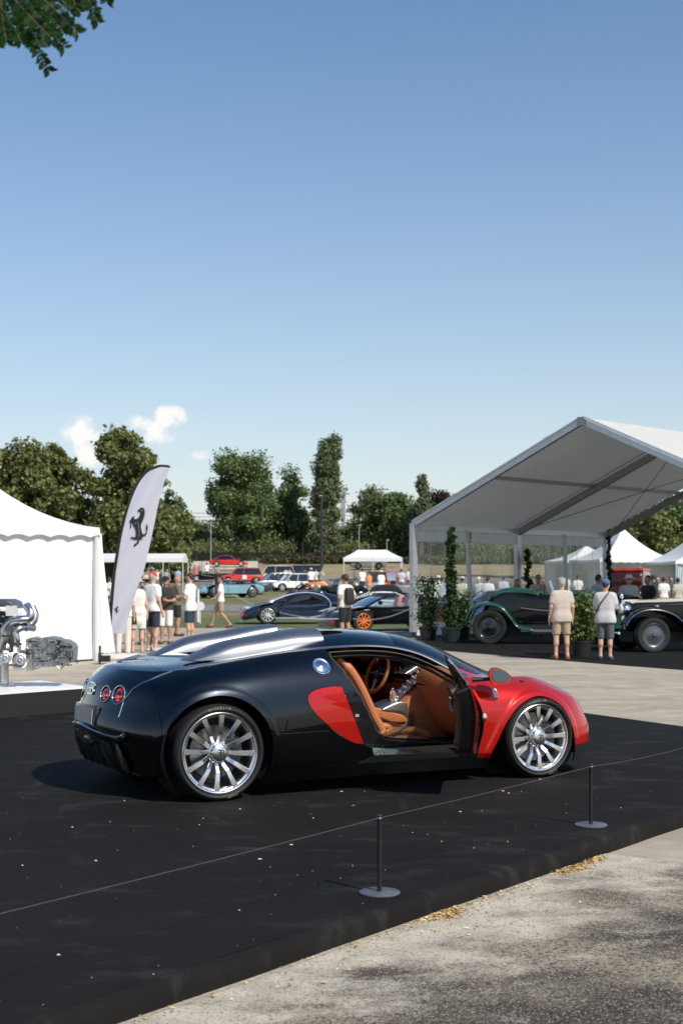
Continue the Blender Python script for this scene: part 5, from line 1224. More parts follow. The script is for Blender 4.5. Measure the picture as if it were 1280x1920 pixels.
low_car('white and silver racing car on a ramp under the pop-up canopy', 690, 147, 183, WHT, L=3.8, H=1.1, dz=1.1)
ramp(690, 147, 3.6, 1.1, 'dark low ramp under the white racing car')
def vint_saloon(t):
    for sd in (-1, 1):
        mb = MB(); mb.tube(crom([(1.9, sd * .78, .42), (1.65, sd * .80, .74), (1.25, sd * .80, .74), (.9, sd * .80, .45), (-.6, sd * .80, .34)], 5).tolist(), .09, 8); mb.build('running_fender', BLK, t)
box_car('cream vintage saloon with black fenders behind the silver hatchback', 512, 129, 184, CREAM, L=4.1, H=1.66, name='vintage_saloon', cat='vintage car', details=vint_saloon, dz=.25, hood=1.)
# vintage open racers: hot rod, pale blue and black cars behind the man with the backpack
def cyclecar(label, px, Y, heading, paint, dz=0., top=None, red=False):
    p = GR(px, Y); p.z += dz; t = thing('vintage_car', label, 'vintage car', p, R(heading), 'vintage open cars on the meadow')
    mb = MB(); mb.pprism([(-1.5, .42), (-1.62, .75), (-1.35, .98), (-.75, 1.02), (-.62, .82), (-.1, .84), (.1, 1.02), (1.15, .95), (1.25, .50), (1.1, .40)], -.48, .48, .06); mb.build('body', paint, t)
    mb = MB(); mb.box((1.27, 0, .72), (.06, .66, .52)); mb.build('radiator', CHROME, t)
    for sd in (-1, 1):
        for x in (-1.15, 1.2):
            wheel_mesh(.37, .12, paint if red else STEEL, 16, None, t, (x, sd * .74, .37), -1 if sd < 0 else 1, True)
            mb = MB(); mb.tube([(x + .46 * math.cos(a), sd * .78, .37 + .46 * math.sin(a)) for a in np.linspace(2.9, .3, 9)], .045, 6, sx=2.2); mb.build('fender', BLK, t)
        mb = MB(); mb.ball((1.30, sd * .42, .92), (.10, .12, .12), 10, 8); mb.build('headlight', HL, t)
    mb = MB(); mb.add([(.12, -.42, 1.0), (.12, .42, 1.0), (.02, .42, 1.34), (.02, -.42, 1.34)], [(0, 1, 2, 3)]); mb.build('windscreen', VG, t)
    mb = MB(); mb.tube([(.12, -.42, 1.0), (.02, -.42, 1.34), (.02, .42, 1.34), (.12, .42, 1.0)], .014, 6); mb.build('windscreen_frame', CHROME, t)
    mb = MB(); mb.pprism([(-.9, .9), (-.98, 1.22), (-.84, 1.22), (-.7, .9)], -.40, .40, .05); mb.build('seat_back', top or P_DARK, t)
cyclecar('orange vintage open car left of the man with the backpack', 608, 84, 190, ORNG)
cyclecar('black vintage open car just behind the orange one', 632, 78, 205, BLK, top=mat('tan_hide', (.25, .15, .08), .6))
cyclecar('light blue vintage racing car right of the backpack man', 668, 82, 188, SKYB)
box_car('red boxy utility car seen from behind near the canopy', 728, 92, 62, RED_, L=3.6, H=1.55, W=1.6, name='utility_car', cat='car', estate=True)
low_car('silver grey sports car right of the red utility car', 762, 86, 5, SILV, L=4.0, open_=True)
low_car('dark blue roadster blurred behind the clear tent wall', 880, 70, 4, DBLU, L=4.2, open_=True)
low_car('blue coupe behind the clear tent wall at its middle', 915, 56, 184, BLUE, L=4.2)
low_car('silver open car far behind the clear tent wall', 1040, 66, 178, SILV, L=4.2, open_=True)

# ------------------------------------------------------------------ vintage cars under the marquee
def bighub(R_, w, parent, loc, side, metal):
    mb = MB(); mb.lathe([(R_ * .68, .0), (R_ * .8, -.02), (R_ * .95, -.012), (R_, .03), (R_, w - .03), (R_ * .9, w)], 40, axis='y'); t = mb.build('wheel', RUBBER, parent); t.location = loc; t.rotation_euler = (0, 0, math.pi if side > 0 else 0)
    mb = MB(); rr = R_ * .69; mb.lathe([(rr, .0), (rr - .012, -.012), (rr - .03, .0), (rr * .8, .008), (rr * .45, -.02), (rr * .2, -.03), (.035, -.05), (0, -.055)], 40, axis='y'); mb.build('hub_disc', metal, t)
    return t
def black_vintage():
    t = thing('vintage_limousine', 'long black vintage limousine with chrome headlamp at the right edge', 'vintage car', (8.65, 33.3, 0), R(189), 'vintage cars under the marquee')
    mb = MB(); body = [(-2.4, .45), (-2.4, 1.05), (-1.0, 1.16), (.0, 1.18), (2.0, 1.14), (2.22, 1.08), (2.25, .50), (1.9, .42)]
    mb.pprism(body, -.52, .52, .10, 4, lambda p: (p[0], p[1] * (1.25 if p[0] < .1 else 1.25 - .42 * (p[0] - .1) / 2.1), p[2])); mb.build('body', BLK, t, ang=40)
    mb = MB(); mb.pprism([(.15, 1.155), (2.15, 1.12), (2.18, 1.16), (1.0, 1.22), (.15, 1.24)], -.50, .50, .06, 3, lambda p: (p[0], p[1] * (1.12 - .38 * (p[0] - .1) / 2.1), p[2])); mb.build('bonnet_top', CREAM, t, ang=40)  # cream colour stands in for sun reflected on the black bonnet
    mb = MB(); mb.box((2.27, 0, .86), (.08, .62, .66)); mb.build('radiator', CHROME, t)
    mb = MB(); mb.ball((2.2, 0, 1.27), (.05, .03, .06), 8, 6); mb.build('mascot_cap', CHROME, t)
    gh = [(-2.2, 1.05), (-2.1, 1.52), (-1.9, 1.60), (-.2, 1.60), (-.05, 1.52), (.15, 1.14)]
    mb = MB(); mb.pprism(gh, -.60, .60, .05); mb.build('glasshouse', VG, t)
    mb = MB(); mb.pprism([(-2.25, 1.54), (-2.1, 1.64), (-1.2, 1.68), (-.2, 1.65), (0, 1.57)], -.63, .63, .05); mb.build('roof', BLK, t)
    for sd in (-1, 1):
        for xx in (-2.15, -1.1, .0): mb = MB(); mb.tube([(xx + (.1 if xx == 0 else 0), sd * .61, 1.1), (xx, sd * .61, 1.58)], .03, 6); mb.build('pillar', BLK, t)
        fx = crom([(2.42, .62), (2.30, .80), (2.02, .95), (1.66, .97), (1.30, .86), (.98, .62), (.70, .42), (.3, .34), (-.9, .33)], 6)
        rows = []
        for i, (x, z) in enumerate(fx):
            rows.append([(x, sd * (.46 + .46 * u), z + .05 * math.sin(math.pi * u) * (1 if i < 30 else .2)) for u in np.linspace(0, 1, 7)])
        mb = MB(); mb.grid(rows, flip=(sd > 0)); 
        o = mb.build('front_fender', BLK, t, ang=None); md = o.modifiers.new('thick', 'SOLIDIFY'); md.thickness = .03
        mb = MB(); mb.tube([(x, sd * .93, z) for x, z in fx], .012, 6); mb.build('fender_bead', P_LINE, t)
        rows = [[(x, sd * (.60 + .34 * u), z) for u in (0, .5, 1)] for x, z in crom([(-.9, .33), (-1.25, .70), (-1.7, .90), (-2.15, .75), (-2.45, .40)], 6)]
        mb = MB(); mb.grid(rows, flip=(sd > 0)); mb.build('rear_fender', BLK, t)
        mb = MB(); mb.ball((2.28, sd * .46, .98), (.15, .135, .135), 20, 12); hlm = mb.build('headlight', CHROME, t)
        mb = MB(); mb.lathe([(.128, 0), (.124, .045), (.07, .06), (0, .063)], 28, axis='x', o=(2.37, sd * .46, .98)); mb.build('headlight_glass', HL, hlm)
        mb = MB(); mb.ball((1.62, sd * .72, 1.05), (.05, .045, .045), 12, 8); mb.build('side_lamp', CHROME, t)
        for x in (1.78, -1.65): bighub(.40, .20, t, (x, sd * .93, .40), -1 if sd < 0 else 1, mat('painted_disc', (.10, .105, .12), .3, .5, coat=1.) if 'painted_disc' not in bpy.data.materials else bpy.data.materials['painted_disc'])
    mb = MB(); mb.tube([(2.55, -.8, .45), (2.62, 0, .43), (2.55, .8, .45)], .03, 8); mb.build('bumper', CHROME, t)
    mb = MB(); mb.box((-.1, -.80, .33), (2.0, .26, .05)); mb.build('running_board', P_DARK, t)
    mb = MB(); mb.box((0, 0, .36), (4.2, .95, .26)); mb.build('chassis', P_DARK, t, smooth=False)
black_vintage()
def green_vintage():
    t = thing('vintage_tourer', 'green and black open vintage tourer under the marquee, wheel toward the clear wall', 'vintage car', (5.45, 36.9, 0), R(-10), 'vintage cars under the marquee')
    mb = MB(); mb.pprism(crom([(-1.75, .62), (-1.62, 1.12), (-1.2, 1.40), (-.6, 1.30), (.1, 1.28), (1.0, 1.30), (2.1, 1.18), (2.2, .6), (1.0, .5), (-1.0, .48)], 5, True), -.60, .60, .14, 4); mb.build('body', BLK, t, ang=50)
    mb = MB(); mb.pprism(crom([(-1.55, 1.18), (-1.25, 1.42), (-.75, 1.44), (-.30, 1.36), (-.35, 1.28), (-1.2, 1.24)], 5, True), -.58, .58, .12, 4); mb.build('tail_deck', GRN, t, ang=50)
    mb = MB(); mb.pprism(crom([(.1, 1.28), (.5, 1.39), (1.2, 1.36), (2.12, 1.24), (2.1, 1.1), (.2, 1.15)], 5, True), -.50, .50, .10, 4); mb.build('bonnet_top', GRN, t, ang=50)
    for sd in (-1, 1):
        for x in (-1.55, 1.75):
            bighub(.44, .22, t, (x, sd * .94, .44), -1 if sd < 0 else 1, P_INNER)
            fx = crom([(x + .62, .50), (x + .48, .80), (x + .15, .97), (x - .2, .97), (x - .50, .80), (x - .60, .62)], 6) if x > 0 else crom([(x - .60, .58), (x - .45, .86), (x - .1, .99), (x + .28, .92), (x + .52, .66), (x + .72, .42), (x + 1.1, .34)], 6)
            rows = [[(a, sd * (.52 + .46 * u), z + .07 * math.sin(math.pi * u)) for u in np.linspace(0, 1, 7)] for a, z in fx]
            mb = MB(); mb.grid(rows, flip=(sd > 0)); o = mb.build('fender', GRN, t, ang=None); md = o.modifiers.new('thick', 'SOLIDIFY'); md.thickness = .03
        mb = MB(); mb.box((.1, sd * .78, .36), (1.7, .30, .05)); mb.build('running_board', P_SATIN, t)
        mb = MB(); mb.ball((2.25, sd * .42, 1.0), (.13, .13, .13), 14, 9); mb.build('headlight', CHROME, t)
    mb = MB(); mb.box((.2, 0, .40), (3.6, 1.1, .34)); mb.build('chassis', P_DARK, t, smooth=False)
    mb = MB(); mb.tube([(.05, -.55, 1.30), (-.05, -.55, 1.62), (-.05, .55, 1.62), (.05, .55, 1.30)], .014, 6); mb.build('windscreen_frame', CHROME, t)
    mb = MB(); mb.add([(.05, -.53, 1.32), (.05, .53, 1.32), (-.05, .53, 1.60), (-.05, -.53, 1.60)], [(0, 1, 2, 3)]); mb.build('windscreen', VG, t)
    mb = MB(); mb.tube([(-.25 + .04 * math.cos(a), .3 + .19 * math.cos(a), 1.42 + .19 * math.sin(a)) for a in np.linspace(0, 6.283, 21)[:-1]], .012, 6, closed=True); mb.build('steering_wheel', P_DARK, t)
green_vintage()
def red_black():
    p = GR(1172, 50); t = thing('vintage_coach', 'black vintage car with red roof edge and oval rear window', 'vintage car', p, R(250), 'vintage cars under the marquee')
    mb = MB(); mb.pprism(crom([(-1.5, .5), (-1.55, 1.2), (-1.35, 1.85), (-.5, 1.98), (.6, 1.9), (.7, 1.1), (2.0, 1.0), (2.1, .5)], 4, True), -.68, .68, .10); mb.build('body', carpaint('maroon_paint', (.05, .006, .006), .3, .1), t, ang=50)
    mb = MB(); mb.box((-.4, 0, 2.0), (1.9, 1.35, .08)); mb.build('roof', RED_, t)
    mb = MB(); mb.ball((-1.52, 0, 1.5), (.06, .30, .16), 16, 9); mb.build('rear_window', VG, t)
    for sd in (-1, 1):
        for x in (-1.0, 1.5): wheel_mesh(.40, .14, RED_, 12, None, t, (x, sd * .74, .40), -1 if sd < 0 else 1, True)
        mb = MB(); mb.tube([(-1.0 + .5 * math.cos(a), sd * .72, .45 + .5 * math.sin(a)) for a in np.linspace(3.1, .2, 9)], .06, 6, sx=2); mb.build('fender', RED_, t)
red_black()

# ------------------------------------------------------------------ people
G1 = 'visitors standing by the feather flag'
NVY = (.02, .03, .06); KH = (.36, .27, .17)
person('woman in a sleeveless white dress beside the flag holding a black bag', 258, 32.2, 8, 1.70, top=(.72, .70, .66), dress=True, sleeve=0, fem=True, hair=HAIRL, hat=('straw', (.60, .52, .40)), group=G1, shoe=(.45, .3, .2), hem=.56)
person('man in white polo, red cap and navy shorts, back to the viewer', 286, 32.8, -38, 1.84, top=WHITE, bottom=NVY, blen=.45, hat=('cap', (.62, .03, .02)), hair=HAIRG, group=G1, shoe=(.5, .5, .52), bulk=1.2)
person('person in navy top with a straw hat behind the red cap man', 274, 36, 20, 1.76, top=NVY, bottom=(.02, .02, .02), blen=1., hat=('straw', (.58, .46, .30)), group=G1)
person('man in black cap, sunglasses and black shirt facing the viewer', 311, 36.5, 172, 1.74, top=(.04, .035, .035), bottom=(.75, .75, .73), blen=.55, hat=('cap', (.015, .015, .015)), glasses=True, group=G1, pose='front', skin=SKIN2, hair=None)
person('bald man in olive shirt and black shorts with a backpack', 332, 41.6, -70, 1.78, top=(.13, .14, .09), bottom=(.02, .02, .02), blen=.45, hair=None, pose='front', group=G1, skin=SKIN2)
person('dark-haired man in white shirt and navy shorts, facing left', 357, 37.0, 72, 1.83, top=WHITE, bottom=(.02, .04, .07), blen=.48, pose='front', group=G1, hem=.80)
person('person in cream trousers half hidden behind the flag', 231, 31.0, 5, 1.70, top=(.7, .7, .7), bottom=(.66, .60, .54), blen=1.1, group=G1)
person('man in white shirt and khaki shorts walking across the lawn with hand on hip', 414, 48.0, 95, 1.78, top=WHITE, bottom=KH, blen=.42, pose='walk', glasses=True, shoe=(.09, .03, .02), skin=SKIN2)
person('man in a black shirt behind the walking man', 409, 84, 170, 1.78, top=(.02, .02, .02), bottom=(.05, .05, .06), blen=1.1, group='visitors on the meadow')
mb_ = person('man in white tee and black shorts wearing a black backpack and cap', 647, 38.2, 40, 1.80, top=(.66, .65, .62), bottom=(.015, .015, .015), blen=.5, hat=('cap', (.02, .02, .02)), pose='pocket', skin=SKIN2, head_tilt=.0)
mb = MB(); mb.pprism(crom([(-.17, 1.02), (-.18, 1.36), (-.14, 1.42), (-.06, 1.40), (-.06, 1.02)], 4, True), -.13, .13, .05, 3, lambda p: (p[1], p[0] - .06, p[2])); bp_o = mb.build('backpack', mat('backpack_nylon', (.03, .025, .022), .7), None); bp_o.location = mb_.location; bp_o.rotation_euler = mb_.rotation_euler; tag(bp_o, 'small black backpack on the back of the man in white tee', 'backpack')
t = bpy.data.objects['person']
bpk = thing('handbag', 'black handbag hanging from the hand of the woman in white dress', 'handbag', (GR(246, 31.9).x, 31.9, .66), R(10))
mb = MB(); mb.box((0, 0, .13), (.26, .11, .28), taper=.85); mb.build('bag_body', P_DARK, bpk); mb = MB(); mb.tube([(-.08, 0, .26), (-.06, 0, .40), (.06, 0, .40), (.08, 0, .26)], .01, 6); mb.build('strap', P_DARK, bpk)
GM = 'visitors on the meadow'
person('woman in a long pink dress by the white barrier', 366, 147, 160, 1.66, top=(.72, .16, .20), dress=True, sleeve=.8, fem=True, hair=None, hat=('straw', (.7, .65, .5)), group=GM, hem=.1)
person('person in a pale tee right of the woman in pink', 375.5, 148, 180, 1.72, top=(.25, .30, .25), bottom=NVY, blen=1.1, group=GM)
person('man in white shirt and blue trousers near the dark tourer', 388, 146, 20, 1.78, top=WHITE, bottom=(.05, .09, .16), blen=1.1, group=GM)
person('child-sized figure in white between two adults near the barrier', 382, 149, 150, 1.45, top=WHITE, bottom=KH, blen=.5, group=GM, h=.036)
person('man in a light blue shirt at the right end of the long marquee', 334, 118, 10, 1.78, top=(.30, .42, .55), bottom=(.6, .6, .6), blen=1.1, group=GM)
person('person in striped dark top under the long marquee', 303, 112, 150, 1.70, top=(.12, .12, .13), bottom=(.1, .1, .1), blen=1.1, group=GM)
person('person in white top left of the striped one', 294, 114, 190, 1.72, top=WHITE, bottom=(.2, .2, .22), blen=1.1, group=GM)
person('person in grey top under the marquee edge', 313, 110, 200, 1.74, top=(.35, .34, .33), bottom=NVY, blen=1.1, group=GM)
person('man in white tee and straw hat beside the white tent', 189, 62, 10, 1.78, top=WHITE, bottom=KH, hat=('straw', (.66, .6, .48)), group=GM)
person('woman in white top next to the straw hat man', 205, 63, -10, 1.74, top=(.74, .72, .70), bottom=(.15, .13, .12), blen=1.1, fem=True, group=GM)
person('person pointing an arm from behind the corner of the white tent', 216, 50, 0, 1.70, top=WHITE, bottom=NVY, pose='point', group=GM)
person('man in white shirt and black trousers behind the white hatchback', 583, 106, 15, 1.80, top=WHITE, bottom=(.02, .02, .02), blen=1.1, hat=('straw', (.7, .68, .6)), group=GM)
person('man in white shirt second from left behind the navy hypercar', 591, 108, -20, 1.80, top=(.7, .68, .62), bottom=(.12, .10, .09), blen=1.1, group=GM)
person('man in beige shirt and trousers right of the white hatchback', 602, 104, -40, 1.78, top=(.5, .46, .36), bottom=(.45, .40, .30), blen=1.1, group=GM)
person('person in pale clothes standing behind the cream saloon', 536, 124, 20, 1.78, top=(.5, .45, .36), bottom=(.4, .36, .3), blen=1.1, group=GM)
person('second person in pale clothes beside the cream saloon', 542, 124, -30, 1.74, top=(.6, .5, .4), bottom=(.4, .36, .3), blen=1.1, group=GM)
person('person in dark top standing by the grey estate car', 571, 122, 0, 1.72, top=(.06, .03, .03), bottom=(.06, .06, .06), blen=1.1, group=GM)
person('man in white tee under the left part of the canopy', 679, 96, 30, 1.78, top=WHITE, bottom=NVY, blen=1.1, group=GM)
person('man in an orange shirt beside the light blue racing car', 692, 80, 60, 1.74, top=(.72, .26, .12), bottom=KH, pose='front', group=GM)
person('woman in white dress and sun hat in front of the canopy', 714, 82, 20, 1.72, top=(.78, .77, .74), dress=True, fem=True, hat=('straw', (.75, .70, .6)), group=GM)
person('person in white top left of the tent post', 752, 90, -20, 1.74, top=(.6, .66, .70), bottom=(.2, .2, .2), blen=1.1, group=GM)
person('man in straw hat and lilac shirt next to the tent post', 768, 88, 10, 1.82, top=(.66, .62, .70), bottom=(.25, .25, .28), blen=1.1, hat=('straw', (.62, .5, .3)), group=GM)
GV = 'visitors seen through the clear tent wall'
for (px, Y, f, tp, lab, ex) in [(791, 62, 20, WHITE, 'person in white shirt just right of the corner post behind the clear wall', {}), (811, 58, -15, WHITE, 'man in white shirt behind the potted shrub', {}), (828, 60, 5, (.40, .46, .55), 'person in pale blue patterned shirt behind the climbing column', {}), (821, 66, 5, WHITE, 'person in white with a white hat behind the clear wall', dict(hat=('straw', (.8, .78, .7)))),
     (897, 60, 150, (.7, .7, .7), 'person in white cap and tee left of the wall pole', dict(hat=('cap', (.7, .7, .7)))), (914, 57, -10, WHITE, 'man in bright white shirt centred behind the clear wall', dict(bottom=(.10, .09, .08), blen=1.1)), (943, 66, 10, (.45, .50, .62), 'man in lilac blue shirt far behind the clear wall', {}), (866, 54, 0, (.5, .52, .40), 'person in khaki top and white cap low behind the wall', dict(hat=('cap', (.7, .7, .75)))), (1082, 70, 0, WHITE, 'person in white far behind the right wall panel', {}), (1060, 72, 20, (.65, .62, .6), 'person in cream far behind the right wall panel', {})]:
    person(lab, px, Y, f, 1.76, top=tp, group=GV, **ex)
GT = 'visitors under the marquee'
person('man in beige shirt, grey cap and khaki shorts, back to the viewer', 1052, 29.6, 4, 1.70, top=(.50, .44, .37), bottom=(.40, .31, .21), blen=.47, hat=('cap', (.28, .29, .31)), hair=HAIRG, shoe=(.28, .10, .04), hem=.80, wide=.012, bulk=1.12)
rcap = person('man in blue cap, pale grey tee and grey shorts with a shoulder strap', 1134, 29.4, -18, 1.66, top=(.52, .52, .52), bottom=(.10, .10, .11), blen=.55, hat=('cap', (.05, .13, .33)), pose='front', shoe=(.02, .03, .05), bulk=1.15, skin=SKIN, hem=.80)
mb = MB(); pth = crom([(-.14, .12, 1.50), (-.02, -.155, 1.30), (.12, -.15, 1.10), (.19, -.02, .95)], 6); mb.tube([(p[0] * -1, p[1], p[2]) for p in pth], .014, 6); so_ = mb.build('shoulder_strap', P_DARK, rcap)
person('woman in pink top photographing behind the green tourer', 968, 41.5, 178, 1.66, top=(.55, .27, .26), bottom=(.1, .1, .1), pose='camera', fem=True, group=GT, skin=SKIN2)
person('man in tan shirt and sunglasses behind the green tourer', 1008, 41.0, 185, 1.80, top=(.42, .32, .22), bottom=(.1, .1, .1), pose='front', glasses=True, group=GT, skin=SKIN2)
person('man in dark vest and pale shirt between tourer and climbing plant', 1121, 38.5, -60, 1.80, top=(.40, .40, .38), bottom=(.1, .1, .1), blen=1.1, group=GT, skin=SKIN2)
person('man in straw trilby and pale shirt facing the viewer by the limousine', 1178, 38.0, 176, 1.78, top=(.50, .49, .45), bottom=(.2, .2, .2), blen=1.1, hat=('straw', (.62, .56, .44)), sleeve=1.6, glasses=True, group=GT)
person('man in black shirt leaning by the black limousine', 1214, 38.6, 120, 1.78, top=(.02, .02, .02), bottom=(.05, .05, .05), blen=1.1, group=GT, skin=SKIN2)
person('dark figure standing behind the red-roofed car', 1172, 62, 180, 2.1, top=(.03, .03, .03), bottom=(.03, .03, .03), blen=1.1, group=GT, skin=SKIN2)
for (px, Y, f, H_, tp, lab) in [(1224, 58, 20, 1.85, (.03, .03, .03), 'person in black left under the pagoda roof'), (1232, 60, 150, 1.80, (.25, .10, .10), 'person in dark red top under the pagoda roof'), (1243, 58, 10, 1.75, (.7, .7, .68), 'person in white top under the pagoda roof'), (1256, 60, 190, 1.78, (.05, .05, .06), 'person in dark jacket near the right edge'), (1270, 57, 10, 1.72, (.45, .42, .36), 'person in beige at the far right edge')]:
    person(lab, px, Y, f, H_, top=tp, bottom=(.05, .05, .06), blen=1.1, group=GT, skin=SKIN2)
# ------------------------------------------------------------------ gabled marquee on the right
def V3(x, y, z=0.): return Vector((x, y, z))
FABR = mat('marquee_fabric', (.66, .65, .61), .6, noise=.04, nscale=.8, bump=.1, bscale=1.5, transl=.16)
VIN = glassmat('clear_vinyl', (.86, .88, .86), .06, opacity=.10, rough=.06, body=(.55, .57, .55))
HEM = mat('vinyl_hem', (.70, .71, .69), .6, noise=.04, nscale=5, transl=.2)
mq = thing('gabled_marquee', 'large gabled white marquee with grey frame and clear side wall', 'marquee', (0, 0, 0))
A0 = V3(2.05, 40.5); Bv = V3(.687, .727); Gv = V3(.727, -.687); EAV = 3.2; RID = 5.74; HS = 5.7; BAY = 4.95
def MP(b_, g_, z): p = A0 + Bv * (b_ * BAY) + Gv * g_; return V3(p.x, p.y, z)
def beam(name, a, c, w, h, m=ALU, parent=mq, up=V3(0, 0, 1)):
    d = (c - a); L = d.length; x = d.normalized(); y = up.cross(x).normalized(); z = x.cross(y); m4 = Matrix((x, y, z)).transposed().to_4x4(); m4.translation = (a + c) / 2
    mb = MB(); mb.box((0, 0, 0), (L, w, h)); o = mb.build(name, m, parent, smooth=False); o.matrix_local = m4; return o
for k in range(3):
    ow = .02 if k == 0 else -.12
    for sd, g0 in ((0, 0.), (1, 2 * HS)):
        pst = beam('post', MP(k, g0, 0.16), MP(k, g0, EAV + .05), .14, .20, parent=mq, up=Bv)
        beam('rafter', MP(k, g0, EAV + .02 + ow), MP(k, HS, RID + ow), .12, .20, parent=mq, m=ALU if k == 0 else mat('rafter_grey', (.30, .30, .30), .5, .5) if 'rafter_grey' not in bpy.data.materials else bpy.data.materials['rafter_grey'])
        mb = MB(); mb.box((0, 0, 0), (.30, .30, .02)); mb.cyl((0, 0, 0), (0, 0, .18), .05, n=10); o = mb.build('post_foot', P_DARK, mq); o.location = MP(k, g0, .012)
mb = MB(); mb.box((0, 0, 0), (.22, .16, .22)); o = mb.build('ridge_plate', bpy.data.materials['rafter_grey'], mq); o.location = MP(0, HS, RID - .02) - Bv * .03; o.rotation_euler = (0, 0, math.atan2(Gv.y, Gv.x))
for g_, z_, tt in ((HS / 2, (EAV + RID) / 2 - .05, .10), (HS, RID - .06, .12), (HS * 1.5, (EAV + RID) / 2 - .05, .10)):
    beam('purlin', MP(0, g_, z_), MP(2, g_, z_), .07, tt, bpy.data.materials['rafter_grey'])
for g_ in (0., 2 * HS): beam('eave_beam', MP(0, g_, EAV - .06), MP(2, g_, EAV - .06), .10, .16)
for k in (0, 1):
    for sd in (0, 1):
        g0, g1 = (0, HS) if sd == 0 else (2 * HS, HS); rows = []
        for i in np.linspace(-.02, 1.0, 9):
            rows.append([MP(k + i, g0 + (g1 - g0) * j + (-.06 if sd == 0 and j == 0 else 0) * 1, EAV + (RID - EAV) * j + .085 - .05 * math.sin(math.pi * min(1, max(0, i))) * math.sin(math.pi * j)) for j in np.linspace(-.02, 1, 9)])
        mb = MB(); mb.grid(rows); mb.build('roof_panel', FABR, mq, ang=None)
for (a, c) in (((1, .3, EAV), (2, HS, RID - .2)), ((2, .3, EAV), (1, HS, RID - .2)), ((1, 2 * HS - .3, EAV), (2, HS, RID - .2))):
    mb = MB(); mb.tube([MP(*a), MP(*c)], .010, 5); mb.build('brace_cable', P_DARK, mq)
# clear side wall in four panels with hems, mid poles and hanging cords
for k in range(4):
    b0, b1 = k * .5 + .02, k * .5 + .48
    rows = [[MP(b0 + (b1 - b0) * u, .03 + .02 * math.sin(u * 11 + v * 2) * (1 - v) + .012 * math.sin(u * 31), .42 + (EAV - .85) * v) for v in np.linspace(0, 1, 8)] for u in np.linspace(0, 1, 22)]
    mb = MB(); mb.grid(rows); mb.build('clear_panel', VIN, mq, ang=None)
    for z0, z1 in ((EAV - .46, EAV - .14), (.06, .43)):
        rows = [[MP(b0 + (b1 - b0) * u, .035 + .02 * math.sin(u * 14 + k), z0 + (z1 - z0) * v - (.02 * math.sin(u * 40) if v == 1 and z1 > 1 else 0)) for v in (0, .5, 1)] for u in np.linspace(0, 1, 26)]
        mb = MB(); mb.grid(rows); mb.build('wall_hem', HEM, mq, ang=None)
    for q in range(2):
        u = b0 + (b1 - b0) * (.3 + .4 * q); mb = MB(); mb.tube([MP(u, -.02, EAV - .3), MP(u + .012, -.02, .6 + random.random())], .006, 4); mb.build('hanging_cord', HEM, mq)
for b_, lean in ((.53, .05), (1.53, .03)): beam('wall_pole', MP(b_, .04, .15), MP(b_ - lean, .04, EAV - .1), .10, .10, HEM, up=Bv)
fl = [V3(2.36, 33.2), V3(5.22, 27.8), V3(6.33, 26.0), V3(9.5, 20.5), V3(22, 30), V3(14, 49), V3(9.2, 48.4), V3(2.0, 41.2)]
mb = MB(); mb.add([(p.x, p.y, .012) for p in fl], [tuple(range(8))]); n = 8
for i in range(n): a, c = fl[i], fl[(i + 1) % n]; mb.add([(a.x, a.y, .012), (a.x, a.y, 0), (c.x, c.y, 0), (c.x, c.y, .012)], [(0, 1, 2, 3)])
tag(mb.build('black_matting', M_CARPET, smooth=False), 'black carpet under the gabled marquee', kind='structure')
mb = MB()
for i in range(3):
    a, c = fl[i], fl[i + 1]; d = (c - a).normalized(); nrm = V3(d.y, -d.x); w = .16
    mb.add([a - nrm * .02 + V3(0, 0, .001 + 0), a + nrm * -w, c + nrm * -w, c - nrm * .02], [(0, 1, 2, 3)])
    mb.v = [(x, y, .006) for x, y, z in mb.v]
tag(mb.build('edge_strip', mat('strip_grey', (.30, .29, .26), .7), smooth=False), 'worn grey tape strip along the marquee carpet edge', 'tape strip')
mb = MB(); mb.tube([AT(975, 1140, 36.5), AT(1010, 1144, 33), AT(1060, 1146, 31)], .012, 6); tag(mb.build('rope', mat('white_rope', (.62, .60, .56), .7)), 'pale barrier rope in front of the green tourer', 'rope')

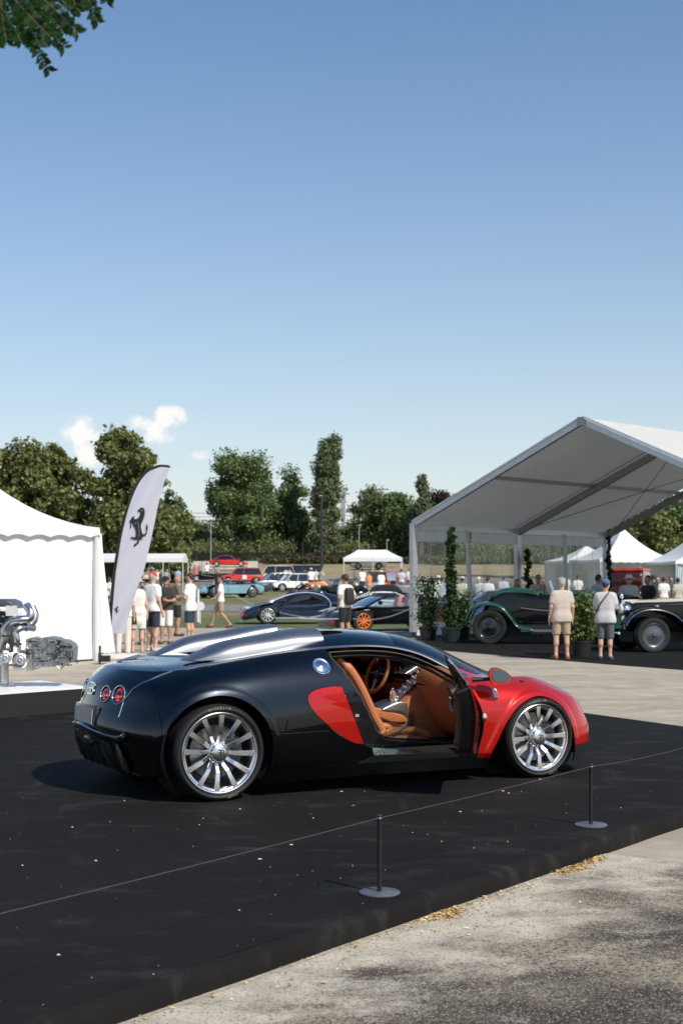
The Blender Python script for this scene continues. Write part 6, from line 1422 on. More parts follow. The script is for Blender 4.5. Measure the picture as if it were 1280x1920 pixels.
# ------------------------------------------------------------------ pagoda tents
def pagoda(label, cx, cy, W, eave, peak, rz, walls=(), scallop=.22, parent_name='pagoda_tent', nseg=14, group=None, flat=1.9, curtains=()):
    t = thing(parent_name, label, 'tent', (cx, cy, ZG(cy)), rz, group); z0 = -ZG(cy); hw = W / 2
    cs = [(hw, -hw), (hw, hw), (-hw, hw), (-hw, -hw)]
    for i in range(4):
        a = np.array(cs[i]); c = np.array(cs[(i + 1) % 4]); rows = []
        for s in np.linspace(0, 1, nseg + 1):
            e = a + (c - a) * s; row = []
            for r in np.linspace(0, 1, 13):
                q = r; hh = eave + (peak - eave) * (q ** flat * .80 + q * .20); sag = -.06 * math.sin(math.pi * s) * (1 - q)
                row.append((e[0] * (1 - q * .985), e[1] * (1 - q * .985), hh + sag))
            rows.append(row)
        mb = MB(); mb.grid(rows); mb.build('roof_panel', WHITEVINYL, t, ang=None)
        rows = []
        for s in np.linspace(0, 1, 8 * nseg + 1):
            e = (a + (c - a) * s) * 1.006; sc = scallop - .05 * abs(math.sin(math.pi * s * W * 1.9)); rows.append([(e[0], e[1], eave + .01 - .06 * math.sin(math.pi * s)), (e[0] * 1.006, e[1] * 1.006, eave - scallop * .5), (e[0] * 1.004, e[1] * 1.004, eave - scallop + (scallop - sc) - .03 * math.sin(math.pi * s))])
        mb = MB(); mb.grid(rows); mb.build('valance', WHITEVINYL, t, ang=None)
        mb = MB(); mb.box((a[0] * .985, a[1] * .985, eave / 2), (.07, .07, eave)); mb.build('pole', HEM if len(walls) > 3 else ALU, t, smooth=False)
        if i in walls:
            ai, ci = a * .97, c * .97
            rows = [[(ai[0] + (ci[0] - ai[0]) * s, ai[1] + (ci[1] - ai[1]) * s, .04 + (eave - .14) * v) for v in np.linspace(0, 1, 7)] for s in np.linspace(0, 1, 30)]
            nn = np.array([(c - a)[1], -(c - a)[0]]); nn = nn / np.linalg.norm(nn)
            for k_, row in enumerate(rows):
                for v_, p in enumerate(row):
                    dd = .03 * math.sin(k_ * .55 + v_ * .5) * (1 - v_ / 6) + .012 * math.sin(k_ * 1.9); row[v_] = (p[0] + nn[0] * dd, p[1] + nn[1] * dd, p[2])
            mb = MB(); mb.grid(rows); mb.build('side_wall', WHITEVINYL, t, ang=None)
        if i in curtains:
            for sg in (1,):
                mb = MB(); d = (c - a) / np.linalg.norm(c - a); rows = []
                for v in np.linspace(0, 1, 9):
                    wd = .35 + .55 * abs(v - .45) ; rows.append([(a[0] * .97 + d[0] * wd * u + .03 * math.sin(u * 20), a[1] * .97 + d[1] * wd * u + .03 * math.cos(u * 20), eave * (1 - v) + .02 * v) for u in np.linspace(0, 1, 12)])
                mb.grid(rows); mb.build('curtain', mat('pale_curtain', (.62, .68, .74), .7, transl=.3) if 'pale_curtain' not in bpy.data.materials else bpy.data.materials['pale_curtain'], t, ang=None)
    mb = MB(); mb.lathe([(.05, peak - .02), (.03, peak + .10), (0, peak + .12)], 12); mb.build('finial', ALU, t)
    return t
rz50 = math.atan2(.8, .6)
ctr = V3(-4.97, 29.1) + V3(-.6, -.8) * 2.5 + V3(-.8, .6) * 2.5
tw = pagoda('white event tent with scalloped valance at the left edge, closed front wall', ctr.x, ctr.y, 5.0, 2.72, 5.0, rz50, walls=(3, 2, 1, 0), scallop=.20, flat=2.2)
# loose corner flap of the left tent
mb = MB(); c0 = V3(-4.93, 29.05)
rows = [[V3(c0.x - .10 + (.38 * u) * (.25 + .75 * (1 - v) ** 1.3), c0.y + .25 * u + .04 * math.sin(u * 9), .16 + 2.45 * v) for v in np.linspace(0, 1, 10)] for u in np.linspace(0, 1, 10)]
inv_ = Matrix.Rotation(-rz50, 3, 'Z'); mb.grid([[inv_ @ (p - V3(ctr.x, ctr.y)) for p in r_] for r_ in rows]); mb.build('corner_flap', WHITEVINYL, tw, ang=None)
mb = MB(); mb.cyl((-4.75, 28.0, 0), (-4.75, 28.0, .36), .022, n=8); mb.lathe([(0, 0), (.14, 0), (.14, .01), (0, .012)], 18, o=(-4.75, 28.0, 0)); tag(mb.build('short_post', BLACKMETAL), 'short black post standing beside the corner of the white tent', 'post')
mb = MB(); mb.box((-4.80, 28.85, .06), (.22, .18, .12)); tag(mb.build('ballast_weight', P_DARK, smooth=False), 'black ballast block at the foot of the white tent corner', 'ballast')
pagoda('white pagoda tent with pointed roof seen right of the marquee', AT(1166, 0, 88).x, 88, 5.0, 2.3, 4.25, R(12), walls=(1,), curtains=(0, 3), group='pagoda tents on the right')
pagoda('white pagoda tent cut off by the right edge of the picture', AT(1318, 0, 84).x, 84, 5.6, 2.2, 4.35, R(8), walls=(1,), curtains=(3,), group='pagoda tents on the right')
pagoda('low pagoda tent behind the clear wall left of the pointed one', AT(1098, 0, 96).x, 96, 4.4, 2.3, 3.3, R(10), walls=(1, 0), group='pagoda tents on the right')
# pop-up canopy and long marquee far away
def popup():
    Y = 145; p = GR(698, Y); t = thing('popup_canopy', 'white pop-up canopy with hipped roof over the racing car', 'canopy', p, 0); g = p.z
    e = CZ - (1053 - 1085) / PXF * Y - g; ee = CZ - (1046 - 1085) / PXF * Y - g; pk = CZ - (1031 - 1085) / PXF * Y - g; hw = 55 / PXF * Y; hd = 1.6
    base = [(-hw, -hd), (hw, -hd), (hw, hd), (-hw, hd)]; rg = [(-hw * .50, 0), (hw * .48, 0)]
    mb = MB(); 
    def curve(a, c, n=8): return [(a[0] + (c[0] - a[0]) * q, a[1] + (c[1] - a[1]) * q, ee + (pk - ee) * (q * .75 + .25 * q * q)) for q in np.linspace(0, 1, n)]
    L0, L1, L2, L3 = curve(base[0], rg[0]), curve(base[1], rg[1]), curve(base[2], rg[1]), curve(base[3], rg[0])
    for a, c in ((L0, L1), (L1, L2), (L2, L3), (L3, L0)): mb.grid([a, c])
    mb.build('roof', WHITEVINYL, t, ang=50)
    mb = MB()
    for i in range(4):
        a, c = base[i], base[(i + 1) % 4]; mb.grid([[(a[0], a[1], ee), (c[0], c[1], ee)], [(a[0], a[1], e), (c[0], c[1], e)]])
    mb.build('valance', WHITEVINYL, t, smooth=False)
    for x, y in base + [(0, -hd)]:
        mb = MB(); mb.cyl((x * .98, y * .98, 0), (x * .98, y * .98, ee), .05, n=6); mb.build('leg', HEM, t)
popup()
def longmarquee():
    Y = 105; x0 = AT(120, 0, Y).x; x1 = AT(343, 0, Y).x; g = ZG(Y); t = thing('long_marquee', 'long low white marquee behind the feather flag', 'marquee', (0, Y, g))
    z1 = CZ + (1085 - 1037) / PXF * Y - g; z0 = CZ + (1085 - 1054) / PXF * Y - g
    mb = MB(); mb.grid([[(x, 0, z0), (x, .0, z0 + .28), (x, 1.8, z1), (x, 3.6, z0 + .28), (x, 3.6, z0)] for x in np.linspace(x0, x1, 12)]); mb.build('roof', WHITEVINYL, t, smooth=False)
    mb = MB(); mb.add([(x1, 0, z0), (x1, 0, z0 + .28), (x1, 1.8, z1), (x1, 3.6, z0 + .28), (x1, 3.6, z0)], [(0, 1, 2, 3, 4)]); mb.build('gable', WHITEVINYL, t, smooth=False)
    for x in np.linspace(x0, x1, 7):
        for y in (0, 3.6): mb = MB(); mb.cyl((x, y, 0), (x, y, z0), .04, n=6); mb.build('pole', HEM, t)
    mb = MB(); mb.box(((x0 + x1) / 2 - 2.5, 3.5, z0 / 2), (x1 - x0 - 5, .05, z0)); mb.build('shade_sheet', mat('shade_dark', (.03, .03, .035), .9), t, smooth=False)  # dark sheet stands in for the shade under the marquee roof
longmarquee()

# ------------------------------------------------------------------ feather flag
FY = 30.0
def FP(zx, zy, dy=0.):
    px, py = 180 + zx / 5.054, 860 + zy / 5.054; p = AT(px, py, FY); wv = .05 * math.sin(py * .03 + px * .05) + .012 * math.sin(py * .11 + px * .2); return V3(p.x, FY + wv + dy, p.z)
Lf = crom([(125, 1655), (150, 1330), (172, 1130), (200, 930), (240, 700), (300, 450), (380, 250), (470, 130), (560, 85), (620, 72), (705, 80)], 8)
Rt_ = crom([(270, 1660), (290, 1560), (340, 1400), (390, 1230), (450, 1060), (500, 860), (550, 640), (590, 450), (640, 260), (672, 170), (700, 96)], 8)
fg = thing('feather_flag', 'tall curved pale feather flag with a black prancing horse on a black pole', 'flag', AT(198, 1085, FY).xy.to_3d())
ORG = Vector(fg.location)
fmat = mat('flag_cloth', (.60, .60, .68), .75, noise=.02, nscale=3, bump=.25, bscale=2.5, transl=.25)
def loc_(p): return p - ORG
# resample both edges by height so rows are horizontal
rows = []
for a, c in zip(Lf, Rt_): rows.append([loc_(FP(a[0] + (c[0] - a[0]) * u, a[1] + (c[1] - a[1]) * u)) for u in np.linspace(0, 1, 12)])
mb = MB(); mb.grid(rows); mb.build('cloth', fmat, fg, ang=None)
mb = MB(); mb.grid([[loc_(FP(a[0] - 14 + 30 * u, a[1] - 18 * (1 - u) * max(0, (i - 44) / 36) + 8 * u * max(0, (i - 44) / 36), -.006)) for u in (0, .5, 1)] for i, a in enumerate(Lf)]); mb.build('sleeve', mat('black_sleeve', (.012, .012, .013), .7), fg, ang=None)
mb = MB(); pl_ = [loc_(FP(95, 1975, .01))] + [loc_(FP(a[0] - 2, a[1], .01)) for a in Lf[::4]]; mb.tube(pl_, .011, 8); mb.build('pole', BLACKMETAL, fg)
mb = MB(); mb.box((.42, 0, .05), (.92, .45, .09)); mb.build('base_plate', mat('white_base', (.72, .72, .70), .5), fg, smooth=False)
HORSE = [(402,500),(400,488),(415,480),(428,466),(440,462),(455,470),(468,486),(461,490),(474,512),(463,512),(472,535),(460,535),(466,560),(455,558),(458,582),(447,580),(446,608),(436,602),(432,640),(435,672),(441,700),(447,718),(462,716),(474,706),(480,682),(477,650),(483,628),(493,614),(489,650),(497,640),(492,672),(485,704),(476,726),(462,738),(450,732),(446,744),(438,755),(444,764),(438,772),(426,762),(413,780),(409,802),(387,818),(378,831),(361,828),(368,813),(392,795),(397,776),(398,764),(385,772),(360,764),(335,754),(333,743),(360,744),(384,750),(381,735),(386,700),(382,680),(374,660),(362,640),(352,622),(346,604),(339,622),(341,655),(334,667),(330,652),(331,622),(334,604),(325,608),(323,590),(335,575),(345,558),(359,546),(369,552),(366,568),(376,575),(395,570),(410,558),(419,540),(426,520),(427,508),(414,505)]
from mathutils.geometry import tessellate_polygon
def flat_emblem(name, pts, fn, m, parent):
    P2 = [Vector((x, y, 0)) for x, y in pts]; tr = tessellate_polygon([P2]); vs = [fn(x, y) for x, y in pts]
    # subdivide so the print follows the cloth
    mb = MB(); mb.add(vs, [tuple(t_) for t_ in tr]); return mb.build(name, m, parent, smooth=False)
INK = mat('black_print', (.012, .012, .013), .6)
flat_emblem('horse_emblem', HORSE, lambda x, y: loc_(FP(x, y, -.02)), INK, fg)
flat_emblem('small_horse_emblem', [(197 + (x - 410) * .235, 1432 + (y - 648) * .19) for x, y in HORSE], lambda x, y: loc_(FP(x, y, -.02)), INK, fg)
mb = MB()
for P in ([(398, 590), (410, 640), (418, 690), (412, 740)], [(372, 590), (384, 620)], [(440, 480), (436, 500)]): mb.tube([loc_(FP(x, y, -.026)) for x, y in P], .004, 4)
mb.build('emblem_highlight', mat('print_grey', (.35, .35, .38), .6), fg)

# ------------------------------------------------------------------ engine display on plinth
PU = V3(.656, .755).normalized(); PN = V3(-PU.y, PU.x)
pf_ = V3(-3.02, 16.95); plinth_pts = [pf_, pf_ + PN * 1.25 + PU * .25, pf_ + PN * 1.25 - PU * 4.2, pf_ - PU * 4.2]
pt = thing('plinth', 'low display plinth with white top and black sides at the left edge', 'plinth', (pf_.x, pf_.y, .11))
mb = MB(); n = 4; b0 = [(p.x - pf_.x, p.y - pf_.y, 0) for p in plinth_pts]; b1 = [(x, y, .262) for x, y, z in b0]
mb.add(b0 + b1, [(i, (i + 1) % 4, (i + 1) % 4 + 4, i + 4) for i in range(4)] + [(4, 5, 6, 7)]); mb.build('side_panel', mat('matte_black_panel', (.012, .012, .012), .8), pt, smooth=False)
mb = MB(); b2 = [(x * 1.0, y, .264) for x, y, z in b0]; b3 = [(x, y, .285) for x, y, z in b0]; mb.add(b2 + b3, [(i, (i + 1) % 4, (i + 1) % 4 + 4, i + 4) for i in range(4)] + [(4, 5, 6, 7)]); mb.build('top_board', mat('white_board', (.78, .78, .77), .4), pt, smooth=False)
EY = 17.0
E0 = AT(8, 1085, EY); eng = thing('display_engine', 'large silver engine with curled exhaust pipes and gearbox mounted on a steel post', 'engine', (E0.x, E0.y, .395))
CAST = mat('cast_aluminium', (.50, .50, .49), .42, .85, noise=.15, nscale=30, bump=.3, bscale=60); CASTD = mat('dark_casting', (.05, .05, .055), .5, .5, noise=.2, nscale=30)
PIPE = mat('exhaust_steel', (.62, .61, .59), .30, 1., rvar=.06, nscale=20)
def EP(px, py, dy=0.): p = AT(px, py, EY + dy); return V3(p.x - E0.x, p.y - E0.y, p.z - .395)
mb = MB(); mb.cyl(V3(-.02, .1, 0), V3(-.02, .1, .30), .055, n=20); mb.lathe([(0, 0), (.13, 0), (.13, .012), (.055, .02)], 28, o=(-.02, .1, 0)); mb.build('support_post', STEEL, eng)
def tubep(name, pts, r, m=PIPE, n=12):
    mb = MB(); P = crom([tuple(EP(*p)) for p in pts], 6); rr = r if isinstance(r, list) else [r] * len(P)
    if isinstance(r, list): rr = list(np.interp(np.linspace(0, 1, len(P)), np.linspace(0, 1, len(r)), r))
    mb.tube([tuple(p) for p in P], rr, n); return mb.build(name, m, eng)
tubep('exhaust_pipe', [(60, 1138, -.1), (66, 1155, -.12), (58, 1170, -.15), (42, 1168, -.2), (25, 1165, -.22), (14, 1178, -.24), (12, 1195, -.24)], .046)
tubep('exhaust_pipe', [(50, 1135, -.2), (58, 1148, -.25), (54, 1160, -.27), (38, 1162, -.3), (20, 1166, -.3), (9, 1180, -.3), (8, 1200, -.3), (0, 1222, -.3)], .048)
tubep('exhaust_pipe', [(64, 1178, -.1), (52, 1176, -.2), (38, 1178, -.3), (30, 1186, -.32), (32, 1200, -.32), (31, 1212, -.3)], .040)
tubep('crossover_pipe', [(24, 1172, -.25), (32, 1184, -.28)], .03)
for (x, y, dy) in ((33, 1163, -.27), (50, 1175, -.22), (11, 1192, -.3), (32, 1208, -.32)):
    mb = MB(); p = EP(x, y, dy); mb.tube([p + V3(-.012, 0, 0), p + V3(.012, 0, 0)] if y < 1180 else [p + V3(0, 0, -.012), p + V3(0, 0, .012)], .056, 14); mb.build('pipe_clamp', CASTD, eng)
mb = MB(); c = EP(8, 1131); mb.pprism([(-.75, -.03), (-.75, .045), (.08, .05), (.15, .02), (.19, -.06), (.12, -.04)], -.28, .28, .02); o = mb.build('engine_cover', mat('cover_slate', (.06, .07, .085), .35), eng); o.location = c
mb = MB(); mb.box((0, 0, 0), (.62, .42, .50)); o = mb.build('engine_block', CASTD, eng, smooth=False); o.location = EP(-30, 1185, .15)
mb = MB(); mb.add([(-.04, 0, .06), (.07, 0, .06), (.10, 0, -.06), (-.04, 0, -.06), (-.04, .08, .06), (.07, .08, .06), (.10, .08, -.06), (-.04, .08, -.06)], [(0, 1, 2, 3), (7, 6, 5, 4), (0, 4, 5, 1), (1, 5, 6, 2), (2, 6, 7, 3), (3, 7, 4, 0)]); o = mb.build('intercooler_box', mat('white_plastic', (.6, .6, .58), .4), eng, smooth=False); o.location = EP(18, 1145, -.28)
for k in range(4):
    mb = MB(); a = EP(-6 + k * 2, 1150 + k * 9, -.22); mb.tube([a, a + V3(.06, -.03, .05 - .03 * k), a + V3(.18, .02, .02 * k - .03), a + V3(.27, .08, 0)], .010 + .004 * (k % 2), 6); mb.build('hose', CASTD if k % 2 else STEEL, eng)
for (x, y, r) in ((10, 1232, .075), (39, 1236, .070)):
    fr = V3(.25, -1, .1).normalized().to_track_quat('Z', 'Y').to_matrix().to_4x4(); fr.translation = EP(x, y, -.30)
    mb = MB(); mb.lathe([(r, -.09), (r * 1.04, -.02), (r * .98, .01), (r * .72, .018), (r * .66, .005), (r * .50, .002), (r * .46, .02), (r * .25, .026), (r * .2, .012), (0, .012)], 28); o = mb.build('turbo_housing', CAST, eng); o.matrix_local = fr
    fr2 = fr.copy(); fr2.translation = EP(x + 2, y - 17, -.28); mb = MB(); mb.lathe([(r * .68, -.05), (r * .74, 0), (r * .5, .012), (0, .016)], 24); o = mb.build('turbo_cap', PIPE, eng); o.matrix_local = fr2
    mb = MB(); mb.ball(tuple(EP(x - 8, y + 2, -.2)), (.05, .05, .09), 12, 8); mb.build('wastegate', CAST, eng)
mb = MB(); mb.tube(crom([tuple(EP(26, 1250, -.25)), tuple(EP(36, 1252, -.25)), tuple(EP(46, 1250, -.22)), tuple(EP(50, 1243, -.2))], 4).tolist(), .028, 8); mb.build('turbo_bracket', CAST, eng)
# gearbox: stepped ribbed casting
prof = [(55, 1198, 1256), (66, 1194, 1256), (74, 1197, 1253), (84, 1195, 1250), (96, 1193, 1250), (112, 1196, 1248), (118, 1199, 1245), (128, 1200, 1243), (138, 1206, 1241), (142, 1213, 1238)]
for i in range(len(prof) - 1):
    (xa, ta, ba), (xb, tb, bb) = prof[i], prof[i + 1]; w = .15 if i % 2 else .18
    a0, a1, c0, c1 = EP(xa, ta), EP(xa, ba), EP(xb, tb), EP(xb, bb); mb = MB()
    mb.add([(a0.x, -w, a0.z), (a0.x, w, a0.z), (a1.x, w * .7, a1.z), (a1.x, -w * .7, a1.z), (c0.x, -w, c0.z), (c0.x, w, c0.z), (c1.x, w * .7, c1.z), (c1.x, -w * .7, c1.z)], [(0, 1, 2, 3), (7, 6, 5, 4), (0, 4, 5, 1), (1, 5, 6, 2), (2, 6, 7, 3), (3, 7, 4, 0)])
    mb.build('gearbox_section', CAST, eng, smooth=False)
rs = random.Random(3)
for i in range(46):
    x = rs.uniform(56, 140); y = rs.uniform(1200, 1250); p = EP(x, y); p.y = -.17 - rs.random() * .03; mb = MB(); k = rs.random()
    if k < .45: mb.box(p, (rs.uniform(.04, .16), .03, rs.uniform(.008, .02)))
    elif k < .75: mb.cyl(p + V3(0, .02, 0), p - V3(0, .03, 0), rs.uniform(.010, .026), n=10)
    else: mb.tube([p, p + V3(rs.uniform(-.08, .1), -.01, rs.uniform(-.06, .06)), p + V3(rs.uniform(.05, .14), 0, rs.uniform(-.04, .04))], .008, 5)
    mb.build(('rib', 'boss', 'pipe_fitting')[0 if k < .45 else 1 if k < .75 else 2], [CAST, CAST, CASTD, STEEL][rs.randrange(4)], eng, smooth=k >= .45)
for (x, y) in ((116, 1202), (116, 1211), (116, 1220)):
    mb = MB(); mb.box(EP(x, y) + V3(0, -.18, 0), (.05, .03, .035)); mb.build('actuator', CASTD, eng)

# ------------------------------------------------------------------ foliage
def leafmat(name, c1, c2, transl=.35, spec=.35):
    m = bpy.data.materials.new(name); m.use_nodes = True; nt = m.node_tree; b = nt.nodes['Principled BSDF']
    g = nt.nodes.new('ShaderNodeNewGeometry'); cr = nt.nodes.new('ShaderNodeValToRGB'); nt.links.new(g.outputs['Random Per Island'], cr.inputs[0])
    cr.color_ramp.elements[0].color = tuple(c1) + (1,); cr.color_ramp.elements[1].color = tuple(c2) + (1,)
    nt.links.new(cr.outputs[0], b.inputs['Base Color']); b.inputs['Roughness'].default_value = .5; b.inputs['Specular IOR Level'].default_value = spec
    tr = nt.nodes.new('ShaderNodeBsdfTranslucent'); nt.links.new(cr.outputs[0], tr.inputs[0]); mx = nt.nodes.new('ShaderNodeMixShader'); mx.inputs[0].default_value = transl
    nt.links.new(b.outputs[0], mx.inputs[1]); nt.links.new(tr.outputs[0], mx.inputs[2]); nt.links.new(mx.outputs[0], nt.nodes['Material Output'].inputs[0]); return m
LF_A = leafmat('chestnut_leaves', (.085, .105, .03), (.27, .285, .10)); LF_B = leafmat('broad_leaves', (.065, .11, .04), (.19, .25, .09)); LF_C = leafmat('poplar_leaves', (.085, .12, .055), (.24, .27, .14)); LF_D = leafmat('shrub_leaves', (.06, .095, .025), (.20, .25, .08)); LF_P = leafmat('pot_leaves', (.015, .045, .012), (.06, .11, .03)); LF_R = leafmat('copper_leaves', (.035, .022, .018), (.09, .05, .035))
BARK = mat('bark', (.09, .07, .05), .9, noise=.3, nscale=8, bump=.6, bscale=12)
def leaves_mesh(name, C_, rad, n, size, m, seed=0, flat=.25, up=.35):
    """C_: clump centres (k,3), rad (k,); n leaves spread through the shells of the clumps"""
    r_ = np.random.RandomState(seed); k = len(C_); w = rad ** 2; idx = r_.choice(k, n, p=w / w.sum())
    d = r_.randn(n, 3); d /= np.linalg.norm(d, axis=1)[:, None]; rr = rad[idx] * (.30 + .95 * r_.rand(n) ** .7)
    sq = r_.uniform(.55, 1.35, (k, 3)); c = C_[idx] + d * rr[:, None] * sq[idx] * np.array([1, 1, .85]) + r_.randn(n, 3) * size * .35
    nn = d * .6 + r_.randn(n, 3) * .7 + np.array([0, 0, up]); nn /= np.linalg.norm(nn, axis=1)[:, None]
    t = np.cross(nn, r_.randn(n, 3)); t /= np.linalg.norm(t, axis=1)[:, None]; b = np.cross(nn, t); s = size * (.6 + .8 * r_.rand(n))[:, None]
    p0 = c - t * s * .5; p1 = c + b * s * .34 + nn * s * .08; p2 = c + t * s * .5 - nn * s * .1; p3 = c - b * s * .34 + nn * s * .08
    V = np.stack([p0, p1, p2, p3], 1).reshape(-1, 3); me = bpy.data.meshes.new(name)
    me.vertices.add(4 * n); me.vertices.foreach_set('co', V.ravel()); me.loops.add(4 * n); me.loops.foreach_set('vertex_index', np.arange(4 * n)); me.polygons.add(n); me.polygons.foreach_set('loop_start', np.arange(n) * 4)
    me.update(calc_edges=True); me.materials.append(m); return me
def clumps(shape, k, seed, r0, r1):
    """shape: list of (x,y,z,rx,ry,rz) blobs; clump centres near their surfaces"""
    r_ = np.random.RandomState(seed); out = []; sh = np.array(shape, float); w = sh[:, 3] * sh[:, 5]; w /= w.sum()
    for _ in range(k):
        s = sh[r_.choice(len(sh), p=w)]; d = r_.randn(3); d /= np.linalg.norm(d); q = .25 + .75 * r_.rand() ** .45; out.append(s[:3] + d * s[3:] * q)
    return np.array(out), r0 + (r1 - r0) * r_.rand(k)
TREES = {}
def tree(name, label, px, Y, ht, shape, k, n, size, lm, seed, r0=.5, r1=1.1, trunk=.25, base=None, group='trees behind the show field', zoff=0., sx=1.):
    p = base or GR(px, Y); t = thing(name, label, 'tree', p, 0, group)
    C_, rad = clumps([(a * ht, b * ht, c * ht, d * ht, e * ht, f * ht) for a, b, c, d, e, f in shape], k, seed, r0, r1)
    ob('crown', leaves_mesh('crown', C_, rad, n, size, lm, seed), None, t)
    mb = MB(); top = ht * .8
    mb.tube([(0, 0, -.4), (0, 0, ht * .2), (.02 * ht, 0, ht * .45), (0, 0, top)], [trunk * 1.3, trunk, trunk * .6, trunk * .12], 8)
    r_ = random.Random(seed)
    for i in range(9):
        c = C_[r_.randrange(len(C_))]; z = ht * r_.uniform(.2, .55); mb.tube([(0, 0, z), (c[0] * .5, c[1] * .5, (z + c[2]) * .5 + .2), tuple(c)], [trunk * .4, trunk * .22, trunk * .06], 6)
    mb.build('trunk', BARK, t); return t
# big chestnuts behind the white tent
def HT(py, Y, px=0): return CZ + (1085 - py) / PXF * Y - ZG(Y)
Y = 118
tree('chestnut_tree', 'leftmost broad sunlit tree behind the white tent', 18, Y, HT(826, Y), [(-.12, 0, .80, .17, .2, .17), (.14, .05, .82, .12, .15, .15), (.0, 0, .5, .30, .3, .28), (-.3, 0, .6, .2, .2, .25), (.3, 0, .5, .14, .2, .2)], 130, 27000, .40, LF_A, 1, .45, 1.15, .42)
tree('chestnut_tree', 'broad tree with twin tops between the left tree and the flag tree', 108, Y + 4, HT(822, Y + 4), [(0.03, 0, .82, .13, .2, .16), (-.12, 0, .60, .20, .2, .22), (.1, 0, .48, .14, .2, .20), (.02, 0, .25, .22, .2, .2)], 105, 21000, .40, LF_A, 2, .45, 1.1, .42)
tree('chestnut_tree', 'tall sunlit tree directly behind the top of the flag', 232, Y + 2, HT(809, Y + 2), [(0.0, 0, .84, .15, .18, .15), (-.15, 0, .68, .13, .2, .12), (.10, 0, .64, .15, .2, .18), (0, 0, .38, .20, .26, .22), (.19, 0, .30, .14, .16, .2)], 115, 23000, .40, LF_A, 3, .45, 1.1, .42)
tree('chestnut_tree', 'lower sunlit tree right of the flag below the two poplars', 314, 140, HT(948, 140), [(0, 0, .62, .32, .4, .34), (.05, 0, .3, .36, .4, .28)], 44, 9000, .40, LF_A, 4, .55, 1.1, .3)
# poplars right of the flag
for px, top, sd, lab in ((318, 915, 11, 'left one of the two slim poplars right of the flag'), (335, 919, 12, 'right one of the two slim poplars right of the flag'), (146, 925, 13, 'thin poplar far behind the left trees'), (181, 930, 14, 'thin poplar in the gap left of the flag')):
    YY = 150; ht = HT(top, YY); tree('poplar_tree', lab, px, YY, ht, [(0, 0, .55, .07, .07, .44)], 34, 3600, .40, LF_C, sd, .30, .60, .2)
# tree belt beyond the fence
belt = [
 ('broadleaf_tree', 'large dark green tree left of centre, wide ragged crown', 458, 850, 205, [(-.10, 0, .82, .13, .2, .17), (.10, 0, .76, .14, .2, .19), (-.15, 0, .55, .16, .22, .20), (.06, 0, .42, .24, .3, .28), (.20, 0, .56, .10, .2, .15)], 120, 30000, .42, LF_B, 21, .8, 1.9),
 ('broadleaf_tree', 'darker tree with a wispy top right of the wide crown', 548, 880, 208, [(0, 0, .90, .05, .06, .08), (0, 0, .70, .12, .2, .16), (0, 0, .4, .18, .22, .3)], 70, 17000, .40, LF_B, 22, .7, 1.5),
 ('poplar_tree', 'tall full poplar leaning slightly right at the middle', 611, 812, 200, [(.04, 0, .89, .045, .06, .10), (.02, 0, .74, .078, .09, .17), (.005, 0, .50, .090, .1, .25), (0, 0, .22, .09, .1, .2)], 150, 30000, .36, LF_C, 23, .6, 1.25),
 ('broadleaf_tree', 'thin-leaved tree left of the dark tree by the canopy', 690, 915, 206, [(0, 0, .80, .22, .2, .18), (-.05, 0, .45, .24, .2, .25)], 46, 6500, .42, LF_C, 24, .7, 1.4),
 ('broadleaf_tree', 'rounded dark green tree above the pop-up canopy', 738, 916, 204, [(0, 0, .72, .20, .26, .22), (-.12, 0, .42, .22, .26, .28), (.15, 0, .4, .20, .2, .28)], 80, 20000, .40, LF_B, 25, .7, 1.5),
 ('poplar_tree', 'slender pale poplar left of the marquee roof', 788, 882, 196, [(0, 0, .62, .055, .06, .38)], 30, 3200, .40, leafmat('pale_leaves', (.10, .13, .07), (.20, .22, .13)), 26, .4, .8),
 ('broadleaf_tree', 'copper leaved tree peeping over the marquee roof', 823, 925, 204, [(0, 0, .7, .28, .28, .28)], 36, 5200, .42, LF_R, 27, .7, 1.3),
 ('broadleaf_tree', 'green tree behind the left slope of the marquee', 800, 948, 200, [(0, 0, .62, .4, .36, .36)], 46, 7000, .44, LF_B, 28, .8, 1.6),
 ('broadleaf_tree', 'tall tree whose tip shows over the marquee rafter', 1037, 815, 150, [(0, 0, .80, .12, .12, .18), (0, 0, .5, .2, .2, .3)], 60, 7000, .4, LF_C, 29, .6, 1.2)]
for nm, lab, px, top, YY, sh_, k, n, sz, lm, sd, r0, r1 in belt: tree(nm, lab, px, YY, HT(top, YY), sh_, k, n, sz, lm, sd, r0, r1, .35)
low = [(352, 992, 'low bushy tree at the left end of the belt'), (378, 975, 'bushy tree left of the wide crown'), (400, 1000, 'small bushy tree under the wide crown'), (505, 985, 'bushy tree under the dark wispy tree'), (575, 980, 'bushy tree left of the poplar foot'), (640, 985, 'light bushy tree right of the poplar foot'), (668, 972, 'bushy tree left of the canopy'), (770, 985, 'bushy tree right of the canopy'), (845, 960, 'bushy tree seen through the clear wall, left'), (905, 965, 'bushy tree seen through the clear wall, middle'), (965, 960, 'bushy tree seen through the clear wall, right'), (1030, 955, 'bushy tree behind the marquee wall'), (1085, 950, 'tree behind the pagoda, left'), (300, 1000, 'bushy tree behind the long marquee'), (250, 995, 'bushy tree behind the flag foot'), (190, 985, 'dark bushy tree behind the white tent corner')]
bush = None
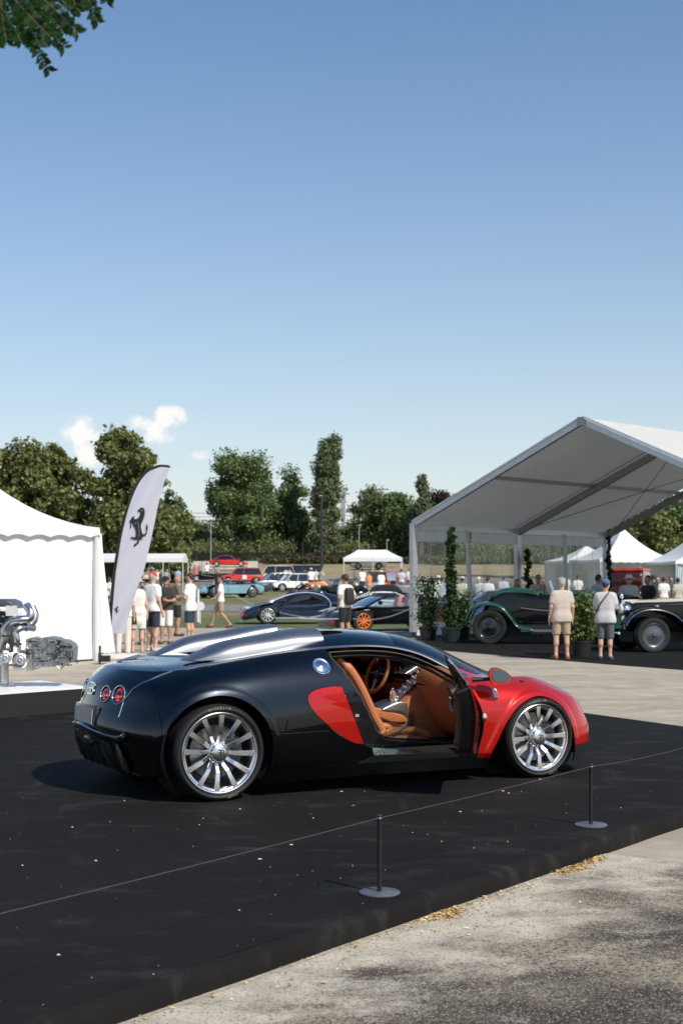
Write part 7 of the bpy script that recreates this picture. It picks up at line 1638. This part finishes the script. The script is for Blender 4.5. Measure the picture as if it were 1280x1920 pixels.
for i, (px, top, lab) in enumerate(low):
    YY = 212 + (i * 7) % 12; ht = HT(top, YY); 
    if i < 3: t = tree('bushy_tree', lab, px, YY, 9.0, [(0, 0, .55, .55, .45, .42), (-.2, 0, .35, .5, .4, .33)], 60, 9000, .48, [LF_B, LF_D, LF_B][i], 40 + i, .9, 1.8, .25); bush = (bush or []) + [t]
    else:
        t = copy_tree(bush[i % 3]); t.location = GR(px, YY); t['label'] = lab
    t.scale = (1.05 if i % 2 else .9,) * 2 + (ht / 9.0,); t.rotation_euler = (0, 0, i * 1.3)
for i, (px, YY, top, lab, lm_) in enumerate([(1130, 118, 935, 'dark leafy tree behind the pagoda peaks', LF_B), (1215, 112, 945, 'sunlit tree right of the pagoda peak', LF_A), (1262, 116, 915, 'dark tree at the upper right edge', LF_B), (1180, 125, 925, 'tree in the gap under the marquee eave', LF_A), (1310, 114, 930, 'tree just past the right edge', LF_B)]):
    tree('broadleaf_tree', lab, px, YY, HT(top, YY), [(0, 0, .66, .34, .34, .30), (.1, 0, .35, .4, .36, .32)], 80, 13000, .30, lm_, 60 + i, .5, 1.1, .25)
# hedge at the foot of the fence and on the bank
def hedge(label, pxs, Y, hpx, n, sd, m=LF_D, dz=0.):
    C_ = []; r_ = np.random.RandomState(sd)
    for px in pxs:
        p = GR(px, Y + r_.uniform(-2, 2)); C_.append((p.x, p.y, p.z + hpx / PXF * Y * .45 + dz))
    C_ = np.array(C_); rad = np.full(len(C_), hpx / PXF * Y * .62) * r_.uniform(.7, 1.15, len(C_)); o = ob('hedge', leaves_mesh('hedge', C_, rad, n, .30, m, sd)); tag(o, label, kind='stuff')
hedge('low scrubby hedge along the foot of the fence', list(np.arange(505, 660, 7)) + list(np.arange(760, 800, 8)), 192, 15, 9000, 5, leafmat('olive_scrub', (.06, .06, .03), (.13, .12, .06)))
hedge('scrub on the bank seen through the clear wall', list(np.arange(800, 1130, 9)), 190, 18, 11000, 6)
hedge('undergrowth under the tree belt', list(np.arange(-40, 1320, 9)), 203, 34, 46000, 7, leafmat('undergrowth_leaves', (.10, .14, .045), (.26, .30, .12)), .6)
# dark net fence with posts
fe = thing('net_fence', 'long dark green net fence at the foot of the tree belt', 'fence', (0, 0, 0))
NETM = glassmat('dark_net', (.30, .31, .28), .0, opacity=.55, rough=1., body=(.03, .035, .025))
xs_ = np.linspace(AT(-30, 0, 198).x, AT(800, 0, 198).x, 26); zb = ZG(198)
for x in xs_: mb = MB(); mb.cyl((x, 197.9, zb - .2), (x, 197.9, zb + 3.0), .045, n=6); mb.build('fence_post', mat('post_grey', (.05, .05, .05), .6) if 'post_grey' not in bpy.data.materials else bpy.data.materials['post_grey'], fe)
mb = MB(); mb.grid([[(x, 198, zb), (x, 198, zb + 1.5)] for x in (xs_[0], xs_[-1])]); mb.build('net', NETM, fe, smooth=False)
# white concrete barrier behind the red coupe
bw = thing('barrier_wall', 'long low pale concrete barrier behind the red coupe', 'barrier', (0, 0, 0)); YB = 172
x0, x1 = AT(190, 0, YB).x, AT(484, 0, YB).x; N_ = 14; bm = None
for i in range(N_):
    w = (x1 - x0) / N_; mb = MB(); mb.box((x0 + w * (i + .5), YB, ZG(YB) + .34 * 1 + .30), (w - .05, .4, .98), taper=.98)
    mb.build('barrier_block', mat('pale_concrete', (.52, .50, .45), .8, noise=.12, nscale=2) if 'pale_concrete' not in bpy.data.materials else bpy.data.materials['pale_concrete'], bw, smooth=False)
def pole(label, px, Y, top, r, m, name='lamp_post', cat='lamp post', arm=None):
    p = GR(px, Y); t = thing(name, label, cat, p); h_ = HT(top, Y); mb = MB(); mb.tube([(0, 0, -.2), (0, 0, h_)], [r, r * .7], 8); mb.build('pole', m, t)
    mb = MB(); mb.box((arm or .12, 0, h_ + .03), (.36, .2, .08)); mb.build('lamp_head', HEM, t); return t
GP_ = mat('grey_pole', (.38, .38, .38), .5, .4)
pole('thin pale lamp post left of the raised red coupe', 395.5, 176, 986, .07, GP_); pole('thick dark mast beside the tall poplar', 602.5, 180, 930, .22, mat('dark_mast', (.02, .022, .025), .5), 'mast', 'mast', -.1)
pole('thin pale lamp post left of the canopy roof', 673, 180, 985, .06, GP_); pole('short pale post behind the canopy roof', 725, 182, 1013, .07, GP_); pole('pale tower mast between the slim poplars', 311.5, 160, 924, .28, mat('pale_mast', (.55, .56, .58), .5), 'mast', 'mast', 0.01)
t = thing('utility_pole', 'grey utility pole with crossarms right of the tall poplar', 'utility pole', GR(643, 230)); h_ = HT(926, 230); mb = MB(); mb.box((0, 0, h_ / 2), (.7, .5, h_)); mb.build('column', GP_, t, smooth=False)
for z, L in ((h_, 2.2), (h_ - 1.0, .9), (h_ - 1.3, 1.3)): mb = MB(); mb.box((0, 0, z), (L, .2, .12)); mb.build('crossarm', BLACKMETAL, t, smooth=False)
for i, (ya, yb) in enumerate(((961, 960), (968, 967), (975, 972))):
    mb = MB(); mb.tube([AT(150 - 100, ya + 3, 240), AT(330, ya + 1.5, 235), AT(643, yb, 230)], .035, 4); tag(mb.build('power_line', P_DARK), ('top', 'middle', 'lowest')[i] + ' of the three thin power lines running left from the utility pole', 'power line')
for i, (ya, yb) in enumerate(((962, 968), (969, 974))):
    mb = MB(); mb.tube([AT(643, ya - 2, 230), AT(900, yb, 235)], .035, 4); tag(mb.build('power_line', P_DARK), ('upper', 'lower')[i] + ' thin power line running right from the utility pole', 'power line')
hs = thing('distant_house', 'low house with brown tiled roof glimpsed between the trees', 'house', GR(366, 250)); w = 46 / PXF * 250 * .5; hh = HT(1005, 250)
mb = MB(); mb.box((0, 2, hh / 2), (w * 2, 6, hh)); mb.build('wall', mat('render_wall', (.45, .38, .30), .9), hs, smooth=False)
mb = MB(); mb.add([(-w - .3, -1.3, hh), (w + .3, -1.3, hh), (w + .3, 5.3, hh), (-w - .3, 5.3, hh), (-w + .6, 2, hh + 1.9), (w - .6, 2, hh + 1.9)], [(0, 1, 5, 4), (2, 3, 4, 5), (1, 2, 5), (3, 0, 4)]); mb.build('roof', mat('brown_tiles', (.16, .10, .07), .8, noise=.2, nscale=2), hs, smooth=False)
# white posts with ropes on the meadow
GPST = 'white rope posts on the show lawn'
PW = mat('white_post', (.72, .72, .70), .5)
def wpost(px, Y, h_, label):
    p = GR(px, Y); mb = MB(); mb.cyl((0, 0, 0), (0, 0, h_), .05, n=8); mb.cyl((0, 0, h_), (0, 0, h_ + .03), .065, n=8); o = mb.build('rope_post', PW); o.location = p; tag(o, label, 'post', GPST); return p + V3(0, 0, h_)
a1 = wpost(371.5, 55, 1.25, 'white rope post left of the walking man'); a2 = wpost(665, 62, .95, 'white rope post just right of the backpack man'); a3 = wpost(693.5, 56, 1.05, 'white rope post in front of the white sports car')
wpost(639, 100, .9, 'short white rope post behind the black vintage car')
RP = mat('white_rope2', (.70, .69, .66), .7)
def rope(a, c, sag, label):
    mb = MB(); mb.tube([a.lerp(c, q) - V3(0, 0, sag * 4 * q * (1 - q)) for q in np.linspace(0, 1, 16)], .018, 5); tag(mb.build('rope', RP), label, 'rope')
rope(V3(*AT(436, 1115, 60)), V3(*AT(640, 1160, 45)), .28, 'white rope sagging across the side of the navy hypercar'); rope(a2, AT(782, 1132, 55), .12, 'white rope from the post past the white sports car to the tent post'); rope(a3, AT(728, 1128, 66), .05, 'short white rope slanting down behind the white post')
rope(AT(560, 1159, 44.5), AT(640, 1160, 43), .02, 'white rope running right behind the backpack man'); rope(AT(662, 1160, 42.5), AT(772, 1139, 41.5), .15, 'white rope in front of the orange wheeled roadster'); rope(AT(378, 1078, 138), AT(500, 1080, 125), .2, 'pale rope in front of the dark tourer and red hatchback')
sg = thing('sign_post', 'small round white sign on a white post right of the white shirt man', 'sign', GR(375.5, 53)); mb = MB(); mb.lathe([(.0, 0), (.17, 0), (.17, .02), (0, .02)], 20, axis='y', o=(0, -.05, .66)); mb.build('sign_disc', PW, sg); mb = MB(); mb.cyl((0, 0, 0), (0, 0, .62), .02, n=6); mb.build('stake', PW, sg)

# ------------------------------------------------------------------ potted plants under the marquee
POT = mat('black_pot', (.016, .018, .017), .5); POTG = mat('green_pot', (.012, .028, .026), .45)
def pot(t, r, h_, m=POT):
    mb = MB(); mb.lathe([(0, 0), (r * .82, 0), (r, h_ - .04), (r * 1.06, h_ - .04), (r * 1.06, h_), (r * .94, h_), (r * .9, h_ - .05), (0, h_ - .05)], 24); mb.build('pot', m, t)
def shrub(label, px, Y, w, hgt, n, sd, kind='round', r=.24, hp=.36, size=.07, m=POT, lm=LF_P):
    t = thing('potted_' + ('climber' if kind == 'col' else 'shrub'), label, 'potted plant', GR(px, Y) + V3(0, 0, .012), 0, 'potted plants under the marquee'); pot(t, r, hp, m); r_ = np.random.RandomState(sd); C_ = []; rd = []
    if kind == 'col':
        for z in np.arange(hp, hgt, .12): C_.append((r_.uniform(-.05, .05), r_.uniform(-.05, .05), z)); rd.append(w * (.85 + .15 * math.sin(z * 7 + sd)) * (1 - .45 * z / hgt))
        mb = MB(); mb.cyl((0, 0, .2), (0, 0, hgt), .02, n=6); mb.build('stake', BARK, t)
    else:
        for _ in range(34):
            z = r_.uniform(hp, hgt - .15); q = (z - hp) / (hgt - hp); ww = w * (.45 + .55 * math.sin(min(1, q * 1.3) * math.pi * .8)); a = r_.uniform(0, 6.28); C_.append((ww * .75 * math.cos(a) * r_.rand() ** .5, ww * .75 * math.sin(a) * r_.rand() ** .5, z)); rd.append(.16 + .1 * r_.rand())
        mb = MB()
        for k in range(7): c = C_[k * 4]; mb.tube([(0, 0, hp - .05), (c[0] * .3, c[1] * .3, (hp + c[2]) * .5), c], [.014, .010, .004], 5)
        mb.build('stem', BARK, t)
    ob('foliage', leaves_mesh('foliage', np.array(C_), np.array(rd), n, size, lm, sd), None, t); return t
shrub('bushy shrub in a black pot right of the corner post, before the roadster wheel', 802, 38.6, .33, 1.75, 2200, 71)
shrub('tall climbing column in a green pot beside the corner shrub', 845, 38.0, .15, 3.0, 4200, 72, 'col', .26, .36, m=POTG, size=.085)
shrub('low leafy shrub behind the tall column', 866, 38.9, .26, 1.35, 1500, 75)
shrub('climbing plant round the middle post of the marquee', 989, 44.0, .12, 2.55, 3000, 73, 'col')
shrub('leafy climber on the rear post behind the blue cap man', 1141, 46.5, .10, 3.0, 3000, 74, 'col')
shrub('bamboo-like shrub in a dark pot between the two standing men', 1090, 30.6, .36, 1.40, 1900, 76, 'round', .22, .34, .09, lm=LF_D)

# ------------------------------------------------------------------ overhanging branch, top left
LF_O = leafmat('overhead_leaves', (.008, .028, .007), (.028, .07, .014), .35, .08)
br = thing('tree_branch', 'leafy pinnate branch hanging into the top left corner', 'branch', (0, 0, 0)); YB = 4.3
def BP(px, py, dy=0.): return AT(px, py, YB + dy)
r_ = random.Random(5); mb = MB()
mb.tube([BP(-260, -160), BP(-90, -60), BP(40, -20), BP(150, -25)], [.03, .02, .010, .004], 7); mb.build('limb', BARK, br)
tips = [((20, -15), (50, 60), (92, 132)), ((40, -20), (75, 35), (120, 88)), ((60, -20), (105, 20), (146, 62)), ((130, -30), (165, 0), (183, 40)), ((0, -10), (5, 30), (12, 78)), ((-25, -15), (-12, 40), (-4, 84)), ((15, -20), (40, 20), (72, 82)), ((80, -25), (120, -5), (150, 22)), ((-10, 0), (20, 40), (40, 80)), ((30, 0), (55, 30), (95, 70)), ((50, -25), (80, 5), (118, 60)), ((-30, 0), (-10, 20), (20, 66)), ((100, -30), (130, -12), (142, 10)), ((195, -40), (205, -20), (200, 2))]
def leaflet(b_, c, d, w, L, nrm):
    s_ = d.cross(nrm).normalized(); pts = [c, c + d * L * .3 + s_ * w, c + d * L * .7 + s_ * w * .85, c + d * L, c + d * L * .7 - s_ * w * .85, c + d * L * .3 - s_ * w]
    b_.add(pts, [(0, 1, 2, 3), (0, 3, 4, 5)])
for i, tp in enumerate(tips):
    dy = r_.uniform(-.4, .5); P = [Vector(p) for p in crom([tuple(BP(x, y, dy)) for x, y in tp], 12)]; mb = MB(); mb.tube(P, .0022, 5); st_ = mb.build('leaf_stalk', BARK, br)
    for k in range(2, len(P)):
        t_ = (P[k] - P[k - 1]).normalized(); sd = Vector((t_.z, 0, -t_.x))
        for s_ in (-1, 1):
            if r_.random() < .12: continue
            d = (t_ * .55 + sd * s_ + Vector((0, r_.uniform(-.5, .5), r_.uniform(-.2, .1)))).normalized(); nrm = (Vector((r_.uniform(-.7, .7), -1, r_.uniform(-.6, .8)))).normalized()
            lb = MB(); leaflet(lb, P[k], d, r_.uniform(.0055, .0085), r_.uniform(.022, .034), nrm); lb.build('leaflet', LF_O, st_, smooth=False)
